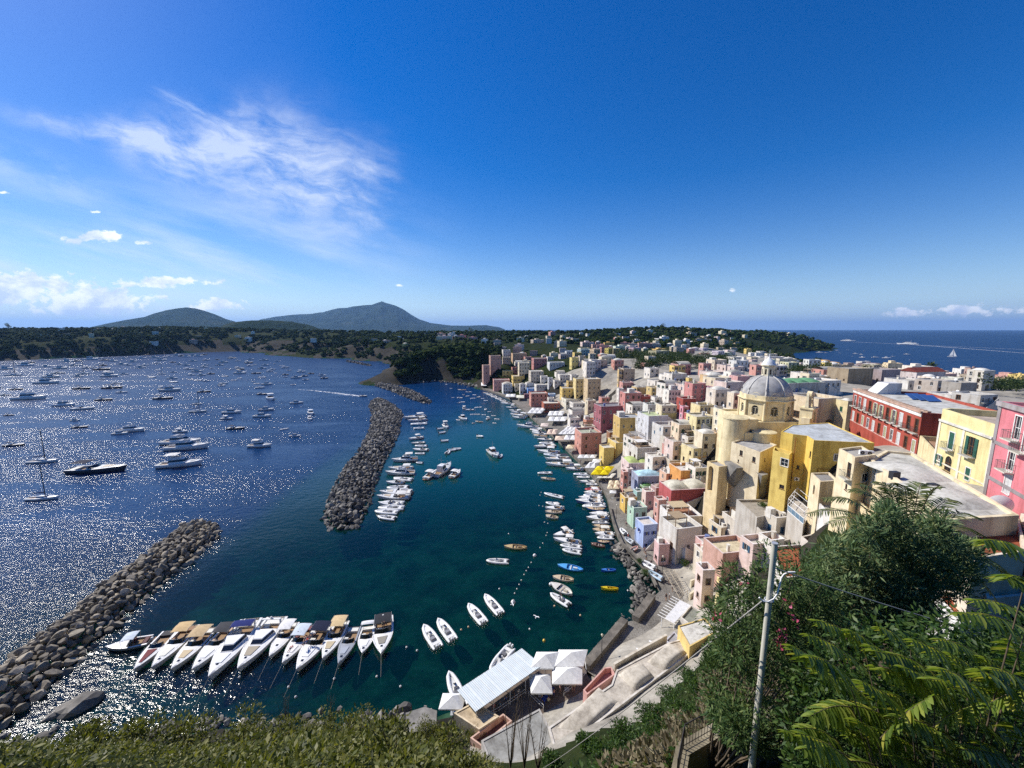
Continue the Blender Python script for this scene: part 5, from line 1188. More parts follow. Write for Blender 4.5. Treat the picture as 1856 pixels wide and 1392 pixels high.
def house(x0,y0,x1,y1,col,label,roof='flat',win=None,yaw=None,d=None,rc=None,arch=0,st='',sc=GREEN,clut=None,ext=4,P=None,lw=None,group='houses of the fishing village',balc=0,name='house',ledge=False,wfill=.86):
    pc=(x0+x1)/2
    if P is None: P=hit(pc,y1,30)
    if P is None: return None
    dep=depth_of(P);s=dep/FPX;dr=ray(pc,y0);zt=CAMZ+dr.z*P.y/dr.y;H=max(2.2,zt-P.z)
    yaw=R(hr.uniform(3,13)) if yaw is None else yaw
    w=max(1.6,(x1-x0)*s*wfill);d=d or max(2.5,min(10,w*hr.uniform(.8,1.1)))
    o=empty(name,(P.x,P.y,P.z),yaw,label,'house',group)
    near=dep<150;mid=dep<260
    if win is None and not st and hr.random()<.55 and mid: st=hr.choice(['s','c','c','t']);sc=hr.choice([GREEN,BROWN,(.05,.12,.2),(.25,.24,.22)])
    if win is None and not arch and hr.random()<.35: arch=1
    if win is None and not balc and hr.random()<.4 and mid: balc=hr.choice([1,1,2])
    rows=max(1,round(H/3.1)) if win is None else win[1];cols=max(1,int(w/2.1)) if win is None else win[0]
    ww,wh=(.9,1.35) if win is None or len(win)<3 else win[2:4]
    fops=[];lops=[];rops=[]
    rh=(H-.5)/rows
    for r in range(rows):
        zz=r*rh+rh*.28
        for c in range(cols):
            if win is None and hr.random()<.12: continue
            u=w*(c+.5)/cols
            a=arch and r==0
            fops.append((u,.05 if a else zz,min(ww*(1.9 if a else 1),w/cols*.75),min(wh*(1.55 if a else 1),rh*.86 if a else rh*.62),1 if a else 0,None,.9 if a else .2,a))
        lc=max(1,int(d/2.8)) if lw is None else lw
        for c in range(lc):
            if lw is None and hr.random()<.3: continue
            lops.append((d*(c+.5)/lc,zz,min(ww,d/lc*.6),min(wh,rh*.62),0,None,.2,False))
        if hr.random()<.5 and win is None: rops.append((d*.5,zz,ww,min(wh,rh*.62),0,None,.2,False))
    mb=MB();hw=w/2
    top=H
    F=[(-hw,0),(hw,0),(hw,d),(-hw,d)]
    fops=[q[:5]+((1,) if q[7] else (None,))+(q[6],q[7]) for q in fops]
    g=[]
    for A,B,ops,rz,org in ((F[0],F[1],fops,0,lambda u:(u-hw,0)),(F[1],F[2],rops,PI/2,lambda u:(hw,u)),(F[2],F[3],[],PI,None),(F[3],F[0],lops,-PI/2,lambda u:(-hw,d-u))):
        good=mb.wall(A,B,-ext,top,ops,0,.2)
        for q in good:
            if not q[7]: g.append((org(q[0]),q[1],q[2],q[3],rz))
    if ledge:
        for A,B,C,D in ((-hw-.12,hw+.12,-.12,-.002),(-hw-.12,-hw-.002,0,d+.1)): mb.box(A,B,C,D,top-.55,top-.38,2)
    if roof in ('flat','terrace','clut'):
        ph=.9 if roof=='terrace' else .4
        Q=parapet(mb,F,top,ph,.22);rm=MB();slab_roof(rm,Q,top-ph)
    else:
        rm=MB();parapet(mb,F,top,.12,.3,0);slab_roof(rm,inset(F,.3),top-.12)
        if roof=='dome': roofdome(rm,-hw+.5,hw-.5,.5,d-.5,top-.11,min(w,d)*.2)
        if roof=='dome2':
            roofdome(rm,-hw+.5,-.15,.5,d-.5,top-.11,min(w/2,d)*.25);roofdome(rm,.15,hw-.5,.5,d-.5,top-.11,min(w/2,d)*.25)
        if roof=='vault': roofdome(rm,-hw+.3,hw-.3,.3,d-.3,top-.11,min(w,d)*.22,0,True)
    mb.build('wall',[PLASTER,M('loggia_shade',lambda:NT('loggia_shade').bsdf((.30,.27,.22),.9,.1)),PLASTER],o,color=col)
    rcol=rc or hr.choice(ROOFC)
    rm.build('roof',ROOFM,o,color=rcol)
    k=0
    for (xy,z,a,h,rz) in g:
        k+=1
        s2=st if st and hr.random()<.8 else ('t' if near and hr.random()<.5 else '')
        window(o,(xy[0],xy[1],z),rz,a,h,s2,WFR if hr.random()<.7 else BROWN,sc,mid)
    for i in range(balc):
        c=[q for q in g if q[4]==0 and q[1]>2]
        if i<len(c): balcony(o,(c[i][0][0],c[i][0][1],c[i][1]-.06),0,c[i][2]+.8)
    if mid:
        m=MB();e=.06
        for x0_,x1_,y0_,y1_ in ((-hw-e,hw+e,-e,.24),(-hw-e,hw+e,d-.24,d+e),(-hw-e,-hw+.24,.241,d-.241),(hw-.24,hw+e,.241,d-.241)): m.box(x0_,x1_,y0_,y1_,top+.003,top+.09)
        m.build('parapet_cap',PLASTER,o,color=tuple(min(.78,q*.5+.36) for q in col))
        if hr.random()<.5: m=MB();x_=hr.choice([-1,1])*hw*.9;m.tube([(x_,-.09,-ext+.5),(x_,-.09,top-.2)],.05,5);m.build('drain_pipe',hr.choice([GREYM,TIMBER]),o)
        if hr.random()<.4: m=MB();x_=hr.uniform(-.4,.4)*w;y_=d*hr.uniform(.3,.8);z_=top-.4;m.tube([(x_,y_,z_),(x_,y_,z_+2.4)],.03,4);m.tube([(x_-.5,y_,z_+2.3),(x_+.5,y_,z_+2.3)],.02,3);m.tube([(x_-.35,y_,z_+2.0),(x_+.35,y_,z_+2.0)],.02,3);m.build('aerial',DARKM,o)
    if roof=='terrace' and dep<210 and w>3.6 and hr.random()<.6:
        pergola(o,-w*.32,w*hr.uniform(.0,.3),d*.35,d*.85,top-.9,2.2,hr.choice([(.3,.2,.12),(.72,.7,.66),(.2,.15,.1)]),hr.choice([None,(.5,.4,.26),(.72,.7,.66),(.35,.27,.18)]))
    if dep<230 and H>4.2 and w>3.4 and hr.random()<.38:
        m=MB();ns=11;sx=hr.choice([-1,1]);zt_=min(3.1,H-1.5)
        for k in range(ns):
            a=(-hw+.15+(w*.72)*k/ns)*sx;b=(-hw+.15+(w*.72)*(k+1)/ns)*sx;m.box(min(a,b),max(a,b),-1.05,-.004,-ext,zt_*(k+1)/ns)
        a=(-hw+.15)*sx;b=(-hw+.15+w*.72)*sx;m.add([(a,-1.2,-ext),(b,-1.2,-ext),(b,-1.2,zt_+.9),(a,-1.2,.9),(a,-1.06,-ext),(b,-1.06,-ext),(b,-1.06,zt_+.9),(a,-1.06,.9)],[(0,1,2,3),(7,6,5,4),(3,2,6,7),(0,3,7,4),(1,5,6,2)],0)
        m.build('outside_stair',PLASTER,o,color=col if hr.random()<.5 else WH)
    if roof in ('flat','clut','terrace') and mid: clutter(o,w,d,top-.4 if roof!='terrace' else top-.9,hr.choice([0,1,1,2]) if clut is None else clut)
    HS.append((o,x0,y0,x1,y1,P.x,P.y,w,d));return o
WH=(.77,.72,.64);CR=(.72,.63,.46);YE=(.74,.55,.20);OC=(.60,.43,.17);PK=(.62,.33,.28);SAL=(.60,.30,.24);RD=(.40,.10,.08);MAG=(.62,.25,.30);BL=(.42,.56,.74);LV=(.50,.55,.72);GR=(.46,.44,.41);TN=(.55,.45,.32);BR=(.32,.17,.10);OR=(.72,.36,.12);MI=(.45,.62,.48);DP=(.38,.15,.17);PB=(.70,.70,.68);ST=(.33,.29,.23);PW=(.72,.58,.52)
def zone(ox,oy,s,L):
    for r in L:
        a,b,c,d=r[:4];kw=r[6] if len(r)>6 else {}
        house(ox+a/s,oy+b/s,ox+c/s,oy+d/s,r[4],r[5],**kw)
Z5=7.733;Z9=9.28
zone(850,630,Z5,[
(195,245,300,512,(.55,.36,.29),'tall narrow pink stone house rising straight from the shore by the cliff',dict(win=(1,4,.8,1.2),yaw=.25,d=7)),
(290,112,462,330,(.52,.34,.27),'brownish pink house stepped above the tall narrow one by the cliff',dict(win=(2,3,.9,1.3),yaw=.25,d=8)),
(465,135,592,215,TN,'small tan house on the slope above the cliff houses',{}),
(470,30,592,135,WH,'white two storey house at the head of the cliff edge',dict(win=(3,2,.8,1.2))),
(595,80,832,195,(.66,.45,.28),'orange tan house beside the white one at the cliff head',dict(win=(4,2,.9,1.4))),
(330,450,592,580,(.66,.37,.32),'pink two storey house with arched door at the far end of the quay',dict(win=(4,2,.9,1.4),roof='terrace',rc=(.72,.7,.66))),
(470,510,622,640,PB,'pale grey blue house next to the far pink quay house',dict(roof='dome')),
(605,400,792,490,YE,'yellow house with brown shutters above the far quay',dict(win=(3,1,.9,1.4),st='s',sc=BROWN)),
(780,130,892,205,PK,'low pink house on the upper street, seaward of the dark pink palace',{}),
(890,150,1112,262,(.50,.24,.22),'dark pink palace on the upper street',dict(win=(5,2,.9,1.4))),
(1110,205,1362,282,PB,'white bluish long house on the upper street',dict(win=(5,1,.9,1.5))),
(690,210,862,400,CR,'cream house with columns on the slope over the yellow quay house',dict(arch=1)),
(850,330,1062,500,(.62,.55,.45),'beige house with flat face in the middle of the far slope',{}),
(640,510,722,592,CR,'little yellow white house between white houses at the far quay',{}),
(710,510,802,642,WH,'white house with two arches at the far quay',dict(arch=1,roof='dome')),
(800,500,932,572,PB,'grey white domed house behind the far blue house',dict(roof='dome')),
(815,570,937,642,(.22,.40,.75),'bright blue house at the far quay',{}),
(770,650,852,732,(.42,.2,.24),'purple pink house at the side of the salmon quay house',{}),
(850,640,1122,812,SAL,'salmon pink three storey house standing forward on the far quay',dict(win=(4,3,.9,1.3),roof='terrace')),
(1120,650,1222,722,(.40,.58,.85),'sky blue house just behind the salmon one',{}),
(1105,705,1202,822,WH,'white house under the sky blue one',{}),
(930,520,1112,640,WH,'white stepped house in the middle of the far slope',dict(arch=1)),
(1000,400,1112,520,WH,'upper white house of the far slope',{}),
(1110,420,1182,520,PB,'narrow pale house of the far slope',{}),
(1190,460,1292,562,WH,'white house left of the rounded yellow house',{}),
(1030,780,1292,892,(.42,.15,.10),'rust red house with stairs facing the quay awnings',dict(arch=1)),
(1290,570,1522,705,YE,'rounded looking yellow house with dark windows over the quay',dict(win=(3,2,.9,1.3))),
(1380,470,1522,562,OC,'ochre house behind the rounded yellow one',{}),
(1480,440,1662,700,(.72,.58,.28),'tall yellow house with many small windows on the slope',dict(win=(3,4,.8,1.2))),
(1640,440,1858,742,(.62,.48,.30),'tall tan yellow house with buttresses',dict(win=(3,4,.8,1.2))),
(1330,722,1642,800,(.76,.72,.58),'long low cream house above the quay awnings',dict(roof='terrace')),
(1440,782,1652,882,WH,'white terrace house with a pinkish wall behind the awnings',dict(arch=1)),
(1650,742,1792,872,CR,'plain cream house left of the dark pink block',{}),
(1430,892,1632,1012,WH,'white house with twin tall arches facing the quay',dict(arch=1,win=(3,1,1.0,1.8),roof='vault')),
(1400,985,1560,1150,WH,'white stair house with ramp down to the quay',dict(arch=1)),
(1630,1012,1802,1092,(.6,.3,.2),'small house with orange tiled roof beside the dark pink block',dict(rc=(.5,.2,.1))),
(1630,200,1782,440,WH,'tall white house under the grove on the upper slope',dict(win=(3,4,.8,1.3))),
(1260,380,1442,462,WH,'white row house on the upper far slope',{}),
(1430,380,1542,442,WH,'small white house on the upper far slope with terrace',dict(roof='terrace')),
(1540,200,1642,272,PW,'pinkish white house on the upper street near the yellow one',{}),
(1430,140,1542,300,(.74,.62,.25),'narrow yellow house on the upper street',dict(win=(2,2,.9,1.4))),
(1700,170,1858,332,WH,'white house with terrace below the grove',dict(win=(3,2,.9,1.4))),
])
zone(1120,640,Z5,[
(0,230,62,450,(.66,.48,.24),'narrow yellow tower house beside the tan block under the grove',{}),
(60,222,247,402,(.50,.40,.29),'tan block house with white roof hut under the grove',dict(win=(2,2,.8,1.1),clut=2)),
(50,412,232,500,PK,'low salmon house below the tan block',dict(arch=1)),
(240,480,452,602,(.60,.45,.22),'tan yellow house with arched roofline',dict(roof='dome2',arch=1)),
(450,480,612,612,(.64,.50,.24),'yellow brown house next to the arched roofline house',{}),
(70,560,342,842,(.56,.25,.22),'big pinkish red house with white window surrounds',dict(win=(3,3,.9,1.4),st='t')),
(310,605,492,712,RD,'dark red terrace house behind the big pinkish red one',dict(roof='terrace')),
(0,500,82,702,WH,'tall white slab house beside the big pinkish red one',dict(win=(1,3,.7,1.1))),
(500,620,622,722,WH,'white house with a single dark arched door',dict(arch=1,win=(1,1,1,1.5))),
(690,520,892,682,WH,'white house with four small windows in a row',dict(win=(4,2,.8,1.2))),
(720,290,992,442,WH,'large white house with green arched window next to the grove',dict(arch=1,win=(4,1,1.2,2),rc=(.35,.34,.32))),
(720,400,892,520,CR,'cream loggia house under the large white one',dict(arch=1)),
(980,350,1042,470,YE,'narrow yellow house wedged beside the large white one',{}),
(1010,425,1242,652,(.58,.26,.24),'pink house with pale green roof terrace',dict(win=(2,3,.8,1.3),rc=(.5,.6,.38))),
(1250,470,1322,622,MAG,'narrow magenta house left of the cream stair house',{}),
(1320,510,1592,762,(.74,.66,.56),'cream pink house with outside stairs below the dome',dict(win=(3,2,.9,1.4),roof='dome')),
(1590,560,1772,782,(.74,.64,.50),'cream house close against the church drum',dict(win=(2,2,.9,1.3),roof='dome')),
(1650,325,1858,472,(.66,.38,.36),'pink block house behind the dome on its seaward side',dict(win=(1,1,.7,1),clut=0)),
(890,640,1102,762,RD,'red house with striped roof pergola',dict(roof='terrace')),
(890,752,982,1012,(.66,.30,.36),'bright pink narrow house hung with washing',dict(win=(1,3,.8,1.3),balc=1)),
(970,850,1062,1052,(.56,.15,.13),'narrow red house beside the bright pink one',dict(win=(1,3,.8,1.3))),
(1110,732,1392,922,(.76,.64,.36),'long pale yellow house with a terrace over arches',dict(win=(4,2,.8,1.3),roof='terrace')),
(1390,800,1602,912,(.52,.42,.26),'dark tan side block behind the pale yellow house',dict(win=(0,1))),
(1060,892,1372,1122,(.76,.66,.38),'pale yellow house with round arched openings',dict(arch=1,win=(4,2,1.0,1.5))),
(1370,902,1492,1122,(.52,.66,.78),'light blue house beside the church apse',dict(arch=1,win=(1,2,1.1,1.7))),
(600,842,832,1002,(.62,.54,.22),'mustard house with broad flat roof among grey terraces',dict(win=(3,1,.8,1.2),rc=(.2,.2,.19))),
(400,722,602,842,(.66,.66,.6),'pale house with green terrace roof',dict(rc=(.36,.45,.3),roof='terrace')),
(380,880,722,1215,(.66,.66,.67),'wide grey white house with a pale green roof',dict(win=(2,2,.8,1.5),rc=(.50,.58,.36))),
(590,1032,942,1205,(.62,.60,.56),'grey terrace house with a dark pergola',dict(roof='terrace',rc=(.5,.48,.45))),
(680,1195,942,1292,(.60,.55,.46),'plain beige retaining house below the grey terrace',dict(win=(0,1),roof='terrace')),
(205,1222,592,1392,WH,'white house with brown roof pergola behind the laundry terrace',dict(roof='terrace',rc=(.4,.3,.22))),
(945,1172,1172,1330,WH,'white house with a tall multi pane window',dict(win=(2,1,1.2,1.8),roof='terrace')),
(690,1302,872,1420,PK,'small pink terrace house in the middle of the slope',dict(roof='terrace')),
(870,1302,1102,1470,(.74,.56,.24),'yellow house with white balcony in the middle of the slope',dict(win=(2,2,.8,1.2),balc=1)),
(1350,1112,1472,1300,(.70,.46,.22),'orange house with dark arch left of the apse',dict(arch=1,win=(1,1,1.2,1.8))),
])
zone(1000,720,Z9,[
(770,150,1312,472,DP,'dark pink palace block with tall dark windows facing the harbour',dict(win=(4,2,1.1,1.9),ledge=True,d=9,rc=(.25,.25,.28))),
(455,600,862,1010,SAL,'tall salmon house with terrace umbrellas standing on the quay',dict(win=(2,3,.9,1.5),roof='terrace',rc=(.42,.45,.36))),
(950,590,1092,880,BR,'narrow brown house between the salmon and ochre houses',dict(win=(0,1))),
(1095,345,1562,765,OC,'broad ochre house with few windows and grey roof',dict(win=(3,2,.8,1.2),rc=(.45,.47,.5),d=8)),
(1040,765,1392,935,(.72,.55,.2),'yellow house with a laundry terrace',dict(roof='terrace')),
(850,850,1062,1142,(.72,.54,.18),'yellow stair wall house beside the salmon house on the quay',dict(win=(0,1),d=5)),
(1390,850,1802,1112,(.64,.60,.55),'grey beige house with reed pergola above the green domes',dict(win=(0,1),roof='terrace',rc=(.35,.27,.2))),
(1250,1110,1742,1310,(.72,.58,.56),'pale pink house with two green vaulted roofs',dict(roof='dome2',rc=(.46,.55,.22),win=(2,1,.8,1.2))),
])
zone(1120,820,Z9,[
(285,400,882,572,(.34,.38,.52),'slate blue house with a light blue domed roof',dict(roof='dome',rc=(.45,.68,.82),win=(3,1,.6,.8),d=6)),
(400,575,642,690,(.24,.42,.22),'green domed roof house under the slate blue one',dict(roof='dome',rc=(.18,.36,.14),win=(0,1))),
(300,662,442,842,(.32,.50,.48),'teal house with sloping wall under the green dome',dict(win=(0,1))),
(440,662,622,952,PW,'small white pink house with one dark square window',dict(win=(1,1,.9,1.2))),
(610,592,812,765,(.44,.30,.28),'mauve house with a low dome',dict(roof='dome',rc=(.42,.32,.28),win=(1,1,.8,1.0))),
(800,622,1642,935,(.46,.12,.12),'crimson house with two weathered domes on its white roof',dict(roof='dome2',rc=(.60,.58,.5),win=(2,1,.8,1.4),d=7)),
(990,300,1542,592,OR,'orange house with roof terrace tables',dict(win=(2,1,.7,1.1),roof='terrace',rc=(.62,.60,.6),d=7)),
(890,380,1052,565,(.66,.42,.18),'small house with a bright green terrace floor beside the orange one',dict(roof='terrace',rc=(.08,.28,.12),win=(0,1))),
(225,930,502,1300,MI,'mint green house at the near end of the quay',dict(win=(2,2,.8,1.2),st='t')),
(90,760,332,1042,(.74,.50,.14),'bright yellow house with outside stair on the quay walk',dict(win=(1,2,.8,1.2),roof='terrace')),
(640,800,812,1300,(.64,.36,.30),'tall pink house behind the lilac blue one',dict(win=(1,3,.7,1.2))),
(840,1080,1442,1480,(.72,.69,.64),'large off white house with pergola terrace over the garden',dict(win=(2,1,.7,.9),roof='terrace',rc=(.35,.18,.12),d=7)),
(380,1215,682,1640,(.42,.52,.78),'lilac blue house with small blue windows on the quay walk',dict(win=(2,2,.7,1.0),sc=(.1,.15,.5),st='s',rc=(.62,.58,.56))),
(70,330,162,742,PK,'narrow pink house with outside stairs on the near quay',dict(win=(1,3,.7,1.1))),
(150,282,252,562,PW,'narrow pale pink house behind the near quay stairs',dict(win=(1,2,.7,1.1))),
(1110,35,1302,232,(.70,.52,.18),'yellow cube house above the green terrace',dict(win=(1,1,.8,1.1))),
(1300,65,1502,245,(.72,.46,.18),'orange yellow house above the orange terrace',dict(win=(2,1,.7,1.1),roof='terrace')),
(840,135,1192,255,(.55,.48,.38),'tan house with an olive green flat roof',dict(rc=(.22,.28,.15),win=(2,1,.7,1.0))),
])
zone(1160,940,6.63,[
(200,310,352,592,(.68,.46,.44),'small pink house with wide window next to the lilac blue one',dict(win=(1,1,1.3,1.1),roof='terrace')),
(372,110,772,482,(.66,.63,.58),'grey white rear house over the small walled garden',dict(win=(1,1,.8,1.6),roof='terrace')),
(732,300,922,602,(.64,.40,.36),'pink annex with weathered roof joined to the terrace house',dict(win=(1,1,.8,.6),rc=(.45,.42,.38))),
(915,400,1452,655,(.58,.36,.29),'terracotta pink house with two cream roof terraces and a reed awning',dict(win=(1,1,.9,1.8),roof='terrace',rc=(.62,.55,.40),d=6)),
(712,620,882,1052,PW,'lower pink white house with railings beside the stair',dict(win=(1,2,.8,1.2),roof='terrace')),
(1525,255,1742,515,WH,'white house with blue clothes horse on its terrace',dict(win=(1,1,.9,1.2),roof='terrace',rc=(.45,.2,.12))),
(1090,25,1602,232,(.62,.57,.48),'walled grey terrace house below the yellow tower',dict(win=(0,1),roof='terrace',rc=(.5,.46,.4),d=5)),
])
zone(0,0,1.0,[
(1300,955,1336,992,CR,'cream stepped house under the grey retaining walls',dict(roof='terrace')),
(1290,905,1326,962,(.70,.60,.44),'pale house squeezed below the tall blind arches',{}),
(1336,884,1371,918,(.56,.50,.42),'low beige house at the foot of the wide concrete wall',dict(roof='terrace')),
(1255,848,1286,882,WH,'white cube with terrace above the orange house',dict(roof='terrace')),
(1250,812,1291,846,(.74,.63,.36),'pale yellow house above the orange yellow one',{}),
(1268,786,1302,830,CR,'cream house on the slope left of the apse',dict(roof='dome')),
(1203,858,1236,886,(.72,.48,.34),'peach house just behind the two green vaults',{}),
(1178,828,1211,860,WH,'white house with small windows behind the green vaults',{}),
(1400,938,1432,976,(.64,.58,.48),'grey cream yard house seaward of the glass veranda',dict(roof='terrace')),
(1356,985,1398,1032,(.72,.56,.50),'pinkish yard house behind the reed awning',dict(roof='terrace')),
(1268,1000,1298,1040,(.70,.62,.50),'small cream house beside the walled garden',{}),
(1215,800,1246,838,PW,'pinkish white house in the middle of the near slope',{}),
(1226,770,1260,806,(.74,.60,.44),'apricot house in the middle of the near slope',dict(roof='vault')),
(1160,762,1196,800,PB,'pale grey house between the ochre house and the wide grey white one',{}),
(1195,735,1228,770,CR,'cream house under the arcade of the pale yellow house',{}),
(1300,742,1322,790,(.76,.68,.50),'narrow cream house touching the apse on its far side',{}),
])
# --- fill between the named houses so the slope reads as packed with roofs
FILLC=[WH]*5+[CR,CR,CR,PW,PW,YE,(.72,.5,.26),PK,PB,(.70,.60,.46),SAL]
FN={id(WH):'white',id(CR):'cream',id(PW):'pinkish white',id(YE):'yellow',id(PK):'pink',id(PB):'pale grey',id(SAL):'salmon'}
def clash(x,y,r):
    for h in HS:
        if math.hypot(h[5]-x,(h[6]+h[8]*.4)-y)<r+max(h[7],h[8])*.42: return True
    return False
fills=[]
tries=0
FR=random.Random(77)
QUAYX=[(80,36),(107,34),(132,33.5),(167,37),(205,28),(265,19),(330,6),(420,-22),(470,-40)]
def quay_x(Y):
    for (a,b),(c,d) in zip(QUAYX,QUAYX[1:]):
        if a<=Y<=c: return b+(d-b)*(Y-a)/(c-a)
    return 36 if Y<80 else -40
while len(fills)<74 and tries<6000:
    tries+=1
    Y=FR.uniform(95,430);px=FR.uniform(870,1560);x=(px-928)/690*Y
    if x<quay_x(Y)+9: continue
    if Y<128 and x>52: continue
    if Y>300 and px>1140: continue
    if px>1500 and Y<150: continue
    if 1180<px<1330 and Y>240: continue
    if 1425<px<1530 and Y>205: continue
    if math.hypot(x-70,Y-100)<17: continue
    w=FR.uniform(4.5,8.5)
    if clash(x,Y,w*.42): continue
    z=hgt(x,Y);P=Vector((x,Y,z));dep=depth_of(P);hh=FR.choice([3.2,4,5.5,6.2])
    wp=w*FPX/dep;d=ray(px,0)
    # picture rows of the top and base, only used to hand the size to house()
    def row_of(zz):
        q=(zz-CAMZ)/Y;v=FPX*(q*CP+SP)/(CP-q*SP);return 696-v
    c=FR.choice(FILLC)
    o=house(px-wp/2,row_of(z+hh),px+wp/2,row_of(z),c,'x',roof=FR.choice(['flat','flat','flat','terrace','dome','vault']),P=P,wfill=1,ext=6)
    if o: fills.append((o,c,Y,px))
fills.sort(key=lambda q:q[2])
cnt={}
for o,c,Y,px in fills:
    nm=FN.get(id(c),'tan');zn='lower village slope' if Y<170 else 'middle village slope' if Y<270 else 'upper far slope'
    cnt[(nm,zn)]=cnt.get((nm,zn),0)+1
    o['label']=f'plain {nm} cube house on the {zn}, {ordw(cnt[(nm,zn)])} such going inland'
# ------------------------------------------------------------------ far houses (single meshes)
FARW=M('far_window',lambda:NT('far_window').bsdf((.03,.03,.035),.2,.4))
FP=[]
for k in range(8):
    w,d,h=[(9,8,6.5),(13,8,7),(7,7,5),(11,9,9),(8,6,4),(15,9,6),(6.5,6.5,8),(10,7,6.5)][k];m=MB();F=[(-w/2,-d/2),(w/2,-d/2),(w/2,d/2),(-w/2,d/2)]
    n=4
    for i in range(n):
        A,B=F[i],F[(i+1)%n];L=math.hypot(A[0]-B[0],A[1]-B[1]);ops=[]
        for r in range(max(1,int(h/3.2))):
            for c in range(int(L/2.6)): ops.append(((c+.5)*L/int(L/2.6),r*3.1+.9,1.0,1.5,0,1,.25))
        m.wall(A,B,-5,h,ops,0,.25)
    Q=parapet(m,F,h,.5,.3,0);slab_roof(m,Q,h-.5,2)
    if k in (3,5): m.box(-w*.2,w*.1,-d*.2,d*.3,h-.499,h+1.8,0)
    if k==2: m.dome(0,0,h-.5,w*.42,d*.42,w*.25,12,5,2)
    if k==6:
        m.box(-.5,.5,-.5,.5,h-.499,h+1,0)
    me=m.mesh('far_house',[PLASTER,FARW,plain('far_flat_roof',(.62,.60,.55),.9,.1,var=.25,scale=.5)]);FP.append(me)
FCOL=[WH]*5+[CR,CR,CR,TN,(.62,.5,.38),PK,PW,YE,(.5,.42,.34),(.6,.4,.3),PB,(.45,.33,.27)]
FNM={id(WH):'white',id(CR):'cream',id(TN):'tan',id(PK):'pink',id(PW):'pinkish',id(YE):'yellow',id(PB):'pale grey'}
fars=[];placed=[]
def fars_in(n,px0,px1,Y0,Y1,zone_,sc=1.0,tries=4000,cols=FCOL,sea=8):
    got=0
    while got<n and tries>0:
        tries-=1;px=FR.uniform(px0,px1);Y=math.sqrt(FR.uniform(Y0*Y0,Y1*Y1));x=(px-928)/690*Y
        z=hgt(x,Y)
        if z<sea: continue
        if 1140<px<1340 and 240<Y<335: continue
        if 1425<px<1530 and 200<Y<262: continue
        if any((x-a)**2+(Y-b)**2<(13*sc)**2 for a,b in placed): continue
        placed.append((x,Y));c=FR.choice(cols);o=link('house',FR.choice(FP),None,(x,Y,z),R(FR.uniform(-25,30)));s=sc*FR.uniform(.75,1.2);o.scale=(s,s,sc*FR.uniform(.7,1.05));o.color=(*[q*FR.uniform(.85,1.05) for q in c],1)
        tag(o,None,'house',f'houses {zone_}');fars.append((o,c,zone_,px));got+=1
for c_ in HS: placed.append((c_[5],c_[6]))
fars_in(42,905,1160,330,560,'on the upper town beyond the village',1.0)
fars_in(40,1160,1440,335,620,'behind the grove',1.0)
fars_in(40,1380,1860,170,420,'toward the right shore',1.05,cols=FCOL+[(.36,.31,.26),(.42,.36,.3)])
fars_in(44,860,1330,560,950,'on the plain before the far hill',1.15)
fars_in(26,1090,1480,900,1280,'on the far hill and right point',1.25,sea=25)
fars_in(28,570,860,640,1050,'on top of the middle cliffs',1.15,cols=FCOL+[(.7,.5,.25),(.66,.4,.2)],sea=26)
fars_in(34,60,570,820,1250,'on the wooded slope across the bay',1.25,sea=24)
zs_={}
for q in fars: zs_.setdefault((q[2],FNM.get(id(q[1]),'brownish')),[]).append(q)
for (zn,cn),L_ in zs_.items():
    L_.sort(key=lambda q:q[3])
    for i,q in enumerate(L_): q[0]['label']=f'{cn} house, {ordw(i+1)} {cn} one from left {zn}'

# the farthest ones become one mass
fars.sort(key=lambda q:-q[0].scale[0]/depth_of(q[0].location))
keep=300-len(HS)-34
VV=[];FF={};mass=fars[max(0,keep):]
if mass:
    mb=MB();CM={}
    for o,c,zn,px in mass:
        mw=Matrix.Translation(o.location)@Matrix.Rotation(o.rotation_euler.z,4,'Z')@Matrix.Diagonal((*o.scale,1));me=o.data
        k=min(range(len(FCOL)),key=lambda i:sum((a-b)**2 for a,b in zip(FCOL[i],c)))
        b=len(mb.v);mb.v+=[(mw@v.co)[:] for v in me.vertices]
        for q in me.polygons:
            mb.f.append([i+b for i in q.vertices]);mb.sm.append(False);mi_=q.material_index
            mb.m.append(CM.setdefault(('w',k) if mi_==0 else ('x',mi_),len(CM)))
    mats=[None]*len(CM)
    for (a,k),i in CM.items(): mats[i]=plain('far_wall_%s'%('abcdefghijklmnopqrstuvw'[k]),FCOL[k],.9,.1,var=.1,scale=.2) if a=='w' else FP[0].materials[k]
    tag(mb.build('distant_houses',mats),'scatter of tiny distant houses over the far slopes and hill','houses',kind='stuff')
    for q in mass: bpy.data.objects.remove(q[0])
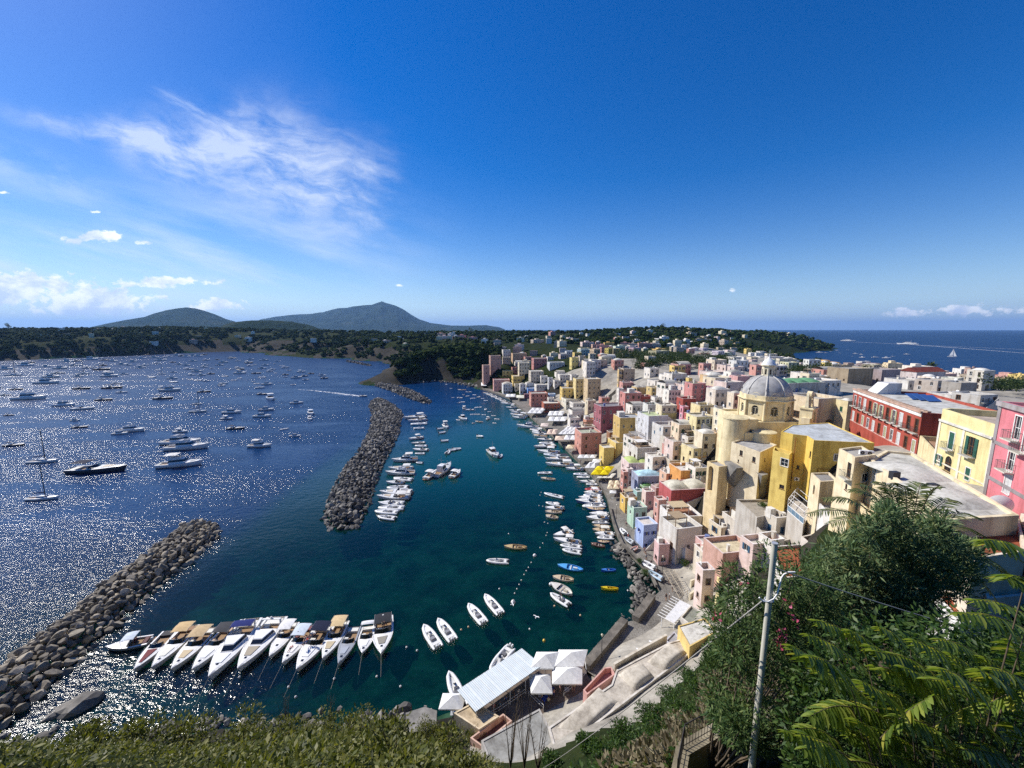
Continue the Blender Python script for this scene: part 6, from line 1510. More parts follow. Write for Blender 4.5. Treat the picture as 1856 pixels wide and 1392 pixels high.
# ------------------------------------------------------------------ church, palaces and the houses at the top of the slope
def P2(px,py,z): p=onz(px,py,z);return (p.x,p.y)
def wall_uv(A,B,px,py):
    d=ray(px,py);A=Vector(A);B=Vector(B);L=(B-A).length;e=(B-A)/L;n=Vector((e.y,-e.x))
    t=(A.x*n.x+A.y*n.y)/(d.x*n.x+d.y*n.y);q=Vector((d.x*t,d.y*t))
    return (q-A).dot(e),CAMZ+d.z*t
def block(name,P,z0,z1,col,label,cat='house',ops={},roofc=(.5,.5,.48),ph=.4,th=.25,group=None,domes=(),loggia=(.3,.27,.22),rim=True):
    """a building on a real footprint P (counter-clockwise); ops[i] lists openings of side i: (u,z,w,h,style,arch)"""
    cx=sum(p[0] for p in P)/len(P);cy=sum(p[1] for p in P)/len(P)
    o=empty(name,(cx,cy,z0),0,label,cat,group);F=[(p[0]-cx,p[1]-cy) for p in P];H=z1-z0
    mb=MB();wins=[]
    for i in range(len(F)):
        A,B=F[i],F[(i+1)%len(F)]
        L=math.hypot(B[0]-A[0],B[1]-A[1]);e=((B[0]-A[0])/L,(B[1]-A[1])/L);rz=math.atan2(e[1],e[0])
        lst=[]
        for q in ops.get(i,()):
            u,z,w,h,st,a=q
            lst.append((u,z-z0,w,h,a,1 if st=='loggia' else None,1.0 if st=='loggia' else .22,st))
        for q in mb.wall(A,B,0,H,lst,0): wins.append(((A[0]+e[0]*q[0],A[1]+e[1]*q[0],q[1]),rz,q[2],q[3],q[7],q[4]))
    rm=MB()
    Q=parapet(mb,F,H,ph,th) if rim else F
    slab_roof(rm,Q,H-(ph if rim else 0))
    for (x0,x1,y0,y1,h) in domes: roofdome(rm,x0-cx,x1-cx,y0-cy,y1-cy,H-ph+.01,h)
    mb.build('wall',[PLASTER,M('loggia_shade',lambda:None)],o,color=col);rm.build('roof',ROOFM,o,color=roofc)
    for pos,rz,w,h,st,a in wins:
        if st=='loggia': continue
        if st=='door': door(o,pos,rz,w,h,BROWN);continue
        s=''
        for k in 'tscn':
            if k in st: s+=k
        window(o,pos,rz,w,h,s,BROWN if 'b' in st else WFR,(.03,.11,.08) if 'g' in st else (.42,.40,.24) if 'y' in st else (.62,.62,.6))
        if 'B' in st: balcony(o,(pos[0],pos[1],pos[2]-.05),rz,w+.9,(.1,.12,.11))
    return o,(cx,cy)
def upx(P,i,*lst):
    A,B=P[i],P[(i+1)%len(P)];out=[]
    for px,py,w,h,st,a in lst:
        u,z=wall_uv(A,B,px,py);out.append((u,z,w,h,st,a))
    return out
CHY=(.78,.67,.42)
# church body, apses, drum, dome, lantern
ch=empty('church',(69,103,20),0,'domed cream church with grey ribbed dome and white lantern above the village','church')
def rel(x,y): return (x-69,y-103)
mb=MB();F=[rel(61.5,95.5),rel(74,95.5),rel(77,112),rel(61.5,112)]
for i in range(4): mb.wall(F[i],F[(i+1)%4],-4,16.6,())
Q=parapet(mb,F,16.6,.5,.35);mb.poly([(x,y,16.1) for x,y in Q],1);mb.build('wall',[PLASTER,ROOFM],ch,color=CHY)
def apse(x,y,r,z,nm,rose=None,con=True):
    m=MB();n=28;x-=69;y-=103;z-=20
    m.loft([[(x+r*math.cos(2*PI*k/n),y+r*math.sin(2*PI*k/n),zz) for k in range(n)] for zz in (-5,z)],0,True,True)
    rr=r+.12;m.loft([[(x+rr*math.cos(2*PI*k/n),y+rr*math.sin(2*PI*k/n),zz) for k in range(n)] for zz in (z-.25,z)],0,False,True)
    m.loft([[(x+q*math.cos(2*PI*k/n),y+q*math.sin(2*PI*k/n),zz) for k in range(n)] for q,zz in ((rr,z),(.1,z+.5))],1,True,True);return m.build(nm,[PLASTER,ROOFM],ch,color=CHY)
apse(57.6,97,2.95,37.6,'apse');apse(63.4,94.2,2.7,34.6,'apse')
m=MB();m.box(59.2-69,62.2-69,94.8-103,100-103,-5,17.5,0);m.box(58.6-69,66.8-69,94.0-103,96-103,-5,14.2,0);m.build('choir_wall',PLASTER,ch,color=CHY)
m=MB();m.loft([[(60.6-69+r*math.cos(2*PI*k/16),94.72-103-.05*q,14.2+r*math.sin(2*PI*k/16)) for k in range(16)] for r,q in ((.75,0),(.6,1))],0,False,True);m.poly([(60.6-69+.6*math.cos(-2*PI*k/16),94.70-103,14.2+.6*math.sin(-2*PI*k/16)) for k in range(16)],1);m.build('rose_window',[TINTW,GLASS],ch,color=(.3,.22,.12))
ph0=math.atan2(-103,-69)
def octo(r,n=8,ph=ph0): return [(r*math.cos(ph+2*PI*k/n),r*math.sin(ph+2*PI*k/n)) for k in range(n)]
m=MB();O=octo(6.05)
wl=[]
for i in range(8):
    A,B=O[i],O[(i+1)%8];L=math.hypot(A[0]-B[0],A[1]-B[1]);m.wall(A,B,16.3,21.2,[(L/2,17.6,1.75,2.5,1,1,.35)],0)
    m.tube([(*A,16.3),(*A,21.2)],.34,8)
m.build('drum',[PLASTER,M('drum_pane',lambda:NT('drum_pane').bsdf((.05,.05,.05),.2,.5))],ch,color=CHY)
for i in range(8):
    A,B=O[i],O[(i+1)%8];e=Vector((B[0]-A[0],B[1]-A[1])).normalized();mid=Vector(((A[0]+B[0])/2,(A[1]+B[1])/2));rz=math.atan2(e.y,e.x)
    m=MB();m.frame(1.6,1.9,.1,2,1,.2,.28);
    for s in (-1,1): m.tube([(s*.55,-.02,.35),(s*.75,-.05,.2),(s*.95,-.02,.1)],.16,6)
    m.build('drum_window',TINTW,ch,(mid.x,mid.y,17.6),rz,color=(.74,.68,.5))
m=MB()
for r,z,h in ((6.35,21.2,.25),(6.7,21.451,.22),(6.2,21.672,1.1)): m.prism(octo(r),z,z+h)
m.build('cornice',PLASTER,ch,color=CHY)
for i in range(8):
    A,B=octo(5.9)[i],octo(5.9)[(i+1)%8];mid=Vector(((A[0]+B[0])/2,(A[1]+B[1])/2));n=mid.normalized();e=Vector((-n.y,n.x))
    m=MB();K=12
    f=lambda r,o,k:(mid.x+n.x*o+e.x*r*1.25*math.cos(PI*k/K),mid.y+n.y*o+e.y*r*1.25*math.cos(PI*k/K),22.1+r*1.55*math.sin(PI*k/K))
    m.loft([[f(1,-.9,k) for k in range(K+1)],[f(1,.16,k) for k in range(K+1)],[f(.82,.16,k) for k in range(K+1)],[f(.78,.06,k) for k in range(K+1)]],0,False)
    m.poly([f(.78,.06,k) for k in range(K,-1,-1)],0);m.build('lunette',PLASTER,ch,color=(.74,.66,.48))
DOMEM=plain('dome_lead',(.34,.33,.315),.75,.3,var=.3,scale=.7)
m=MB();secs=[]
for i in range(17):
    a=PI/2*i/16*.93;r=5.75*math.cos(a);z=22.3+5.5*math.sin(a);secs.append([(r*math.cos(2*PI*k/48+ph0),r*math.sin(2*PI*k/48+ph0),z) for k in range(48)])
m.loft(secs,0,True,True);m.build('dome',DOMEM,ch)
for k in range(8):
    a0=ph0+2*PI*k/8;m=MB();m.tube([(5.78*math.cos(PI/2*i/12*.93)*math.cos(a0),5.78*math.cos(PI/2*i/12*.93)*math.sin(a0),22.3+5.55*math.sin(PI/2*i/12*.93)) for i in range(13)],[.24-.009*i for i in range(13)],6);m.build('rib',plain('dome_rib',(.5,.48,.44),.7,.2),ch)
m=MB();O=octo(1.5);
for i in range(8): m.wall(O[i],O[(i+1)%8],27.3,30.3,[(.57,28.0,.45,1.5,1,1,.15)],0)
m.prism(octo(1.75),27.1,27.45);m.prism(octo(1.85),30.3,30.6);m.build('lantern',[PLASTER,M('drum_pane',None)],ch,color=(.76,.68,.5))
m=MB();sec=[(1.75,30.6),(1.5,31.0),(1.35,31.4),(.9,31.9),(.4,32.3),(.16,32.8),(.1,33.0)]
m.loft([[(r*math.cos(2*PI*k/16),r*math.sin(2*PI*k/16),z) for k in range(16)] for r,z in sec],0,True,True,False,True);m.ball(0,0,33.1,.22,8,6);m.build('lantern_cap',plain('lantern_white',(.66,.66,.66),.6,.3),ch)
m=MB();m.box(-.05,.05,-.05,.05,33.2,34.6);m.box(-.4,.4,-.049,.049,34.1,34.2);m.build('cross',GREYM,ch,rz=.6)
# lower sacristy and its retaining walls
S=[P2(1326,801,32.5),P2(1378,820,32.5),P2(1408,806,32.5),P2(1362,790,32.5)]
block('house',S,16,32.5,(.70,.60,.42),'weathered cream annex with small windows beneath the church apses','house',{0:upx(S,0,(1343,826,.9,1.3,'b',0),(1366,838,.9,1.3,'b',0),(1338,838,.4,.7,'b',0)),1:upx(S,1,(1386,836,.5,.8,'b',0))},(.42,.42,.43))
def slabwall(name,top,bot,th,mat,label,cat='wall'):
    mb=MB();t=[Vector(p) for p in top];b=[Vector(p) for p in bot];n=((t[1]-t[0]).cross(b[0]-t[0])).normalized()
    if n.y>0: n=-n
    k=-n*th;vs=[*t,*reversed(b)];m=len(vs);back=[v+k for v in vs]
    mb.add([*vs,*back],[tuple(range(m))]+[tuple(reversed(range(m,2*m)))]+[(i,(i+1)%m,m+(i+1)%m,m+i) for i in range(m)],0)
    return tag(mb.build(name,mat),label,cat)
CONC=stone('raw_concrete',(.13,.125,.115),(.33,.31,.28),.35,.05)
slabwall('retaining_wall',[onz(1324,835,27.8),onz(1347,848,28)],[onz(1327,872,23),onz(1342,884,21.5)],1.5,CONC,'ribbed raw concrete retaining wall under the church, on the seaward side')
slabwall('retaining_wall',[onz(1350,843,28),onz(1381,862,27.5)],[onz(1345,884,21.5),onz(1375,909,20)],1.5,CONC,'wide battered concrete retaining wall next to the yellow tower')
# yellow block
Y0=(.74,.53,.13)
S=[P2(1416,782,38),P2(1437.5,787,38),P2(1463,790,38),P2(1475,798,38),P2(1585,803,38),P2(1502,766,38),P2(1436,770,38)]
ops={1:upx(S,1,(1446,850,.5,.8,'b',0)),2:upx(S,2,(1468,829,.7,1.3,'b',0)),3:upx(S,3,(1516,835,.9,1.3,'t',0))}
blk,yc=block('house',S,15,38,Y0,'tall bright yellow block with a large grey flat roof below the church','house',ops,(.50,.54,.58),.12,.2)
m=MB();u0=Vector(S[3]).lerp(Vector(S[4]),.12)-Vector(yc);m.tube([(u0.x,u0.y-.08,9),(u0.x,u0.y-.08,17)],.06,5);u1=Vector(S[3]).lerp(Vector(S[4]),.5)-Vector(yc);m.tube([(u0.x,u0.y-.1,17.2),(u1.x,u1.y-.1,17.2)],.05,5);m.build('drain_pipe',plain('rust_pipe',(.28,.12,.04),.7,.2),blk)
m=MB();a=Vector(S[1]).lerp(Vector(S[2]),.2)-Vector(yc);a.y-=.1;m.tube([(a.x,a.y,11),(a.x,a.y,22.4)],.07,5);m.build('drain_pipe',plain('rust_pipe',None),blk)
S=[P2(1401,816,34.2),P2(1431,824,34.2),(59.6,78.9),(58.2,82.5)]
blk2,_=block('house',S,15,34.2,(.76,.57,.17),'bright yellow stair tower with three stacked white windows','house',{0:upx(S,0,(1421,845,1.35,1.6,'t',0),(1419.5,871,1.35,1.6,'t',0),(1416.5,886,.95,.9,'b',0)),3:upx(S,3,(1393,824,.5,.8,'b',0),(1391,847,.5,.8,'b',0))},(.55,.5,.45),.9,.2)
S=[P2(1378,815,31),P2(1394,817,31),P2(1401,812,31),P2(1384,806,31)];block('house',S,15,31,(.70,.50,.13),'slender yellow shaft beside the stair tower','house',{0:upx(S,0,(1381,822,.5,.8,'b',0))},(.5,.45,.4))
def ac_unit(p,rz,label):
    o=empty('air_conditioner',p,rz,label,'air conditioner','air conditioner units');m=MB();m.box(-.42,.42,-.34,0,0,.62);m.build('casing',WHITE,o)
    m=MB();m.loft([[(-.1+r*math.cos(2*PI*k/14),-.345-.004,.31+r*math.sin(2*PI*k/14)) for k in range(14)] for r in (.26,.05)],0,False,True);m.build('fan_grille',DARKM,o)
    m=MB();m.box(-.3,-.24,-.3,0,-.2,-.002);m.box(.24,.3,-.3,0,-.2,-.002);m.build('bracket',GREYM,o)
q=aty(1443,870,77.5);ac_unit(q,R(-10),'air conditioner hung low on the recess of the yellow block')
# bell gable
bg=empty('bell_gable',(73.6,93.5,30),R(35),'pale yellow bell gable with two pinnacles standing beside the dome','bell tower')
m=MB();m.wall((-1.7,-1.3),(1.7,-1.3),0,11,[(1.7,7.4,1.1,2.6,0,1,.3)],0);m.wall((1.7,-1.3),(1.7,1.3),0,11);m.wall((1.7,1.3),(-1.7,1.3),0,11);m.wall((-1.7,1.3),(-1.7,-1.3),0,11);m.poly([(-1.7,-1.3,11),(1.7,-1.3,11),(1.7,1.3,11),(-1.7,1.3,11)]);m.box(-1.95,1.95,-1.55,1.55,10.6,10.9);m.build('tower_wall',[PLASTER,GLASS],bg,color=CHY)
m=MB();m.box(-.95,-.45,-.5,.5,11.01,14);m.box(.45,.95,-.5,.5,11.01,14);m.loft([[( .95*math.cos(PI*k/8),-.5,14+.9*math.sin(PI*k/8)) for k in range(9)],[(.95*math.cos(PI*k/8),.5,14+.9*math.sin(PI*k/8)) for k in range(9)]],0,False,True,True,True);m.build('bell_arch',PLASTER,bg,color=CHY)
for s in (-1,1):
    m=MB();m.loft([[(s*1.35+q*r,p*r,z) for q,p in ((-1,-1),(1,-1),(1,1),(-1,1))] for r,z in ((.42,11.01),(.3,12.2),(.2,13.6),(.24,14.0),(.02,14.6))],0,False,True,False,True);m.build('pinnacle',PLASTER,bg,color=(.74,.66,.46))
m=MB();m.loft([[(r*math.cos(2*PI*k/12),r*math.sin(2*PI*k/12),z) for k in range(12)] for r,z in ((.42,12.6),(.34,12.75),(.25,13.2),(.05,13.35))],0,True,True,False,True);m.build('bell',plain('bronze',(.12,.09,.05),.4,.5,.7),bg)
m=MB();m.box(-2.6,-1.71,-1.2,.6,0,8.5);m.box(-3.5,-2.601,-1.1,.5,0,5.2);m.build('buttress',PLASTER,bg,color=(.72,.62,.42))
# cream house in front of the piazza
CRH=(.76,.65,.44)
Z=42.6
S=[P2(1521,813,Z),P2(1550,829,Z),P2(1588,824,Z),P2(1562,808,Z)]
block('house',S,31,Z,CRH,'cream corner house with iron balcony in front of the red palace','house',{0:upx(S,0,(1537,866,.95,2.2,'bB',0),(1533,888,.5,.9,'b',0)),1:upx(S,1,(1567,873,1.3,1.2,'t',0))},(.42,.40,.37),.35)
S=[P2(1577,832,42.1),P2(1718,942,42.1),P2(1848,934,42.1),P2(1655,821,42.1),P2(1605,816,42.1)]
blkc,cc=block('house',S,31,42.1,CRH,'long cream house with wide weathered grey roof and two flat domes','house',{0:upx(S,0,(1583,876,.9,2.1,'t',0),(1625,897,1.0,1.9,'t',0),(1588,896,.4,.5,'b',0))},(.56,.55,.51),.3,.35,None,[])
p=Vector(P2(1640,850,42.1))-Vector(cc);m=MB();roofdome(m,p.x-3,p.x+3,p.y-3.4,p.y+3.4,11.1-.3+.01,.75);m.build('roof_dome',ROOFM,blkc,color=(.6,.59,.55))
p=Vector(P2(1705,893,42.1))-Vector(cc);m=MB();roofdome(m,p.x-3,p.x+3,p.y-3.4,p.y+3.4,11.1-.3+.01,.8);m.build('roof_dome',ROOFM,blkc,color=(.62,.61,.56))
for px,py in ((1691,878),(1622,856)): p=Vector(P2(px,py,42.6))-Vector(cc);m=MB();m.box(p.x-.45,p.x+.45,p.y-.3,p.y+.3,10.8,11.7);m.build('roof_box',DARKM,blkc)
for k,(px,py) in enumerate(((1562,823),(1575,824))): q=onz(px,py,42.3);ac_unit(q,R(-15),['air conditioner on the corner house roof, seaward one of two','air conditioner on the corner house roof, landward one of two'][k])
# terrace wing with arches below
S=[P2(1512,868,36.2),P2(1640,985,36.2),P2(1705,960,36.2),P2(1578,868,36.2)]
block('house',S,24,36.2,(.74,.61,.38),'cream terrace wing with arched niches at its foot','house',{0:upx(S,0,(1519,912,1.2,2.4,'loggia',1),(1547,935,1.6,2.6,'loggia',1),(1575,962,1.6,2.6,'loggia',1))},(.45,.22,.13),.9,.25)
S=[P2(1470,857,33.5),P2(1487,873,33.5),P2(1520,871,33.5),P2(1503,856,33.5)]
block('house',S,22,33.5,(.74,.62,.42),'cream cube house between the yellow block and the corner house','house',{0:upx(S,0,(1474,897,.8,1.9,'loggia',1))},(.30,.29,.28),.3)
# red palace
A=P2(1548,705,45.3);B=P2(1672,748,45.3);e=(Vector(B)-Vector(A)).normalized();pr=Vector((-e.y,e.x));dq=13.5
S=[A,B,(Vector(B)+pr*dq)[:],(Vector(A)+pr*dq)[:]];L=(Vector(B)-Vector(A)).length;lst=[]
NW=11
for i in range(NW):
    u=L*(i+.55)/NW;lst.append((u,41.35,1.05,2.5,('tsy' if i in (4,5,7) else 'tc' if i%3==2 else 'tb')+'B' if i>1 else 'tyB',0));lst.append((u,37.7,1.0,2.2,['tc','tb','tcy','t'][i%4],0))
redo,rc=block('red_palace',S,33,45.3,(.38,.085,.06),'long dark red palace with rows of balconied windows','palace',{0:lst},(.56,.56,.54),.5,.3)
F=[Vector(q)-Vector(rc) for q in S]
def strip(z0,z1,out,col,nm,side=0,root=None,F=None):
    a,b=F[side],F[(side+1)%len(F)];e=(b-a).normalized();n=Vector((e.y,-e.x));m=MB();m.prism([(a+n*.003)[:],(b+n*.003)[:],(b+n*out)[:],(a+n*out)[:]][::-1],z0,z1);return m.build(nm,PLASTER,root,color=col)
strip(11.5,12.15,.12,(.76,.73,.68),'frieze',0,redo,F);strip(12.16,12.5,.28,(.5,.33,.25),'cornice',0,redo,F);strip(7.9,8.1,.06,(.6,.35,.3),'string_course',0,redo,F);strip(4.4,4.6,.06,(.6,.35,.3),'string_course',0,redo,F)
m=MB();a,b=F[0],F[1];n=-pr
for k in range(24):
    q=a.lerp(b,(k+.5)/24)+pr*.9;m.box(q.x-.35,q.x+.35,q.y-.35,q.y+.35,12.301,12.55)
m.build('parapet_stones',PLASTER,redo,color=(.5,.36,.27))
q=Vector(P2(1612,700,46.5))-Vector(rc);m=MB();m.box(q.x-1.6,q.x+1.6,q.y-1.4,q.y+1.4,11.8,14.4);m.build('roof_hut',PLASTER,redo,color=(.62,.62,.62))
m=MB();m.add([(q.x-4.2,q.y-1.4,11.8),(q.x-1.6,q.y-1.4,11.8),(q.x-1.6,q.y-1.4,14.3),(q.x-4.2,q.y+1.4,11.8),(q.x-1.6,q.y+1.4,11.8),(q.x-1.6,q.y+1.4,14.3)],[(0,1,2),(5,4,3),(0,2,5,3)],0);m.build('stair_ramp',PLASTER,redo,color=(.74,.73,.70))
SOL=M('solar_panel',lambda:NT('solar_panel').bsdf((.05,.12,.32),.15,.6))
for k in range(3):
    q=Vector(P2(1660+k*14,714+k*1.6,46))-Vector(rc);m=MB();m.add([(q.x-1.5,q.y-1,12.0),(q.x+1.3,q.y-1,12.0),(q.x+1.3,q.y+.9,13.0),(q.x-1.5,q.y+.9,13.0),(q.x-1.5,q.y-.96,11.94),(q.x+1.3,q.y-.96,11.94),(q.x+1.3,q.y+.94,12.94),(q.x-1.5,q.y+.94,12.94)],[(0,1,2,3),(7,6,5,4),(0,4,5,1),(1,5,6,2),(2,6,7,3),(3,7,4,0)],0);m.build('solar_panel',SOL,redo)
# arch link, yellow palace, pink house
A1=P2(1706,757,46.6);B1=P2(1803,790,46.6);e=(Vector(B1)-Vector(A1)).normalized();pr1=Vector((-e.y,e.x))
lk0=Vector(B)+e*.3;lk1=Vector(A1)-e*.2
S=[lk0[:],lk1[:],(lk1+pr1*4)[:],(lk0+pr1*4)[:]]
block('arch_house',S,33,41.2,(.70,.58,.34),'archway house with a terrace linking the red and yellow palaces','house',{0:upx(S,0,(1679,832,3.2,4.2,'loggia',1))},(.4,.25,.17),.8,.25)
S=[(Vector(A1)-e*1.0+pr1*1.2)[:],A1,B1,(Vector(B1)+pr1*9)[:],(Vector(A1)+pr1*9-e)[:]]
yel,yc2=block('yellow_palace',S,33,48,(.76,.66,.34),'pale yellow palace with dark green shutters and iron balconies','palace',{1:upx(S,1,(1722,814,1.15,2.5,'tcgB',0),(1758,826,1.25,2.6,'sgBb',0),(1700.5,842,.9,1.5,'tsg',0),(1716,854,1.5,2.3,'b',1),(1752,870,.95,1.7,'tcg',0)),0:upx(S,0,(1701,790,.6,1.7,'t',0))},(.45,.38,.33),.9,.3)
F=[Vector(q)-Vector(yc2) for q in S];strip(13.1,13.4,.25,(.66,.64,.58),'cornice',1,yel,F);strip(6.9,7.1,.08,(.72,.68,.55),'string_course',1,yel,F)
for s in (0.0,.5,1.0):
    q=F[1].lerp(F[2],s*.985+.008);n=-pr1;ee=e;w_=.22;m=MB();m.prism([(q+ee*w_+n*.003)[:],(q-ee*w_+n*.003)[:],(q-ee*w_+n*.09)[:],(q+ee*w_+n*.09)[:]],0,13.0);m.build('pilaster',PLASTER,yel,color=(.74,.70,.58))
A2=P2(1813,727,51.7);B2=P2(1856,738.5,51.7);e=(Vector(B2)-Vector(A2)).normalized();B2=(Vector(A2)+e*9.5)[:];pr2=Vector((-e.y,e.x))
S=[A2,B2,(Vector(B2)+pr2*9)[:],(Vector(A2)+pr2*9)[:]]
pk,pc2=block('pink_palace',S,33,51.7,(.66,.22,.25),'bright pink palace with grey bands at the right edge','palace',{0:upx(S,0,(1840,797,1.1,2.6,'tB',0),(1829,853,1.05,2.4,'tB',0),(1823,894,1.1,2.2,'tc',0),(1856,820,.9,2.2,'tB',0))},(.6,.6,.6),.4,.3)
F=[Vector(q)-Vector(pc2) for q in S]
for z in (13.7,9.4): strip(z,z+.4,.07,(.30,.27,.27),'string_course',0,pk,F)
strip(18.2,18.72,.3,(.36,.33,.33),'cornice',0,pk,F)
q=F[0]+e*.3;n=-pr2;m=MB();m.prism([(q+e*.3+n*.003)[:],(q-e*.3+n*.003)[:],(q-e*.3+n*.07)[:],(q+e*.3+n*.07)[:]],0,18.1);m.build('corner_band',PLASTER,pk,color=(.30,.27,.27))
# the roofs and buildings farther right
GP='roofs beyond the palaces'
for a,b,c,d,col,lb,kw in [
 (1468,722,1533,778,(.74,.62,.44),'cream house with arched window behind the yellow church block',dict(win=(1,1,1.6,1.8),arch=1,roof='terrace',d=8)),
 (1528,727,1552,780,(.74,.64,.38),'narrow yellow house with a green shutter at the far end of the red palace',dict(win=(1,2,.8,1.4),st='c',roof='dome')),
 (1415,694,1507,722,(.50,.48,.43),'grey stone house with three green domes on its roof',dict(roof='dome3',rc=(.16,.34,.20),win=(3,1,.9,1.3))),
 (1527,668,1588,698,(.36,.29,.2),'long blank brown wall building beyond the red palace',dict(win=(1,1,.8,.8),clut=0)),
 (1587,670,1637,699,(.40,.33,.33),'blank mauve walled building next to the brown one',dict(win=(0,1),clut=0,d=9)),
 (1648,674,1724,690,(.62,.55,.52),'pinkish hall with a dark red pitched roof',dict(win=(3,1,.7,.8),roof='gable',rc=(.20,.05,.045),d=9)),
 (1733,694,1771,726,(.36,.33,.29),'grey stone house with one white framed window',dict(win=(1,1,.9,1.2))),
 (1775,672,1801,708,(.62,.58,.5),'distant bell tower with white dome near the right edge',dict(win=(1,3,1.0,2.0),arch=1,roof='dome',rc=(.75,.74,.7),name='bell_tower')),
 (1742,662,1758,674,(.68,.62,.5),'low chapel with white dome beside the distant bell tower',dict(roof='dome',rc=(.75,.74,.7))),
 (1805,688,1853,706,(.62,.5,.28),'tan house among trees near the right edge',{}),
 (1598,657,1638,668,WH,'white house by the right sea with stepped roof',dict(clut=2)),(1558,655,1580,667,WH,'small white house by the right sea beside a dark tree',{}),(1517,650,1551,660,(.68,.45,.42),'low pink house by the right sea',{}),
 (1640,690,1690,706,(.66,.64,.6),'long low white roofed house behind the solar panels',{}),(1690,690,1732,712,(.48,.42,.36),'brown grey house left of the grey stone one',{}),(1715,716,1765,738,(.64,.6,.55),'pale roofed house with awning behind the yellow palace',dict(rc=(.72,.70,.66))),(1765,716,1812,745,(.52,.5,.46),'grey flat roofed house between the yellow and pink palaces',dict(rc=(.62,.61,.58))),(1480,690,1528,716,WH,'white house with stepped parapet beyond the bell gable',dict(clut=2,roof='terrace')),(1600,655,1560,668,WH,'x',{})][:-1]:
    kw=dict(kw);dm=kw.get('roof')
    if dm in ('dome3','gable'): kw['roof']='flat'
    o=house(a,b,c,d,col,lb,group=None,**kw)
    if o and dm in ('dome3','gable'):
        h=HS[-1];w_,d_=h[7],h[8];wl=[x for x in COL.objects if x.parent is o and x.name.startswith('wall')][0];top=max(v.co.z for v in wl.data.vertices);m=MB()
        if dm=='dome3':
            for k in range(3): roofdome(m,-w_/2+w_/3*k+.2,-w_/2+w_/3*(k+1)-.2,.4,d_-.4,top-.39,1.5)
            m.build('roof_dome',ROOFM,o,color=(.14,.33,.19))
        else:
            m.add([(-w_/2-.3,-.3,top+.02),(w_/2+.3,-.3,top+.02),(w_/2+.3,d_+.3,top+.02),(-w_/2-.3,d_+.3,top+.02),(-w_/2-.3,d_/2,top+2.4),(w_/2+.3,d_/2,top+2.4)],[(0,1,5,4),(2,3,4,5),(1,2,5),(3,0,4)],0);m.build('tiled_roof',ROOFM,o,color=(.22,.06,.05))
# arch wall seen below the apse
S=[P2(1270,832,29.5),P2(1303,846,29.5),P2(1322,842,29.5),P2(1290,829,29.5)]
S=[P2(1282,836,27),P2(1303,846,27),P2(1321,844,27),P2(1300,834,27)]
block('house',S,10,27,(.72,.58,.34),'cream house wall with two tall blind arches left of the concrete walls','house',{0:upx(S,0,(1286,890,1.7,6.5,'loggia',1),(1296,893,1.9,6.8,'loggia',1))},(.40,.38,.36),.3)
# veranda, walled yards and terracotta terraces under the palms
vr=empty('veranda',(0,0,0),0,'glass veranda with white frame below the yellow tower','veranda')
V0=onz(1427,925,24.5);V1=onz(1456,950,24.5);V2=onz(1476,922,24.5);V3=onz(1448,897,24.5);m=MB();g=MB()
for a,b in ((V0,V1),(V1,V2),(V2,V3),(V3,V0)):
    for z in (.0,1.1,2.4): m.tube([a+Vector((0,0,z)),b+Vector((0,0,z))],.06,4)
    for k in range(4): q=a.lerp(b,k/4);m.tube([q,q+Vector((0,0,2.4))],.05,4)
for k in range(1,4): m.tube([V0.lerp(V3,k/4)+Vector((0,0,2.4)),V1.lerp(V2,k/4)+Vector((0,0,2.4))],.05,4)
m.build('frame',WHITE,vr);g.quad(*[v+Vector((0,0,1.1)) for v in (V0,V1)],*[v+Vector((0,0,0)) for v in (V1,V0)])
g.build('glazing',M('veranda_glass',lambda:NT('veranda_glass').bsdf((.12,.2,.27),.1,.6)),vr);m=MB();m.prism([v.to_2d()[:] for v in (V0,V1,V2,V3)],12,24.45);m.build('base_wall',PLASTER,vr,color=(.5,.46,.4))
for q_,lb,zt,zb,col,rcx,pts in [
 ('house','rough white plastered wall house with sloping top under the corner house',29.5,18,(.72,.69,.64),(.6,.56,.5),[(1478,905),(1532,962),(1560,940),(1500,890)]),
 ('house','house with a big terracotta terrace beyond the oleander',21.5,12,(.7,.66,.6),(.36,.11,.06),[(1398,990),(1418,1048),(1490,1040),(1462,985)]),
 ('house','house with dark red brown roof behind the terracotta terrace',23,12,(.62,.57,.5),(.20,.09,.075),[(1452,972),(1475,992),(1530,985),(1500,962)]),
 ('house','cream house with a terracotta terrace under the satellite dish',40.6,26,(.74,.64,.50),(.33,.10,.055),[(1722,946),(1768,1012),(1862,998),(1846,936)]),
 ('house','cream house with tiled steps at the right edge below the pink palace',41.0,26,(.74,.66,.54),(.34,.12,.07),[(1850,930),(1872,990),(1970,985),(1940,920)]),
 ('house','white walled yard house behind the palm trunk',37,28,(.72,.69,.64),(.5,.45,.38),[(1762,1020),(1790,1085),(1900,1075),(1870,1010)]),
 ('house','low white house with red tiles between the palm and the fronds',35,26,(.72,.69,.64),(.33,.10,.055),[(1690,1070),(1740,1130),(1880,1110),(1830,1065)]),
 ('house','grey yard house on the stair below the veranda',19.5,8,(.5,.46,.4),(.34,.31,.27),[(1365,948),(1400,985),(1455,972),(1424,938)]),
 ('house','bare grey sloping terrace house under the yellow tower',21.5,8,(.46,.43,.38),(.36,.33,.29),[(1335,905),(1372,938),(1428,925),(1396,905)])]:
    S=[P2(x,y,zt) for x,y in pts];block(q_,S,zb,zt,col,lb,'house',{0:[]},rcx,.5,.25)
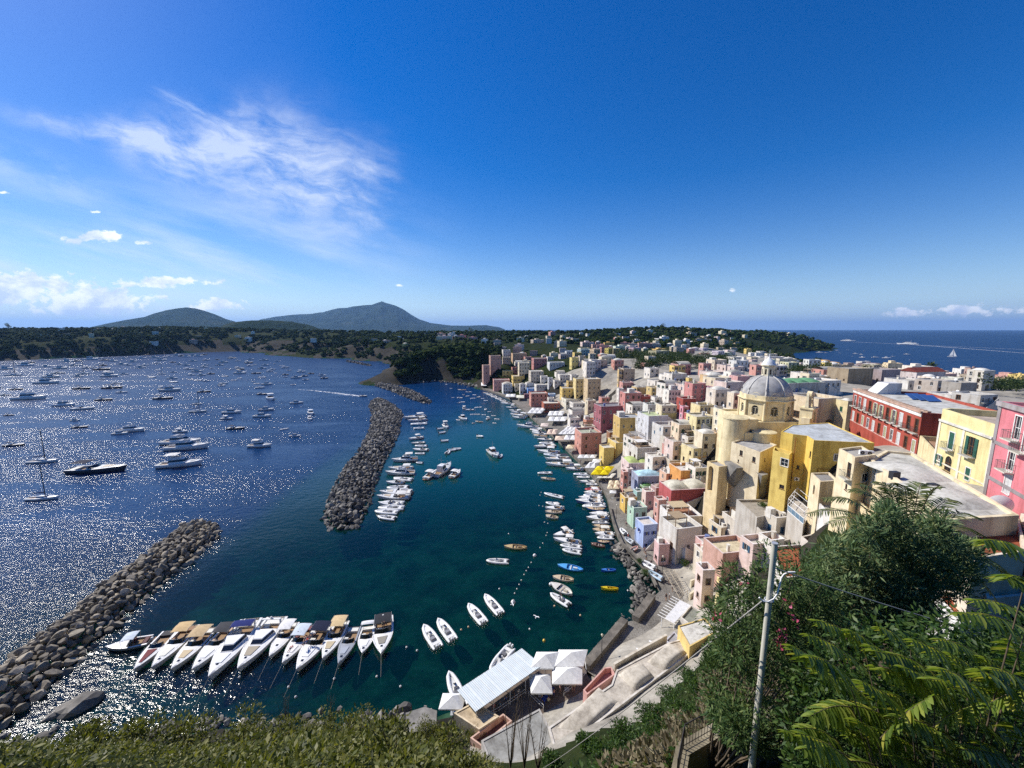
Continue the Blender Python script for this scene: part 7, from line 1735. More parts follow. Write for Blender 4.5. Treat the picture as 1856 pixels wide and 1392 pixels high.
# wide satellite dish on the terrace
sd_=empty('satellite_dish',onz(1810,930,40.6),R(60),'large round white satellite dish on the terrace near the pink palace','satellite dish')
m=MB();m.loft([[(-.25*(1-r*r),1.0*r*math.cos(2*PI*k/24),1.0+1.0*r*math.sin(2*PI*k/24)) for k in range(24)] for r in (.03,.35,.7,1)],0,True,True);m.build('dish',WHITE,sd_);m=MB();m.tube([(.0,0,0),(-.2,0,1.0)],.05,6);m.tube([(-.2,0,.1),(.6,0,1.0)],.025,5);m.build('arm',GREYM,sd_)
# ------------------------------------------------------------------ quay and promenade
def mk_cobble():
    t=NT('quay_cobbles');v=t.n('ShaderNodeTexVoronoi',Scale=2.2,_feature='DISTANCE_TO_EDGE');t.l(t.wpos(),v.inputs['Vector']);e=t.ramp(v.outputs['Distance'],[(.02,(.45,.45,.45)),(.10,(1,1,1))])
    n=t.wnoise(.35,6,.65);c=t.ramp(n,[(.3,(.13,.12,.105)),(.7,(.30,.28,.245))]);c=t.mix(1,c,e,'MULTIPLY');return t.bsdf(c,.9,.15)
COB=M('quay_cobbles',mk_cobble)
WALLST=stone('sea_wall_stone',(.075,.068,.06),(.24,.215,.18),.5,.08)
QO=[(1200,1068),(1180,1036),(1158,1013),(1129,987),(1117,960),(1111,942),(1100,897),(1089,877),(1065,850),(1035,820),(1010,795),(975,765),(945,740),(922,720),(887,708),(860,699)]
QI=[(1262,1100),(1240,1060),(1215,1020),(1192,985),(1172,955),(1155,930),(1136,890),(1122,862),(1100,835),(1078,805),(1050,775),(1024,748),(990,722),(948,702),(915,690),(870,691)]
mb=MB();QZ=1.6
o_=[onz(x,y,QZ) for x,y in QO];i_=[onz(x,y,QZ) for x,y in QI]
mb.loft([[tuple(a),tuple(b)] for a,b in zip(o_,i_)][::-1],0);mb.loft([[(a.x,a.y,-4),tuple(a)] for a in o_][::-1],1)
LO=[(1058,1212),(1130,1128),(1152,1124),(1182,1084),(1200,1068)];LI=[(1110,1250),(1180,1176),(1215,1150),(1250,1118),(1262,1100)]
lo=[onz(x,y,QZ) for x,y in LO];li=[onz(x,y,QZ) for x,y in LI]
mb.loft([[tuple(a),tuple(b)] for a,b in zip(lo,li)][::-1],0);mb.loft([[(a.x,a.y,-4),tuple(a)] for a in lo][::-1],1)
tag(mb.build('quay',[COB,WALLST]),'stone paved quay walk curving along the harbour','quay',kind='structure')
def runwall(name,pts,z0,z1,th,label,mat=WALLST,cat='wall',col=None):
    P=[onz(x,y,z1) for x,y in pts];L=[];Rr=[]
    for k,p in enumerate(P):
        d=(P[min(k+1,len(P)-1)]-P[max(k-1,0)]);d.z=0;d.normalize();n=Vector((-d.y,d.x,0));L.append(p+n*th/2);Rr.append(p-n*th/2)
    m=MB();secs=[[(a.x,a.y,z0),(a.x,a.y,z1),(b.x,b.y,z1),(b.x,b.y,z0)] for a,b in zip(L,Rr)];m.loft(secs,0,False,True,True,True)
    o=m.build(name,mat);
    if col: o.color=(*col,1)
    return tag(o,label,cat)
runwall('sea_wall',[(1062,1203),(1100,1159),(1132,1121)],1.605,2.75,1.5,'thick dark stone sea wall beside the lowest stretch of promenade')
runwall('sea_wall',[(1152,1117),(1168,1097),(1182,1077)],1.605,2.75,1.5,'short dark sea wall stepped back from the lowest stretch')
runwall('sea_wall',[(1190,1060),(1178,1034),(1157,1010),(1129,984),(1117,957),(1111,939),(1106,918)],1.605,2.35,.5,'low parapet wall along the curve above the riprap')
# awnings and parasols on the quay
def para(m,fr,q,z,h,mat=0):
    a,b,c,d=q;t=(a+b+c+d)/4;t=Vector((t.x,t.y,z+h));vs=[Vector((p.x,p.y,z)) for p in q]
    m.add([*vs,t],[(0,1,4),(1,2,4),(2,3,4),(3,0,4)],mat);m.add([*vs,t-Vector((0,0,.06))],[(1,0,4),(2,1,4),(3,2,4),(0,3,4)],mat)
    for k in range(4):
        p,r=vs[k],vs[(k+1)%4];m.quad(p,r,r-Vector((0,0,.22)),p-Vector((0,0,.22)),mat)
def awning(x0,y0,x1,y1,nx,ny,z,h,col,label,cat='awning',skew=0,name='awning',group='awnings and parasols on the quay',zg=1.6):
    C=[onz(x0+skew,y1,z),onz(x1+skew,y1,z),onz(x1-skew,y0,z),onz(x0-skew,y0,z)];cen=sum(C,Vector())/4
    o=empty(name,(cen.x,cen.y,zg),0,label,cat,group);f=MB();
    for i in range(nx):
        for j in range(ny):
            def at(u,v): return C[0].lerp(C[1],u).lerp(C[3].lerp(C[2],u),v)-Vector((cen.x,cen.y,zg))
            e=.012;q=[at(i/nx+e,j/ny+e),at((i+1)/nx-e,j/ny+e),at((i+1)/nx-e,(j+1)/ny-e),at(i/nx+e,(j+1)/ny-e)]
            para(f,None,q,z-zg,h)
            p=MB();c=(q[0]+q[1]+q[2]+q[3])/4;p.tube([(c.x,c.y,0),(c.x,c.y,z-zg+h*.9)],.06,5);p.box(c.x-.35,c.x+.35,c.y-.35,c.y+.35,.0,.12);p.build('pole',GREYM,o)
    f.build('canopy',CLOTH,o,color=col);return o
CW=(.80,.79,.76);CC=(.74,.62,.42)
for r in [(1076,845,1108,860,2,2,4.4,.9,(.80,.62,.015),'bright yellow double parasol on the near quay',-6),
 (1064,837,1083,848,2,1,4.2,.8,CW,'white parasol pair right behind the yellow one',-5),(1085,858,1113,866,3,1,3.6,.3,(.76,.73,.60),'pale strip awning in front of the yellow parasol',-4),(1102,871,1124,886,2,2,4.2,.9,CC,'cream double parasol before the bright yellow stair house',-2),(1105,889,1117,894,1,1,4,.5,CW,'small white parasol under the cream double parasol',0),
 (1048,824,1081,830,3,1,4.2,.6,CW,'white awning at the foot of the tall salmon house, longer one',-2),(1074,832,1089,837,1,1,4.2,.6,CW,'short white awning beside the one at the tall salmon house',-1),(1027,806,1041,813,1,1,4.2,.9,CC,'single cream parasol by the quay yachts',-2),
 (1023,789,1046,797,2,1,4.3,1,CW,'white double parasol on the open part of the quay',-2),(1006,790,1023,798,1,1,4.3,1,(.70,.55,.42),'beige parasol on the open part of the quay',-1),(1020,772,1049,787,4,2,4.2,.5,CW,'large white pergola awning along the white stair house',-9),
 (994,755,1027,763,3,1,4.4,.8,CW,'row of three white parasols on the quay, nearer row',-2),(994,745,1022,753,3,1,4.4,.8,CW,'row of three white parasols on the quay, farther row',-2),(960,739,986,749,3,2,4.4,.8,CW,'cluster of six white parasols before the rust red house',-5),(980,767,994,773,1,1,4.2,.7,(.72,.6,.52),'pinkish parasol by the large cabin cruiser',-1),(992,778,1010,787,2,1,4.2,.8,(.72,.56,.44),'peach double parasol on the quay edge',-2),
 (917,714,934,719,2,1,4.3,.7,CW,'white parasol pair at the foot of the pale far quay houses',-1),(872,693,882,699,1,1,4.3,.8,CW,'last white parasol at the cliff end of the quay',0),(936,716,950,721,1,1,4.3,.7,(.7,.68,.55),'cream awning near the purple pink house',0)]:
    awning(*r[:10],skew=r[10])
# street lamps
def lamp(px,py,label,z=QZ,h=4.2):
    p=onz(px,py,z);o=empty('street_lamp',p,0,label,'street lamp','lamps along the quay');m=MB();m.tube([(0,0,0),(0,0,.5),(0,0,h)],[.11,.06,.045],6);m.build('pole',DARKM,o)
    m=MB();m.loft([[(r*math.cos(2*PI*k/6),r*math.sin(2*PI*k/6),zz) for k in range(6)] for r,zz in ((.10,h),(.2,h+.35),(.24,h+.4),(.05,h+.6))],0,False,True,True,True);m.build('lantern',plain('lamp_glass',(.6,.55,.42),.3,.5),o)
for px,py,lb in [(1090,1192,'street lamp on the lowest promenade beside the thick sea wall'),(1117,940,'street lamp on the quay opposite the mint house'),(1151,985,'street lamp at the curve above the riprap'),(1094,868,'street lamp near the yellow parasol'),(1030,800,'street lamp on the open quay between the parasols'),(985,752,'street lamp beside the six white parasols'),(1200,1040,'street lamp at the bend before the lattice stair')]: lamp(px,py,lb)
# boats pulled up on the walk
for px,py,h,k,L,lb,c in [(1129,966,100,'dinghy',3.2,'white dinghy pulled up on the walk by the mint house',None),(1140,983,115,'dinghy',3.4,'grey dinghy on the walk behind the parapet',(.3,.33,.36)),(1151,997,40,'dinghy',2.6,'pinkish dinghy on the walk at the parapet corner',(.55,.3,.24)),(1174,1028,125,'dinghy',4.0,'long white dinghy lying along the parapet',None),(1187,1047,125,'dinghy',3.8,'pale blue dinghy lying along the parapet',(.45,.58,.68))]:
    spawn(k,onz(px,py,QZ),R(h),L,lb,'dinghies pulled up on the quay',c,lift=QZ+.3)
# ------------------------------------------------------------------ people
def skin_body(J,E,rad,name):
    me=bpy.data.meshes.new(name);me.from_pydata(J,E,[]);o=bpy.data.objects.new('tmp_body',me);COL.objects.link(o)
    md=o.modifiers.new('s','SKIN');sv=me.skin_vertices[0].data
    for v,r in zip(sv,rad): v.radius=(r,r)
    sv[0].use_root=True
    o.modifiers.new('d','SUBSURF').levels=1
    bpy.context.view_layer.update();dg=bpy.context.evaluated_depsgraph_get();ev=bpy.data.meshes.new_from_object(o.evaluated_get(dg));bpy.data.objects.remove(o);return ev
def body(pose):
    # pelvis,belly,chest,neck,head,crown | shoulders, elbows, hands | hips, knees, ankles, toes
    if pose=='stand': J=[(0,0,.93),(0,0,1.1),(0,0,1.32),(0,.0,1.47),(0,-.02,1.58),(0,-.01,1.70)]+sum([[(s*.19,0,1.40),(s*.25,.02,1.13),(s*.24,-.07,.88),(s*.23,-.09,.78)] for s in (-1,1)],[])+sum([[(s*.09,0,.88),(s*.11,-.05+.08*s,.48),(s*.12,.02+.1*s,.07),(s*.13,-.14+.1*s,.03)] for s in (-1,1)],[])
    elif pose=='sit': J=[(0,0,.5),(0,0,.68),(0,-.02,.9),(0,-.03,1.05),(0,-.06,1.16),(0,-.05,1.28)]+sum([[(s*.19,-.01,.98),(s*.25,-.06,.74),(s*.18,-.26,.62),(s*.16,-.33,.62)] for s in (-1,1)],[])+sum([[(s*.1,-.04,.47),(s*.13,-.44,.5),(s*.13,-.42,.08),(s*.13,-.56,.04)] for s in (-1,1)],[])
    else: J=[(0,0,.12),(0,.18,.13),(0,.38,.14),(0,.53,.15),(0,.64,.16),(0,.76,.15)]+sum([[(s*.19,.45,.13),(s*.34,.3,.1),(s*.28,.05,.08),(s*.27,-.04,.08)] for s in (-1,1)],[])+sum([[(s*.1,-.05,.12),(s*.14,-.45,.13),(s*.15,-.85,.08),(s*.17,-.97,.12)] for s in (-1,1)],[])
    E=[(0,1),(1,2),(2,3),(3,4),(4,5),(2,6),(6,7),(7,8),(8,9),(2,10),(10,11),(11,12),(12,13),(0,14),(14,15),(15,16),(16,17),(0,18),(18,19),(19,20),(20,21)]
    rad=[.13,.125,.15,.06,.10,.075]+[.065,.048,.035,.03]*2+[.09,.065,.045,.035]*2
    me=skin_body(J,E,rad,'person')
    cl=tinted('clothing',.9,.1,.1);sh=plain('shorts',(.06,.07,.10),.9,.1);hr_=plain('hair',(.05,.03,.02),.7,.2)
    for m in (SKIN,cl,sh,hr_): me.materials.append(m)
    P=np.array(J)
    for q in me.polygons:
        c=np.array(q.center);k=int(np.argmin(((P-c)**2).sum(1)));q.use_smooth=True
        q.material_index=1 if k in (1,2,6,10) else 2 if k in (0,14,18) else 3 if k==5 else 0
    return me
BODY={k:body(k) for k in ('stand','sit','lie')}
def person(p,rz,pose,col,label,group=None):
    o=link('person',BODY[pose],None,p,rz);o.color=(*col,1);return tag(o,label,'person',group)
SH=[(.6,.6,.58),(.1,.14,.3),(.5,.1,.08),(.55,.5,.3),(.05,.05,.06),(.3,.45,.5),(.6,.35,.3)]
for k,(px,py,ci,lb) in enumerate([(1207,1088,4,'person in dark top standing at the white pergola by the promenade'),(1213,1086,0,'person in white top beside the one in dark top at the pergola'),(1118,902,1,'person in navy walking past the cream parasol'),(1128,915,2,'person in red walking by the mint house'),(1021,797,4,'person in black on the open quay'),(1036,803,0,'person in white on the open quay'),(1006,773,3,'person in tan near the peach parasol'),(1010,770,1,'person in navy near the peach parasol'),(1052,840,6,'person in pink by the quay yachts'),(1098,866,5,'person in blue grey by the yellow parasol'),(973,758,2,'person in red by the six white parasols'),(1170,1005,0,'person in white on the walk below the lilac house')]):
    person(onz(px,py,QZ+.0),R(k*67),'stand',SH[ci],lb,'people on the quay')
for k,(px,py,z,ps,ci,lb) in enumerate([(551,1166,2.2,'lie',4,'sunbather in black lying on the yacht bow, nearest the tip'),(556,1158,2.25,'lie',2,'sunbather in red lying on the yacht bow'),(562,1156,2.3,'sit',3,'sunbather in yellow sitting on the yacht bow'),(567,1150,2.3,'lie',0,'sunbather in white nearest the yacht windscreen'),(527,1176,1.9,'lie',6,'person in pink lying on the bow of the blue bimini boat'),(541,1154,1.2,'sit',2,'person in red seated in the blue bimini boat'),(693,1136,1.4,'sit',3,'person seated under the charcoal hardtop'),(697,1135,1.4,'sit',4,'person in black seated under the charcoal hardtop'),(600,1148,1.3,'sit',1,'person in navy seated in the raised tan bimini yacht'),(237,1160,.8,'sit',2,'person in red on the small boat by the breakwater'),(803,848,2.0,'stand',2,'passenger in red on the tour boat'),(800,853,2.0,'stand',0,'passenger in white on the tour boat'),(806,857,2.0,'stand',1,'passenger in navy on the tour boat'),(801,860,2.0,'sit',6,'passenger in pink seated on the tour boat'),(893,829,1.9,'stand',4,'fisherman in black on the lone fishing boat'),(1015,1082,.6,'sit',4,'person in black in the inflatable nearest the promenade')]):
    person(onz(px,py,z),R(200+k*40),ps,SH[ci],lb,'people on the boats')
cn_=['white','navy','red','tan','black','blue grey','pink'];pc_={}
for k in range(34):
    u=(k+.5)/34*(len(QO)-1);i=min(int(u),len(QO)-2);f=u-i;a=onz(*QO[i],QZ).lerp(onz(*QO[i+1],QZ),f);b=onz(*QI[i],QZ).lerp(onz(*QI[i+1],QZ),f);q=a.lerp(b,rd.uniform(.2,.75));ci=rd.randrange(7);pc_[ci]=pc_.get(ci,0)+1
    person(q,rd.uniform(0,6.28),'stand',SH[ci],f'stroller in {cn_[ci]} on the quay, {ordw(pc_[ci])} {cn_[ci]} one walking away from the riprap','people on the quay')
for k,(px,py) in enumerate([(982,1270),(994,1276),(1004,1262),(895,1292),(907,1284),(918,1274),(931,1266),(940,1260),(1040,1250),(1015,1256)]):
    person(onz(px,py,2.41),rd.uniform(0,6.28),'sit' if k%3 else 'stand',SH[(k*3)%7],f'restaurant guest in {cn_[(k*3)%7]}, {ordw(k+1)} of those around the shed roof','guests at the restaurant')
# gull
def gull(p,rz,label):
    o=empty('seagull',p,rz,label,'bird');m=MB();m.loft([[(x,r*math.cos(2*PI*k/8),r*math.sin(2*PI*k/8)*.9) for k in range(8)] for x,r in ((-.28,.01),(-.15,.06),(.03,.085),(.18,.05),(.24,.045),(.3,.015))],0,True,True,True,True)
    m.add([(-.25,-.05,.0),(-.25,.05,.0),(-.42,.09,.0),(-.42,-.09,.0)],[(0,1,2,3)],0)
    for s in (-1,1):
        m.loft([[(.12,s*.05,.04),(-.10,s*.05,.05)],[(.16,s*.35,.16),(-.06,s*.35,.17)],[(.02,s*.66,.14),(-.08,s*.66,.14)]],0,True);m.loft([[(-.10,s*.05,.04),(.12,s*.05,.03)],[(-.06,s*.35,.16),(.16,s*.35,.15)],[(-.08,s*.66,.13),(.02,s*.66,.13)]],0,True)
    m.build('body',plain('gull_white',(.78,.78,.77),.8,.2),o)
gull(onz(972,1118,4),R(60),'white gull gliding over the dark water off the promenade');gull(onz(929,1095,3),R(15),'white gull gliding near the four outboard boats')
# ------------------------------------------------------------------ restaurant and terraces at the bottom
def poly_px(pts,z): return [P2(x,y,z) for x,y in pts]
dk=MB();dk.prism(poly_px([(820,1297),(955,1198),(1050,1190),(1070,1235),(1040,1262),(1000,1300),(880,1345)],2.4),-3,2.4,0);tag(dk.build('terrace_platform',stone('terrace_floor',(.10,.075,.06),(.20,.16,.13),.5,.02)),'brown paved platform of the waterside restaurant','platform',kind='structure')
RZ=5.7
rs_=empty('restaurant_roof',onz(905,1232,2.4),0,'pale corrugated shed roof on slim posts over the restaurant','roof')
C=[onz(829,1251,RZ-.3),onz(862,1290,RZ),onz(983,1206,RZ),onz(946,1175,RZ-.3)];off=onz(905,1232,2.4)
m=MB();N=44
def rp(u,v): return C[0].lerp(C[3],u).lerp(C[1].lerp(C[2],u),v)-off
sec=[]
for k in range(N*4+1):
    u=k/(N*4);dz=Vector((0,0,.05 if k%4 in (1,2) else 0));sec.append([tuple(rp(u,0)+dz),tuple(rp(u,1)+dz)])
m.loft(sec,0,False);m.loft([[(b[0],b[1],b[2]-.08),(a[0],a[1],a[2]-.08)] for a,b in sec],0,False)
m.build('roof_sheet',plain('corrugated_sheet',(.50,.55,.57),.5,.3,var=.1,scale=.6),rs_)
m=MB()
for k in range(12):
    u=(k+.5)/12;a=rp(u-.003,0)+Vector((0,0,.065));b=rp(u+.003,0)+Vector((0,0,.065));c=rp(u+.003,1)+Vector((0,0,.065));d=rp(u-.003,1)+Vector((0,0,.065));m.quad(d,c,b,a)
m.build('roof_seam',WHITE,rs_)
for k in range(5):
    for v in (.05,.95): p=rp(.02+.96*k/4,v);m=MB();m.tube([(p.x,p.y,0),(p.x,p.y,p.z-.06)],.06,6);m.build('post',WHITE,rs_)
def rail_run(name,pts,z,h,label,col=(.74,.73,.70),nb=2,cat='railing',px=True):
    P=[onz(x,y,z) for x,y in pts] if px else [Vector(p) for p in pts];o0=P[0].copy();o=empty(name,o0,0,label,cat);m=MB()
    for a,b in zip(P,P[1:]):
        a=a-o0;b=b-o0
        for k in range(nb): zz=Vector((0,0,h*(k+1)/nb));m.tube([a+zz,b+zz],.035,4)
        n=max(1,int((b-a).length/1.6))
        for i in range(n+1): q=a.lerp(b,i/n);m.tube([q,q+Vector((0,0,h))],.035,4)
    m.build('rails',TINTMET,o,color=col);return o
rail_run('railing',[(866,1314),(905,1292),(953,1258)],2.45,1.0,'white railing along the landward side of the restaurant')
rail_run('railing',[(958,1262),(985,1288)],2.45,1.0,'white railing by the square parasol of the restaurant')
rail_run('railing',[(1022,1262),(1050,1240),(1063,1222),(1060,1205)],2.45,1.0,'curved white railing under the joined parasols')
for r in [(966,1181,1010,1212,1,1,5.6,1.0,CW,'left one of the two joined white parasols beside the shed roof',-6),(1008,1177,1062,1208,1,1,5.6,1.0,CW,'right one of the two joined white parasols by the promenade',-4),(1000,1206,1056,1240,1,1,5.2,1.0,CW,'large square white parasol in front of the joined pair',0),(960,1221,1000,1257,1,1,4.6,1.1,CW,'separate white parasol with a pleated top near the blue tables',2),(798,1256,842,1286,1,1,4.6,.9,CW,'white parasol half hidden behind the cream restaurant wall',-4)]:
    awning(*r[:10],skew=r[10],group='restaurant parasols',zg=2.4,name='parasol',cat='parasol')
def table(px,py,z,label,col):
    o=empty('table',onz(px,py,z),R(hr.uniform(0,90)),label,'table','restaurant tables');m=MB();m.box(-.55,.55,-.4,.4,.70,.75);m.build('tabletop',TINTW,o,color=col)
    for sx in (-1,1):
        for sy in (-1,1): m=MB();m.box(sx*.48-.03,sx*.48+.03,sy*.33-.03,sy*.33+.03,0,.698);m.build('leg',TINTW,o,color=col)
for k,(px,py,lb) in enumerate([(988,1272,'blue clothed table in the open corner of the restaurant'),(1000,1258,'blue clothed table beside the square parasol'),(900,1288,'dark table under the shed roof at its seaward end'),(925,1270,'dark table in the middle under the shed roof edge'),(945,1256,'dark table under the shed roof near the pleated parasol')]): table(px,py,2.41,lb,(.03,.06,.35) if 'blue' in lb else (.12,.09,.06))
S=poly_px([(822,1292),(868,1322),(905,1298),(860,1272)],4.6);block('house',S,-1,4.6,(.72,.60,.42),'cream flat roofed annex at the seaward end of the restaurant','house',{},(.62,.50,.35),.12,.2)
S=poly_px([(852,1337),(872,1352),(928,1306),(912,1293)],4.3);block('house',S,0,4.3,(.62,.42,.33),'small pink walled yard with a dark terracotta floor','house',{},(.20,.10,.08),.9,.2)
S=poly_px([(735,1292),(742,1328),(790,1322),(792,1288),(770,1281)],3.4);sl_=MB();sl_.prism([*S],-2,3.4);tag(sl_.build('concrete_slab',CONC),'bare grey concrete slab beside the round boulder','slab')
S=poly_px([(872,1342),(905,1425),(1035,1425),(1018,1362),(978,1284)],6.2);block('house',S,0,6.2,(.42,.40,.37),'house with a large grey concrete roof behind the bare stems','house',{},(.34,.34,.33),.1,.25)
# long vaulted roof strip
S=poly_px([(994,1318),(1008,1368),(1110,1290),(1282,1160),(1262,1146),(1245,1155),(1213,1164),(1117,1214),(1108,1240)],6.6)
lr,lc=block('house',S,0,6.6,(.64,.60,.54),'long low house row with worn vaulted roof above the promenade','house',{},(.56,.51,.45),.12,.25)
def vaultq(q,h,root,c,z):
    A=[Vector((*P2(x,y,z),0))-Vector((*c,0)) for x,y in q];secs=[];N=12
    for i in range(N+1):
        row=[]
        for j in range(N+1):
            p=A[0].lerp(A[1],i/N).lerp(A[3].lerp(A[2],i/N),j/N);u=i/N*2-1;v=j/N*2-1;row.append((p.x,p.y,z-.11+h*max(0,(1-u**6)*(1-abs(v)**3))**.55))
        secs.append(row)
    m=MB();m.loft(secs,0,True);m.build('roof_vault',ROOFM,root,color=(.60,.55,.48))
for q,h in (([(1010,1318),(1060,1325),(1120,1270),(1085,1245)],.55),([(1120,1222),(1150,1252),(1186,1226),(1165,1203)],.9),([(1173,1198),(1206,1216),(1246,1182),(1215,1166)],.9)): vaultq([(x,y) for x,y in q],h,lr,lc,6.6)
runwall('parapet_wall',[(1113,1203),(1160,1176),(1208,1150)],1.7,7.2,.35,'long cream parapet wall between promenade and vaulted roof',PLASTER,'wall',(.66,.60,.50))
for k,(px,py) in enumerate(((1157,1184),(1180,1170))):
    p=onz(px,py,5.2);ac_unit(p,R(150),['air conditioner on the long cream wall, lower one','air conditioner on the long cream wall, upper one'][k])
S=poly_px([(1057,1250),(1064,1259),(1115,1222),(1108,1208),(1095,1210)],6.3);block('house',S,0,6.3,(.62,.36,.31),'small pink stair house with sloping yard by the promenade','house',{},(.58,.30,.25),.9,.2)
S=poly_px([(1229,1134),(1250,1172),(1298,1145),(1278,1120)],8.6);block('house',S,0,8.6,(.74,.55,.22),'ochre cube house with a white roof by the vaulted row','house',{},(.68,.66,.62),.15,.2)
S=poly_px([(1233,1118),(1262,1141),(1287,1118),(1252,1096)],5.2);block('house',S,0,5.2,(.66,.62,.56),'small house with a grey green flat roof beside the white pergola','house',{},(.27,.28,.25),.35,.22)
S=poly_px([(1206,1160),(1226,1180),(1240,1166),(1222,1144)],5.6);block('house',S,0,5.6,(.5,.5,.55),'small grey shed between the cream wall and the ochre cube','house',{},(.42,.42,.46),.2,.2)
pg=empty('pergola',onz(1222,1118,1.6),0,'white beamed pergola roof next to the promenade','pergola');m=MB();off=onz(1222,1118,1.6)
A=[onz(x,y,4.6)-off for x,y in ((1200,1118),(1222,1130),(1252,1098),(1226,1085))]
for k in range(9):
    a=A[0].lerp(A[3],k/8);b=A[1].lerp(A[2],k/8);d=(a-b).normalized()*.9;m.tube([a+d,b-d*.2],.09,4)
m.build('beams',WHITE,pg);m=MB();m.loft([[tuple(A[0].lerp(A[1],.25)+Vector((0,0,.12))),tuple(A[1]+Vector((0,0,.12)))],[tuple(A[3].lerp(A[2],.25)+Vector((0,0,.12))),tuple(A[2]+Vector((0,0,.12)))]],0);m.build('cover_sheet',CLOTH,pg,color=(.66,.66,.66))
for k in range(4): p=A[k];m=MB();m.tube([(p.x,p.y,0),(p.x,p.y,p.z)],.09,6);m.build('post',WHITE,pg)
# lattice along the stair
lt=empty('trellis',onz(1222,1064,2),0,'pale wooden lattice along the stair at the bend of the walk','trellis');off=onz(1222,1064,2);m=MB()
L0=[onz(x,y,3.2)-off for x,y in ((1203,1034),(1232,1084))];L1=[onz(x,y,4.4)-off for x,y in ((1222,1032),(1246,1070))]
for k in range(11): m.tube([L0[0].lerp(L0[1],k/10),L1[0].lerp(L1[1],k/10)],.05,4)
for s in (L0,L1,[L0[0].lerp(L1[0],.5),L0[1].lerp(L1[1],.5)]): m.tube(s,.06,4)
for q in (*L0,*L1): m.tube([(q.x,q.y,-1),tuple(q)],.06,4)
m.build('battens',plain('pale_timber',(.42,.36,.27),.8,.1),lt)
runwall('garden_wall',[(1252,1052),(1268,1046),(1272,1062),(1250,1076)],1,4.4,.4,'cream curved garden wall next to the lattice stair',PLASTER,'wall',(.74,.66,.48))
runwall('stair_wall',[(1302,1045),(1300,1075),(1296,1110)],3,9.5,.5,'pale yellow curved wall above the small grey green roof',PLASTER,'wall',(.76,.66,.34))
S=poly_px([(1312,1060),(1330,1105),(1400,1095),(1370,1052)],9.5);block('house',S,0,9.5,(.66,.62,.56),'white yard house half hidden by the oleander','house',{},(.46,.43,.38),.7,.25)
# cover for the terracotta pink house
rp_=empty('reed_awning',onz(1345,1025,9),0,'sloping reed awning on the pink terrace house','awning');off=onz(1345,1025,9);m=MB()
m.loft([[tuple(onz(x,y,11)-off) for x,y in ((1330,1010),(1352,1012))],[tuple(onz(x,y,10.3)-off) for x,y in ((1338,1040),(1362,1040))]],0);m.build('reed_sheet',CLOTH,rp_,color=(.55,.43,.27));m=MB()
for x,y in ((1338,1040),(1362,1040)): p=onz(x,y,10.3)-off;m.tube([(p.x,p.y,-3),tuple(p)],.05,5)
m.build('posts',WHITE,rp_)
# ------------------------------------------------------------------ vegetation close to the camera
LYG=mk_leaf('yellow_green_leaves',[(0,(.035,.045,.008)),(.5,(.10,.115,.02)),(1,(.20,.19,.045))],.35)
LGR=mk_leaf('fresh_green_leaves',[(0,(.015,.04,.008)),(.5,(.04,.085,.015)),(1,(.09,.14,.03))],.35)
LOL=mk_leaf('oleander_leaves',[(0,(.022,.05,.016)),(.5,(.062,.112,.032)),(1,(.15,.19,.065))],.25,.6,.2)
LCO=mk_leaf('conifer_leaves',[(0,(.03,.06,.026)),(.5,(.095,.155,.062)),(.85,(.18,.235,.10)),(1,(.22,.21,.08))],.2,.7)
LFR=mk_leaf('frond_leaves',[(0,(.07,.12,.018)),(.5,(.17,.235,.04)),(.85,(.28,.32,.06)),(1,(.40,.37,.07))],.42,.45,.35)
LPA=mk_leaf('palm_leaves',[(0,(.035,.06,.02)),(.5,(.085,.12,.035)),(1,(.2,.2,.07))],.2,.5,.35)
LDR=mk_leaf('dry_grass',[(0,(.07,.055,.03)),(.5,(.16,.13,.075)),(1,(.28,.24,.15))],.2,.9)
TWIG=plain('twig_bark',(.13,.10,.07),.9,.1,var=.3,scale=9)
def scatter(reg,n,seed):
    rs=random.Random(seed);out=[]
    while len(out)<n:
        x=rs.uniform(reg[0],reg[1]);y=rs.uniform(reg[2],reg[3])
        if len(reg)>4 and not reg[4](x,y): continue
        out.append((x,y))
    H=hgts(out);return [(x,y,z) for (x,y),z in zip(out,H)]
# cover on the bank under the viewpoint
def bank_ok(x,y):
    z=hgt(x,y);return z>1.2
pts=[p for p in scatter((-64,-1,12,49),620,5)+scatter((-34,-2,8,28),420,15) if p[2]>1.4 and (p[2]+1.0-60)/p[1]<(-1.275 if p[0]/p[1]<-.85 else -1.235 if p[0]/p[1]<-.55 else -1.18)]
leafy([(x,y,z+.3) for x,y,z in pts],[random.uniform(.7,1.3) for _ in pts],120,.21,LYG,'undergrowth',None,.6,seed=8,inner=.3);tag(bpy.data.objects['undergrowth'],'yellow green low scrub covering the bank at the bottom','undergrowth',kind='stuff')
pts=scatter((-34,0,7,24),900,25)
o=leafy([(x,y,z+.05) for x,y,z in pts],[.42]*len(pts),60,.15,LYG,'undergrowth',None,.5,seed=28,inner=.2);tag(o,'short green weeds carpeting the bank at the bottom edge','undergrowth',kind='stuff')
pts=[p for p in scatter((2,46,11,62,lambda x,y:y<16+x*1.6 and y>8+.25*x),620,6) if p[2]>8.2]
o=leafy([(x,y,z+.2) for x,y,z in pts],[random.uniform(.6,1.1) for _ in pts],60,.26,LGR,'undergrowth',None,.55,seed=9,inner=.3);tag(o,'green scrub and weeds on the slope above the vaulted roofs','undergrowth',kind='stuff')
pts=[p for p in scatter((5,22,12,40,lambda x,y:abs(y-(14+1.15*(x-6)))<7),90,7)]
o=leafy([(x,y,z+.45) for x,y,z in pts],[.75]*len(pts),130,.34,LDR,'dry_grass',None,.7,seed=10,droop=-.9,inner=.2);tag(o,'dry straw coloured grass beside the iron railing','grass',kind='stuff')
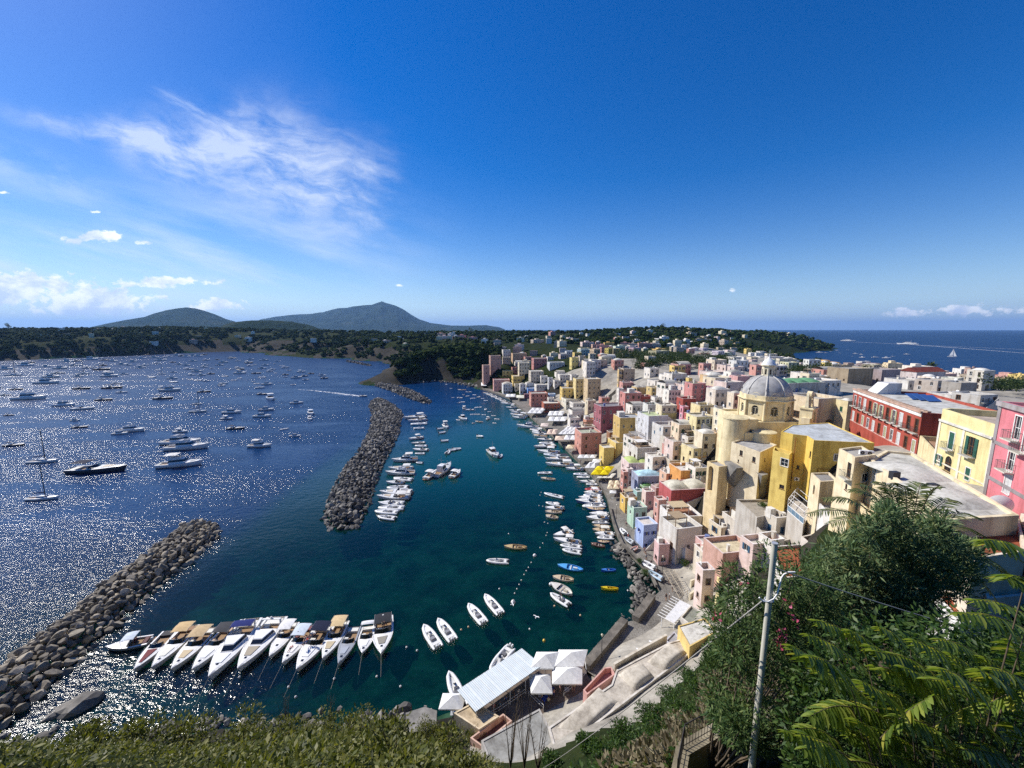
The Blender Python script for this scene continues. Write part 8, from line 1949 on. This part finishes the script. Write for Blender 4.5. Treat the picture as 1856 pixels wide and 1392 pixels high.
def shrub(x,y,r,h,label,mat=LYG,leaf=.26,per=170,group='shrubs on the slopes',n=7,z=None,stems=True,name='shrub'):
    z=hgt(x,y) if z is None else z;t=empty(name,(x,y,z-.1),0,label,'shrub',group);rs=random.Random(int(x*31+y*17));C=[];Rr=[];m=MB()
    for k in range(n):
        a=2.4*k+rs.random();q=(k/n)**.55;c=(math.cos(a)*r*.7*q,math.sin(a)*r*.7*q,h*(.45+.4*rs.random()*(1-q*.5)));C.append(c);Rr.append(r*rs.uniform(.32,.5))
        m.tube([(0,0,0),(c[0]*.5,c[1]*.5,c[2]*.55),(c[0]*1.15,c[1]*1.15,c[2]+r*.35)],[.05,.035,.012],4)
    m.build('stems',TWIG,t);leafy(C,Rr,per,leaf,mat,'foliage',t,.9,seed=int(x*13+y*7)%9999,droop=-.35,inner=.25);return t
def gat(px,py):
    p=hit(px,py,6);return p.x,p.y
def topfit(px,py,h):
    best=None
    for Y in np.linspace(47,13,70):
        d=ray(px,py);x=d.x/d.y*Y;zr=CAMZ+d.z/d.y*Y;g=hgt(x,Y)
        if g>1.0 and g+h>=zr: return x,Y
    return (px-928)/600*16,16.0
W2=[(60,1392,1.6,1.8,'small bush at the lower left corner of the bank'),(150,1352,1.6,1.8,'low bush at the seaward foot of the bank'),(235,1350,1.8,2,'bush with a spiky tuft on the bank below the near breakwater'),(330,1345,2,2.2,'rounded bush on the bank left of the pale ribbed rock'),(430,1345,2.2,2.4,'wide bush on the bank under the largest yachts'),(520,1335,2.2,2.8,'tall bush on the bank under the middle of the yacht row'),(590,1330,2.4,3,'bush of upright shoots on the bank'),(650,1318,2.4,3.4,'tallest yellow green bush on the bank'),(715,1322,2.2,2.8,'bush just seaward of the concrete slab'),(770,1345,2.2,2.6,'bush in front of the concrete slab'),(822,1330,2.0,2.6,'bush hiding the corner of the cream annex'),(860,1370,2.0,2.2,'bush in front of the pink walled yard'),(560,1375,2.2,2.2,'broad bush low in the middle of the bank'),(440,1382,2.2,2.0,'broad bush at the bottom edge of the bank'),(690,1378,2.2,2.2,'broad bush at the bottom edge below the tallest one'),(790,1385,1.8,2,'small bush at the bottom edge near the bare stems')]
for px,py,r,h,lb in W2:
    q=topfit(px,py-42 if px<560 else py-34,h*1.15);shrub(q[0],q[1],r,h*.85,lb,LYG,.20,300)
for px,py,r,h,lb in [(1250,1225,1.6,1.6,'bright green bush above the cream wall of the vaulted row'),(1215,1262,1.8,1.7,'round green bush beside the long vaulted roof'),(1265,1250,1.6,1.6,'green bush between the roof strip and the oleander'),(1180,1300,1.8,1.8,'leafy green bush above the grey roof, upper one'),(1135,1345,1.8,1.9,'leafy green bush above the grey roof, middle one'),(1100,1380,1.6,1.7,'leafy green bush above the grey roof, lowest one'),(1195,1340,1.5,1.4,'green bush beside the dry grass'),(1240,1290,1.4,1.3,'small green bush below the railing corner'),(1000,1385,1.2,1.6,'thin leafy bush over the grey concrete roof'),(1062,1350,1.1,1.3,'thin leafy bush over the worn roof strip'),(1290,1190,1.4,1.5,'green bush under the ochre cube house')]:
    q=hit(px,py+8,8);shrub(q.x,q.y,r,h,lb,LGR,.24,200)
for px,py,r,lb in [(1170,1040,1.3,'green shrub growing on the parapet of the riprap curve, lower one'),(1160,1020,.9,'green shrub growing on the parapet of the riprap curve, upper one'),(1262,1035,1.7,'dark round shrub in the walled garden, nearer the walk'),(1240,1022,1.5,'dark round shrub in the walled garden, nearer the grey white house'),(1285,1030,1.3,'dark shrub in the walled garden by the pink stair'),(1385,918,1.2,'weeds at the foot of the concrete retaining wall')]:
    p=onz(px,py,2.2 if px<1200 else 3.2 if px<1300 else 21);shrub(p.x,p.y,r,1.6,lb,LGR,.22,110,z=p.z-.4)
# bare stems in front of the grey roof
def bare(px,py,Y,h,label,seed):
    p=aty(px,py,Y);t=empty('bare_shrub',p,0,label,'shrub','leafless stems');rs=random.Random(seed);m=MB()
    for k in range(7):
        a=rs.uniform(0,6.28);x=y=0;P=[(0,0,0)]
        for j in range(1,6): x+=math.cos(a)*.16*rs.uniform(.3,1);y+=math.sin(a)*.16*rs.uniform(.3,1);P.append((x,y,h*j/5*rs.uniform(.9,1.05)))
        m.tube(P,[.035,.03,.024,.018,.012,.006],4)
        for j in (2,3,4): b=Vector(P[j]);m.tube([b,b+Vector((rs.uniform(-.35,.35),rs.uniform(-.35,.35),rs.uniform(.3,.8)))],[.014,.004],3)
    m.build('stems',TWIG,t)
for k,(px,py,Y,h,lb) in enumerate([(925,1392,20,4.6,'thin bare stems left of the grey roof middle'),(950,1395,21,5,'tallest thin bare stems over the grey roof'),(975,1398,20,3.6,'short bare stems at the right of the grey roof'),(820,1388,22,3.2,'bare twigs among the bushes near the cream annex'),(600,1330,30,3.6,'bare twigs standing out of the bank beside the tallest bush'),(520,1320,32,3.4,'bare twigs over the bank left of the tallest bush'),(650,1385,20,2.6,'pale dead twigs at the bottom edge of the bank')]): bare(px,py,Y,h,lb,k)
# oleander
def leaf_heap(name,C,Rr,per,leaf,mat,parent,seed,wr=.22,flat=1,droop=-.2,inner=.35,loc=None):
    rs=np.random.default_rng(seed);n=len(C)*per;cc=np.repeat(np.asarray(C,float),per,0);rr=np.repeat(np.asarray(Rr,float),per)
    d=rs.normal(size=(n,3));d/=np.linalg.norm(d,axis=1)[:,None];p=cc+d*(rr*(inner+(1-inner)*rs.random(n)**.6))[:,None]*np.array([1,1,flat])
    ax=d*.9+rs.normal(0,.45,(n,3));ax[:,2]-=droop;ax/=np.linalg.norm(ax,axis=1)[:,None]
    return leaves(p,ax,leaf*(1+rs.uniform(-.35,.35,n)),wr,mat,name,parent,rs)
def px_heap(L,seed,dj=.6,rm=(.3,.55)):
    """crown centres given where they are seen, each with its own distance"""
    rs=random.Random(seed);C=[];Rr=[]
    for x,y,Y in L: C.append(aty(x,y,Y+rs.uniform(-dj,dj)));Rr.append(rs.uniform(*rm))
    return C,Rr
rs=random.Random(4);L=[]
while len(L)<150:
    x=rs.uniform(1262,1520);y=rs.uniform(1000,1345)
    e=((x-1400)/128)**2+((y-1175)/178)**2
    if e<1 or (x<1400 and 1015<y<1150 and x>1330 and rs.random()<.3) or (y>1180 and x>1290+(1340-y)*.2 and e<1.35): L.append((x,y,9.6+(y-1000)*-.004+rs.uniform(-.4,.9)))
C,Rr=px_heap(L,4,.3,(.26,.46));ob=Vector((6.6,10.6,46.2));ol=empty('oleander_bush',ob,0,'big dark oleander with pink flowers around the pale pole','shrub')
C=[c-ob for c in C];leaf_heap('foliage',C,Rr,175,.15,LOL,ol,3,.22)
m=MB()
for k in range(0,len(C),5): m.tube([(rs.uniform(-.3,.3),rs.uniform(-.3,.3),-.6),C[k]*.5+Vector((0,0,-.3)),C[k]],[.04,.03,.012],4)
m.build('stems',TWIG,ol)
PINK=mk_leaf('oleander_petals',[(0,(.45,.05,.12)),(.6,(.62,.10,.2)),(1,(.7,.22,.32))],.3)
for k,(x,y,n) in enumerate([(1420,1147,18),(1414,1163,20),(1418,1168,16),(1466,1204,8),(1429,1093,9),(1392,1307,7),(1437,1312,7),(1297,1117,7),(1348,1053,5),(1442,1130,5),(1335,1178,5),(1430,1110,5)]):
    c=aty(x,y,8.75)-ob;leaf_heap('flower',[c],[.10],n,.09,PINK,ol,50+k,.8)
# conifer with feathery blue green sprays
L=[];rs=random.Random(9)
while len(L)<400:
    x=rs.uniform(1452,1800);y=rs.uniform(915,1150);e=((x-1618)/(158-(.55*(1010-y) if y<1010 else -.02*(y-1000))))**2+((y-1038)/(112+14*math.sin(x*.045)))**2+.22*math.sin(x*.06+y*.05)
    if e<1 and not (x>1700 and y>1075) : L.append((x,y,11.6+rs.uniform(-1.1,1.4)))
C,Rr=px_heap(L,9,.2,(.17,.36));ob=Vector((11.6,12,46.5));cn=empty('conifer_tree',ob,0,'feathery blue green conifer in front of the cream houses','tree')
C=[c-ob for c in C];leaf_heap('crown',C,Rr,100,.21,LCO,cn,13,.17,1,-.45,.05);m=MB();m.tube([(0,0,-1.5),(.1,.1,1.2),(-.1,.2,3.0),(0,0,4.2)],[.22,.17,.11,.04],7)
for k in range(0,len(C),7): m.tube([(0,.1,.3+C[k].z*.4),C[k]*.6+Vector((0,0,.1)),C[k]],[.06,.035,.01],4)
m.build('trunk',BARK,cn)
# palm
def frond_mesh(rach,n,ll,w,rs,hang=.35,lift=.3,fold=.35):
    """leaflets along a rachis; returns verts and quads"""
    P=[Vector(p) for p in rach];V=[];F=[]
    def at(t):
        f=t*(len(P)-1);i=min(int(f),len(P)-2);return P[i].lerp(P[i+1],f-i),(P[i+1]-P[i]).normalized()
    for k in range(n):
        t=.12+.86*(k+.5)/n;p,d=at(t);up=Vector((0,0,1));s=d.cross(up)
        if s.length<.1: s=Vector((1,0,0))
        s.normalize();u=s.cross(d)
        for sg in (-1,1):
            a=(s*sg*(.86+rs.uniform(-.1,.1))+d*(.45+rs.uniform(-.12,.12)+.5*t*t)+u*(lift*(1-t)+rs.uniform(-.12,.12))-Vector((0,0,hang*rs.uniform(.6,1.3)))).normalized()
            l=ll*(math.sin(PI*(.16+.80*t))**.6)*rs.uniform(.85,1.12);nrm=(a.cross(d)*sg).normalized();side=a.cross(nrm).normalized()
            b=len(V);pr=[(0,.2),(.22,.9),(.55,.95),(.82,.5),(1,.03)]
            for q,wf in pr:
                c=p+a*l*q-Vector((0,0,1))*l*.22*q*q
                for e in (-1,0,1): V.append(tuple(c+side*e*w*wf*.5+nrm*abs(e)*w*wf*fold*.5))
            for j in range(len(pr)-1):
                for e in (0,1): i0=b+j*3+e;F.append((i0,i0+1,i0+4,i0+3))
    return V,F
def frond(parent,rach,n,ll,w,mat,rm,rs,r0=.02,**kw):
    V,F=frond_mesh(rach,n,ll,w,rs,**kw);m=MB();m.tube(rach,[r0*(1-.8*i/(len(rach)-1)) for i in range(len(rach))],5,1);b=len(m.v)
    m.v+=V;m.f+=[[i+b for i in f] for f in F];m.m+=[0]*len(F);m.sm+=[True]*len(F);return m.build('frond',[mat,rm],parent)
rs=random.Random(12);head=aty(1640,1012,15.5);pl=empty('palm_tree',(head.x,head.y,head.z-4.5),0,'date palm with long arching fronds behind the feathery conifer','tree')
m=MB();m.tube([(0,0,-2),(.1,0,1),(0,0,3),(0,0,4.5)],[.34,.30,.30,.36],9);m.build('trunk',BARK,pl)
for tx,ty,dy in [(1462,946,-.5),(1490,917,.8),(1500,965,-1.2),(1538,900,1.2),(1556,892,0),(1588,886,1.5),(1632,893,-.5),(1668,888,1),(1700,898,-.6),(1733,921,.6),(1772,952,0),(1780,985,1),(1852,1032,-.3),(1835,1062,.8),(1862,1088,-1),(1810,1110,-1.4),(1745,1095,-1.5),(1520,1010,1.5),(1600,900,-1.5),(1720,1060,-1)]:
    tp=aty(tx,ty,15.5+dy);d=tp-head;P=[]
    for k in range(8): t_=k/7;P.append(tuple(Vector((0,0,4.5))+d*t_+Vector((0,0,1.1*math.sin(PI*t_*.9)))))
    frond(pl,P,46,.62,.05,LPA,TWIG,rs,.035,hang=.15,lift=.45,fold=.6)
# compound-leaved tree at lower right
rs=random.Random(15);ob=Vector((8.2,6.2,46.5));ta=empty('compound_leaf_tree',ob,0,'young tree with long feather shaped leaves filling the lower right corner','tree')
FRS=[(1500+rs.uniform(0,380),1210+rs.uniform(0,190),0,0,rs.uniform(4.4,6.0)) for _ in range(34)]
FRS=[(a,b,a-rs.uniform(70,120),b-rs.uniform(25,75),Y) for a,b,_,_,Y in FRS if b>1215+.1*(1856-a)*.3]
FRS+=[(1575,1215,1460,1149,5.6),(1565,1170,1476,1124,6),(1600,1190,1537,1142,6),(1650,1175,1590,1137,6.2),(1695,1222,1590,1182,5.2),(1760,1225,1648,1158,5.4),(1790,1200,1696,1158,5.6),(1860,1140,1730,1113,5.0),(1870,1120,1760,1087,5.4),(1870,1010,1780,980,4.6),(1870,1062,1822,1050,4.6),(1590,1345,1690,1262,4.6),(1575,1268,1478,1217,5.4),(1545,1282,1466,1300,5.2),(1540,1372,1452,1358,5.0),(1520,1345,1448,1320,5.4),(1690,1320,1780,1276,4.8),(1780,1285,1870,1252,4.8),(1640,1330,1560,1240,5.6),(1720,1300,1640,1225,5.6),(1800,1290,1720,1215,5.6),(1860,1260,1780,1190,5.6),(1600,1392,1500,1385,5.2),(1660,1380,1570,1330,5.2),(1740,1370,1660,1310,5.2),(1820,1350,1740,1290,5.2),(1880,1330,1810,1250,5.2),(1700,1410,1610,1370,5),(1780,1410,1690,1360,5),(1860,1400,1770,1345,5),(1890,1380,1830,1310,5),(1650,1262,1580,1205,6.2),(1850,1225,1830,1160,5.4),(1640,1420,1540,1405,5.2),(1890,1300,1856,1220,5.6),(1560,1320,1500,1275,6)]
for bx,by,tx,ty,Y in FRS:
    b=aty(bx,by,Y+.35)-ob;tp=aty(tx,ty,Y)-ob;P=[tuple(b.lerp(tp,k/6)+Vector((0,0,.10*math.sin(PI*k/6)))) for k in range(7)]
    frond(ta,P,14 if (b-tp).length>.7 else 10,.29,.092,LFR,TWIG,rs,.010,hang=.62,lift=.1,fold=.35)
L=[];
while len(L)<150:
    x=rs.uniform(1440,1900);y=rs.uniform(1130,1440)
    if (x-1440)*.9>max(0,(1230-y))*1.2: L.append((x,y,6.9+rs.uniform(-.3,1.2)))
C,Rr=px_heap(L,15,.2,(.28,.5));C=[c-ob for c in C];leaf_heap('crown',C,Rr,95,.13,LGR,ta,17,.4,1,.1,.3)
m=MB();m.tube([(0,0,-1),(.1,-.1,1.5),(.1,-.2,3)],[.14,.11,.05],7)
for bx,by,tx,ty,Y in FRS[::2]: b=aty(bx,by,Y+.35)-ob;m.tube([(.1,-.2,2.5),tuple(b*.6+Vector((.04,-.08,.6))),tuple(b)],[.03,.016,.008],4)
m.build('trunk',TWIG,ta)
# ------------------------------------------------------------------ pole, cables, railing
PX,PY=aty(1404,990,8).x,8.0;zt=aty(1404,986,8).z
po=empty('utility_pole',(PX,PY,zt-6.2),0,'tall thin pale metal pole rising out of the oleander','pole')
m=MB();m.tube([(0,0,0),(0,0,2.6),(0,0,2.62),(0,0,6.2)],[.076,.072,.066,.058],14);m.build('shaft',plain('pole_paint',(.50,.48,.40),.6,.3,var=.12,scale=6),po);m=MB();m.tube([(0,0,6.201),(0,0,6.23)],.064,14);m.build('cap',GREYM,po)
zc=aty(1391,1087,8).z-(zt-6.2);m=MB();m.tube([(.085*math.cos(a),.085*math.sin(a),zc) for a in [2*PI*k/14 for k in range(15)]],.014,6);m.tube([(-.09,-.05,zc),(-.2,-.09,zc+.05)],.02,6);m.build('clamp',GREYM,po)
def cable(P,r,label,mat,name='cable',cat='cable'):
    m=MB();m.tube(P,r,6);return tag(m.build(name,mat),label,cat)
def sag(a,b,s,n=26): return [tuple(a.lerp(b,k/n)-Vector((0,0,s*4*(k/n)*(1-k/n)))) for k in range(n+1)]
CAB=plain('cable_sheath',(.36,.34,.31),.7,.2)
a=Vector((PX-.2,PY-.09,zt-6.2+zc+.05));cable(sag(a,aty(985,1392,31),.25),.017,'twisted grey cable running from the pole down over the vaulted roofs',CAB)
a=Vector((PX+.07,PY,aty(1410,1030,8).z));cable(sag(a,aty(1875,1175,7.4),.06),.013,'thin grey cable running from the pole to the right over the conifer',plain('cable_grey',(.2,.21,.21),.6,.3))
cable([tuple(aty(x,y,Y)) for x,y,Y in ((1376,1083,7.86),(1383,1090,7.84),(1392,1091,7.84),(1402,1086,7.86),(1409,1076,7.9),(1413,1062,7.95),(1416,1048,8),(1421,1041,8),(1430,1037,8),(1441,1037,8))],.018,'white flexible conduit looped round the pole',WHITE,'conduit','conduit')
WAL=stone('old_parapet',(.16,.135,.09),(.38,.33,.23),.9,.05)
rw=empty('railed_wall',(5.3,10.3,44),0,'old parapet wall carrying a black iron railing beside the path below','wall');off=Vector((5.3,10.3,44))
pts=[onz(1226,1420,46.9),onz(1238,1357,47.1),onz(1327,1306,47.1),onz(1336,1316,46.7),onz(1368,1298,46.7),onz(1410,1285,46.4)]
m=MB();
for a,b in zip(pts,pts[1:]):
    a=a-off;b=b-off;d=(b-a);d.z=0;L_=d.length;d.normalize();n=Vector((-d.y,d.x,0))*.2
    m.loft([[(a.x-n.x,a.y-n.y,-3),(a.x-n.x,a.y-n.y,a.z),(a.x+n.x,a.y+n.y,a.z),(a.x+n.x,a.y+n.y,-3)],[(b.x-n.x,b.y-n.y,-3),(b.x-n.x,b.y-n.y,b.z),(b.x+n.x,b.y+n.y,b.z),(b.x+n.x,b.y+n.y,-3)]],0,False,True,True,True)
m.build('wall',WAL,rw)
m=MB()
for i,(a,b) in enumerate(zip(pts,pts[1:])):
    a=a-off;b=b-off;z=.86
    m.tube([a+Vector((0,0,z)),b+Vector((0,0,z))],.018,5);m.tube([a+Vector((0,0,.1)),b+Vector((0,0,.1))],.012,4)
    n=max(2,int((b-a).length/.125))
    for k in range(n+1): q=a.lerp(b,k/n);m.tube([q,q+Vector((0,0,z))],.009 if k%n else .022,4)
m.build('railing',TINTMET,rw,color=(.035,.03,.028))
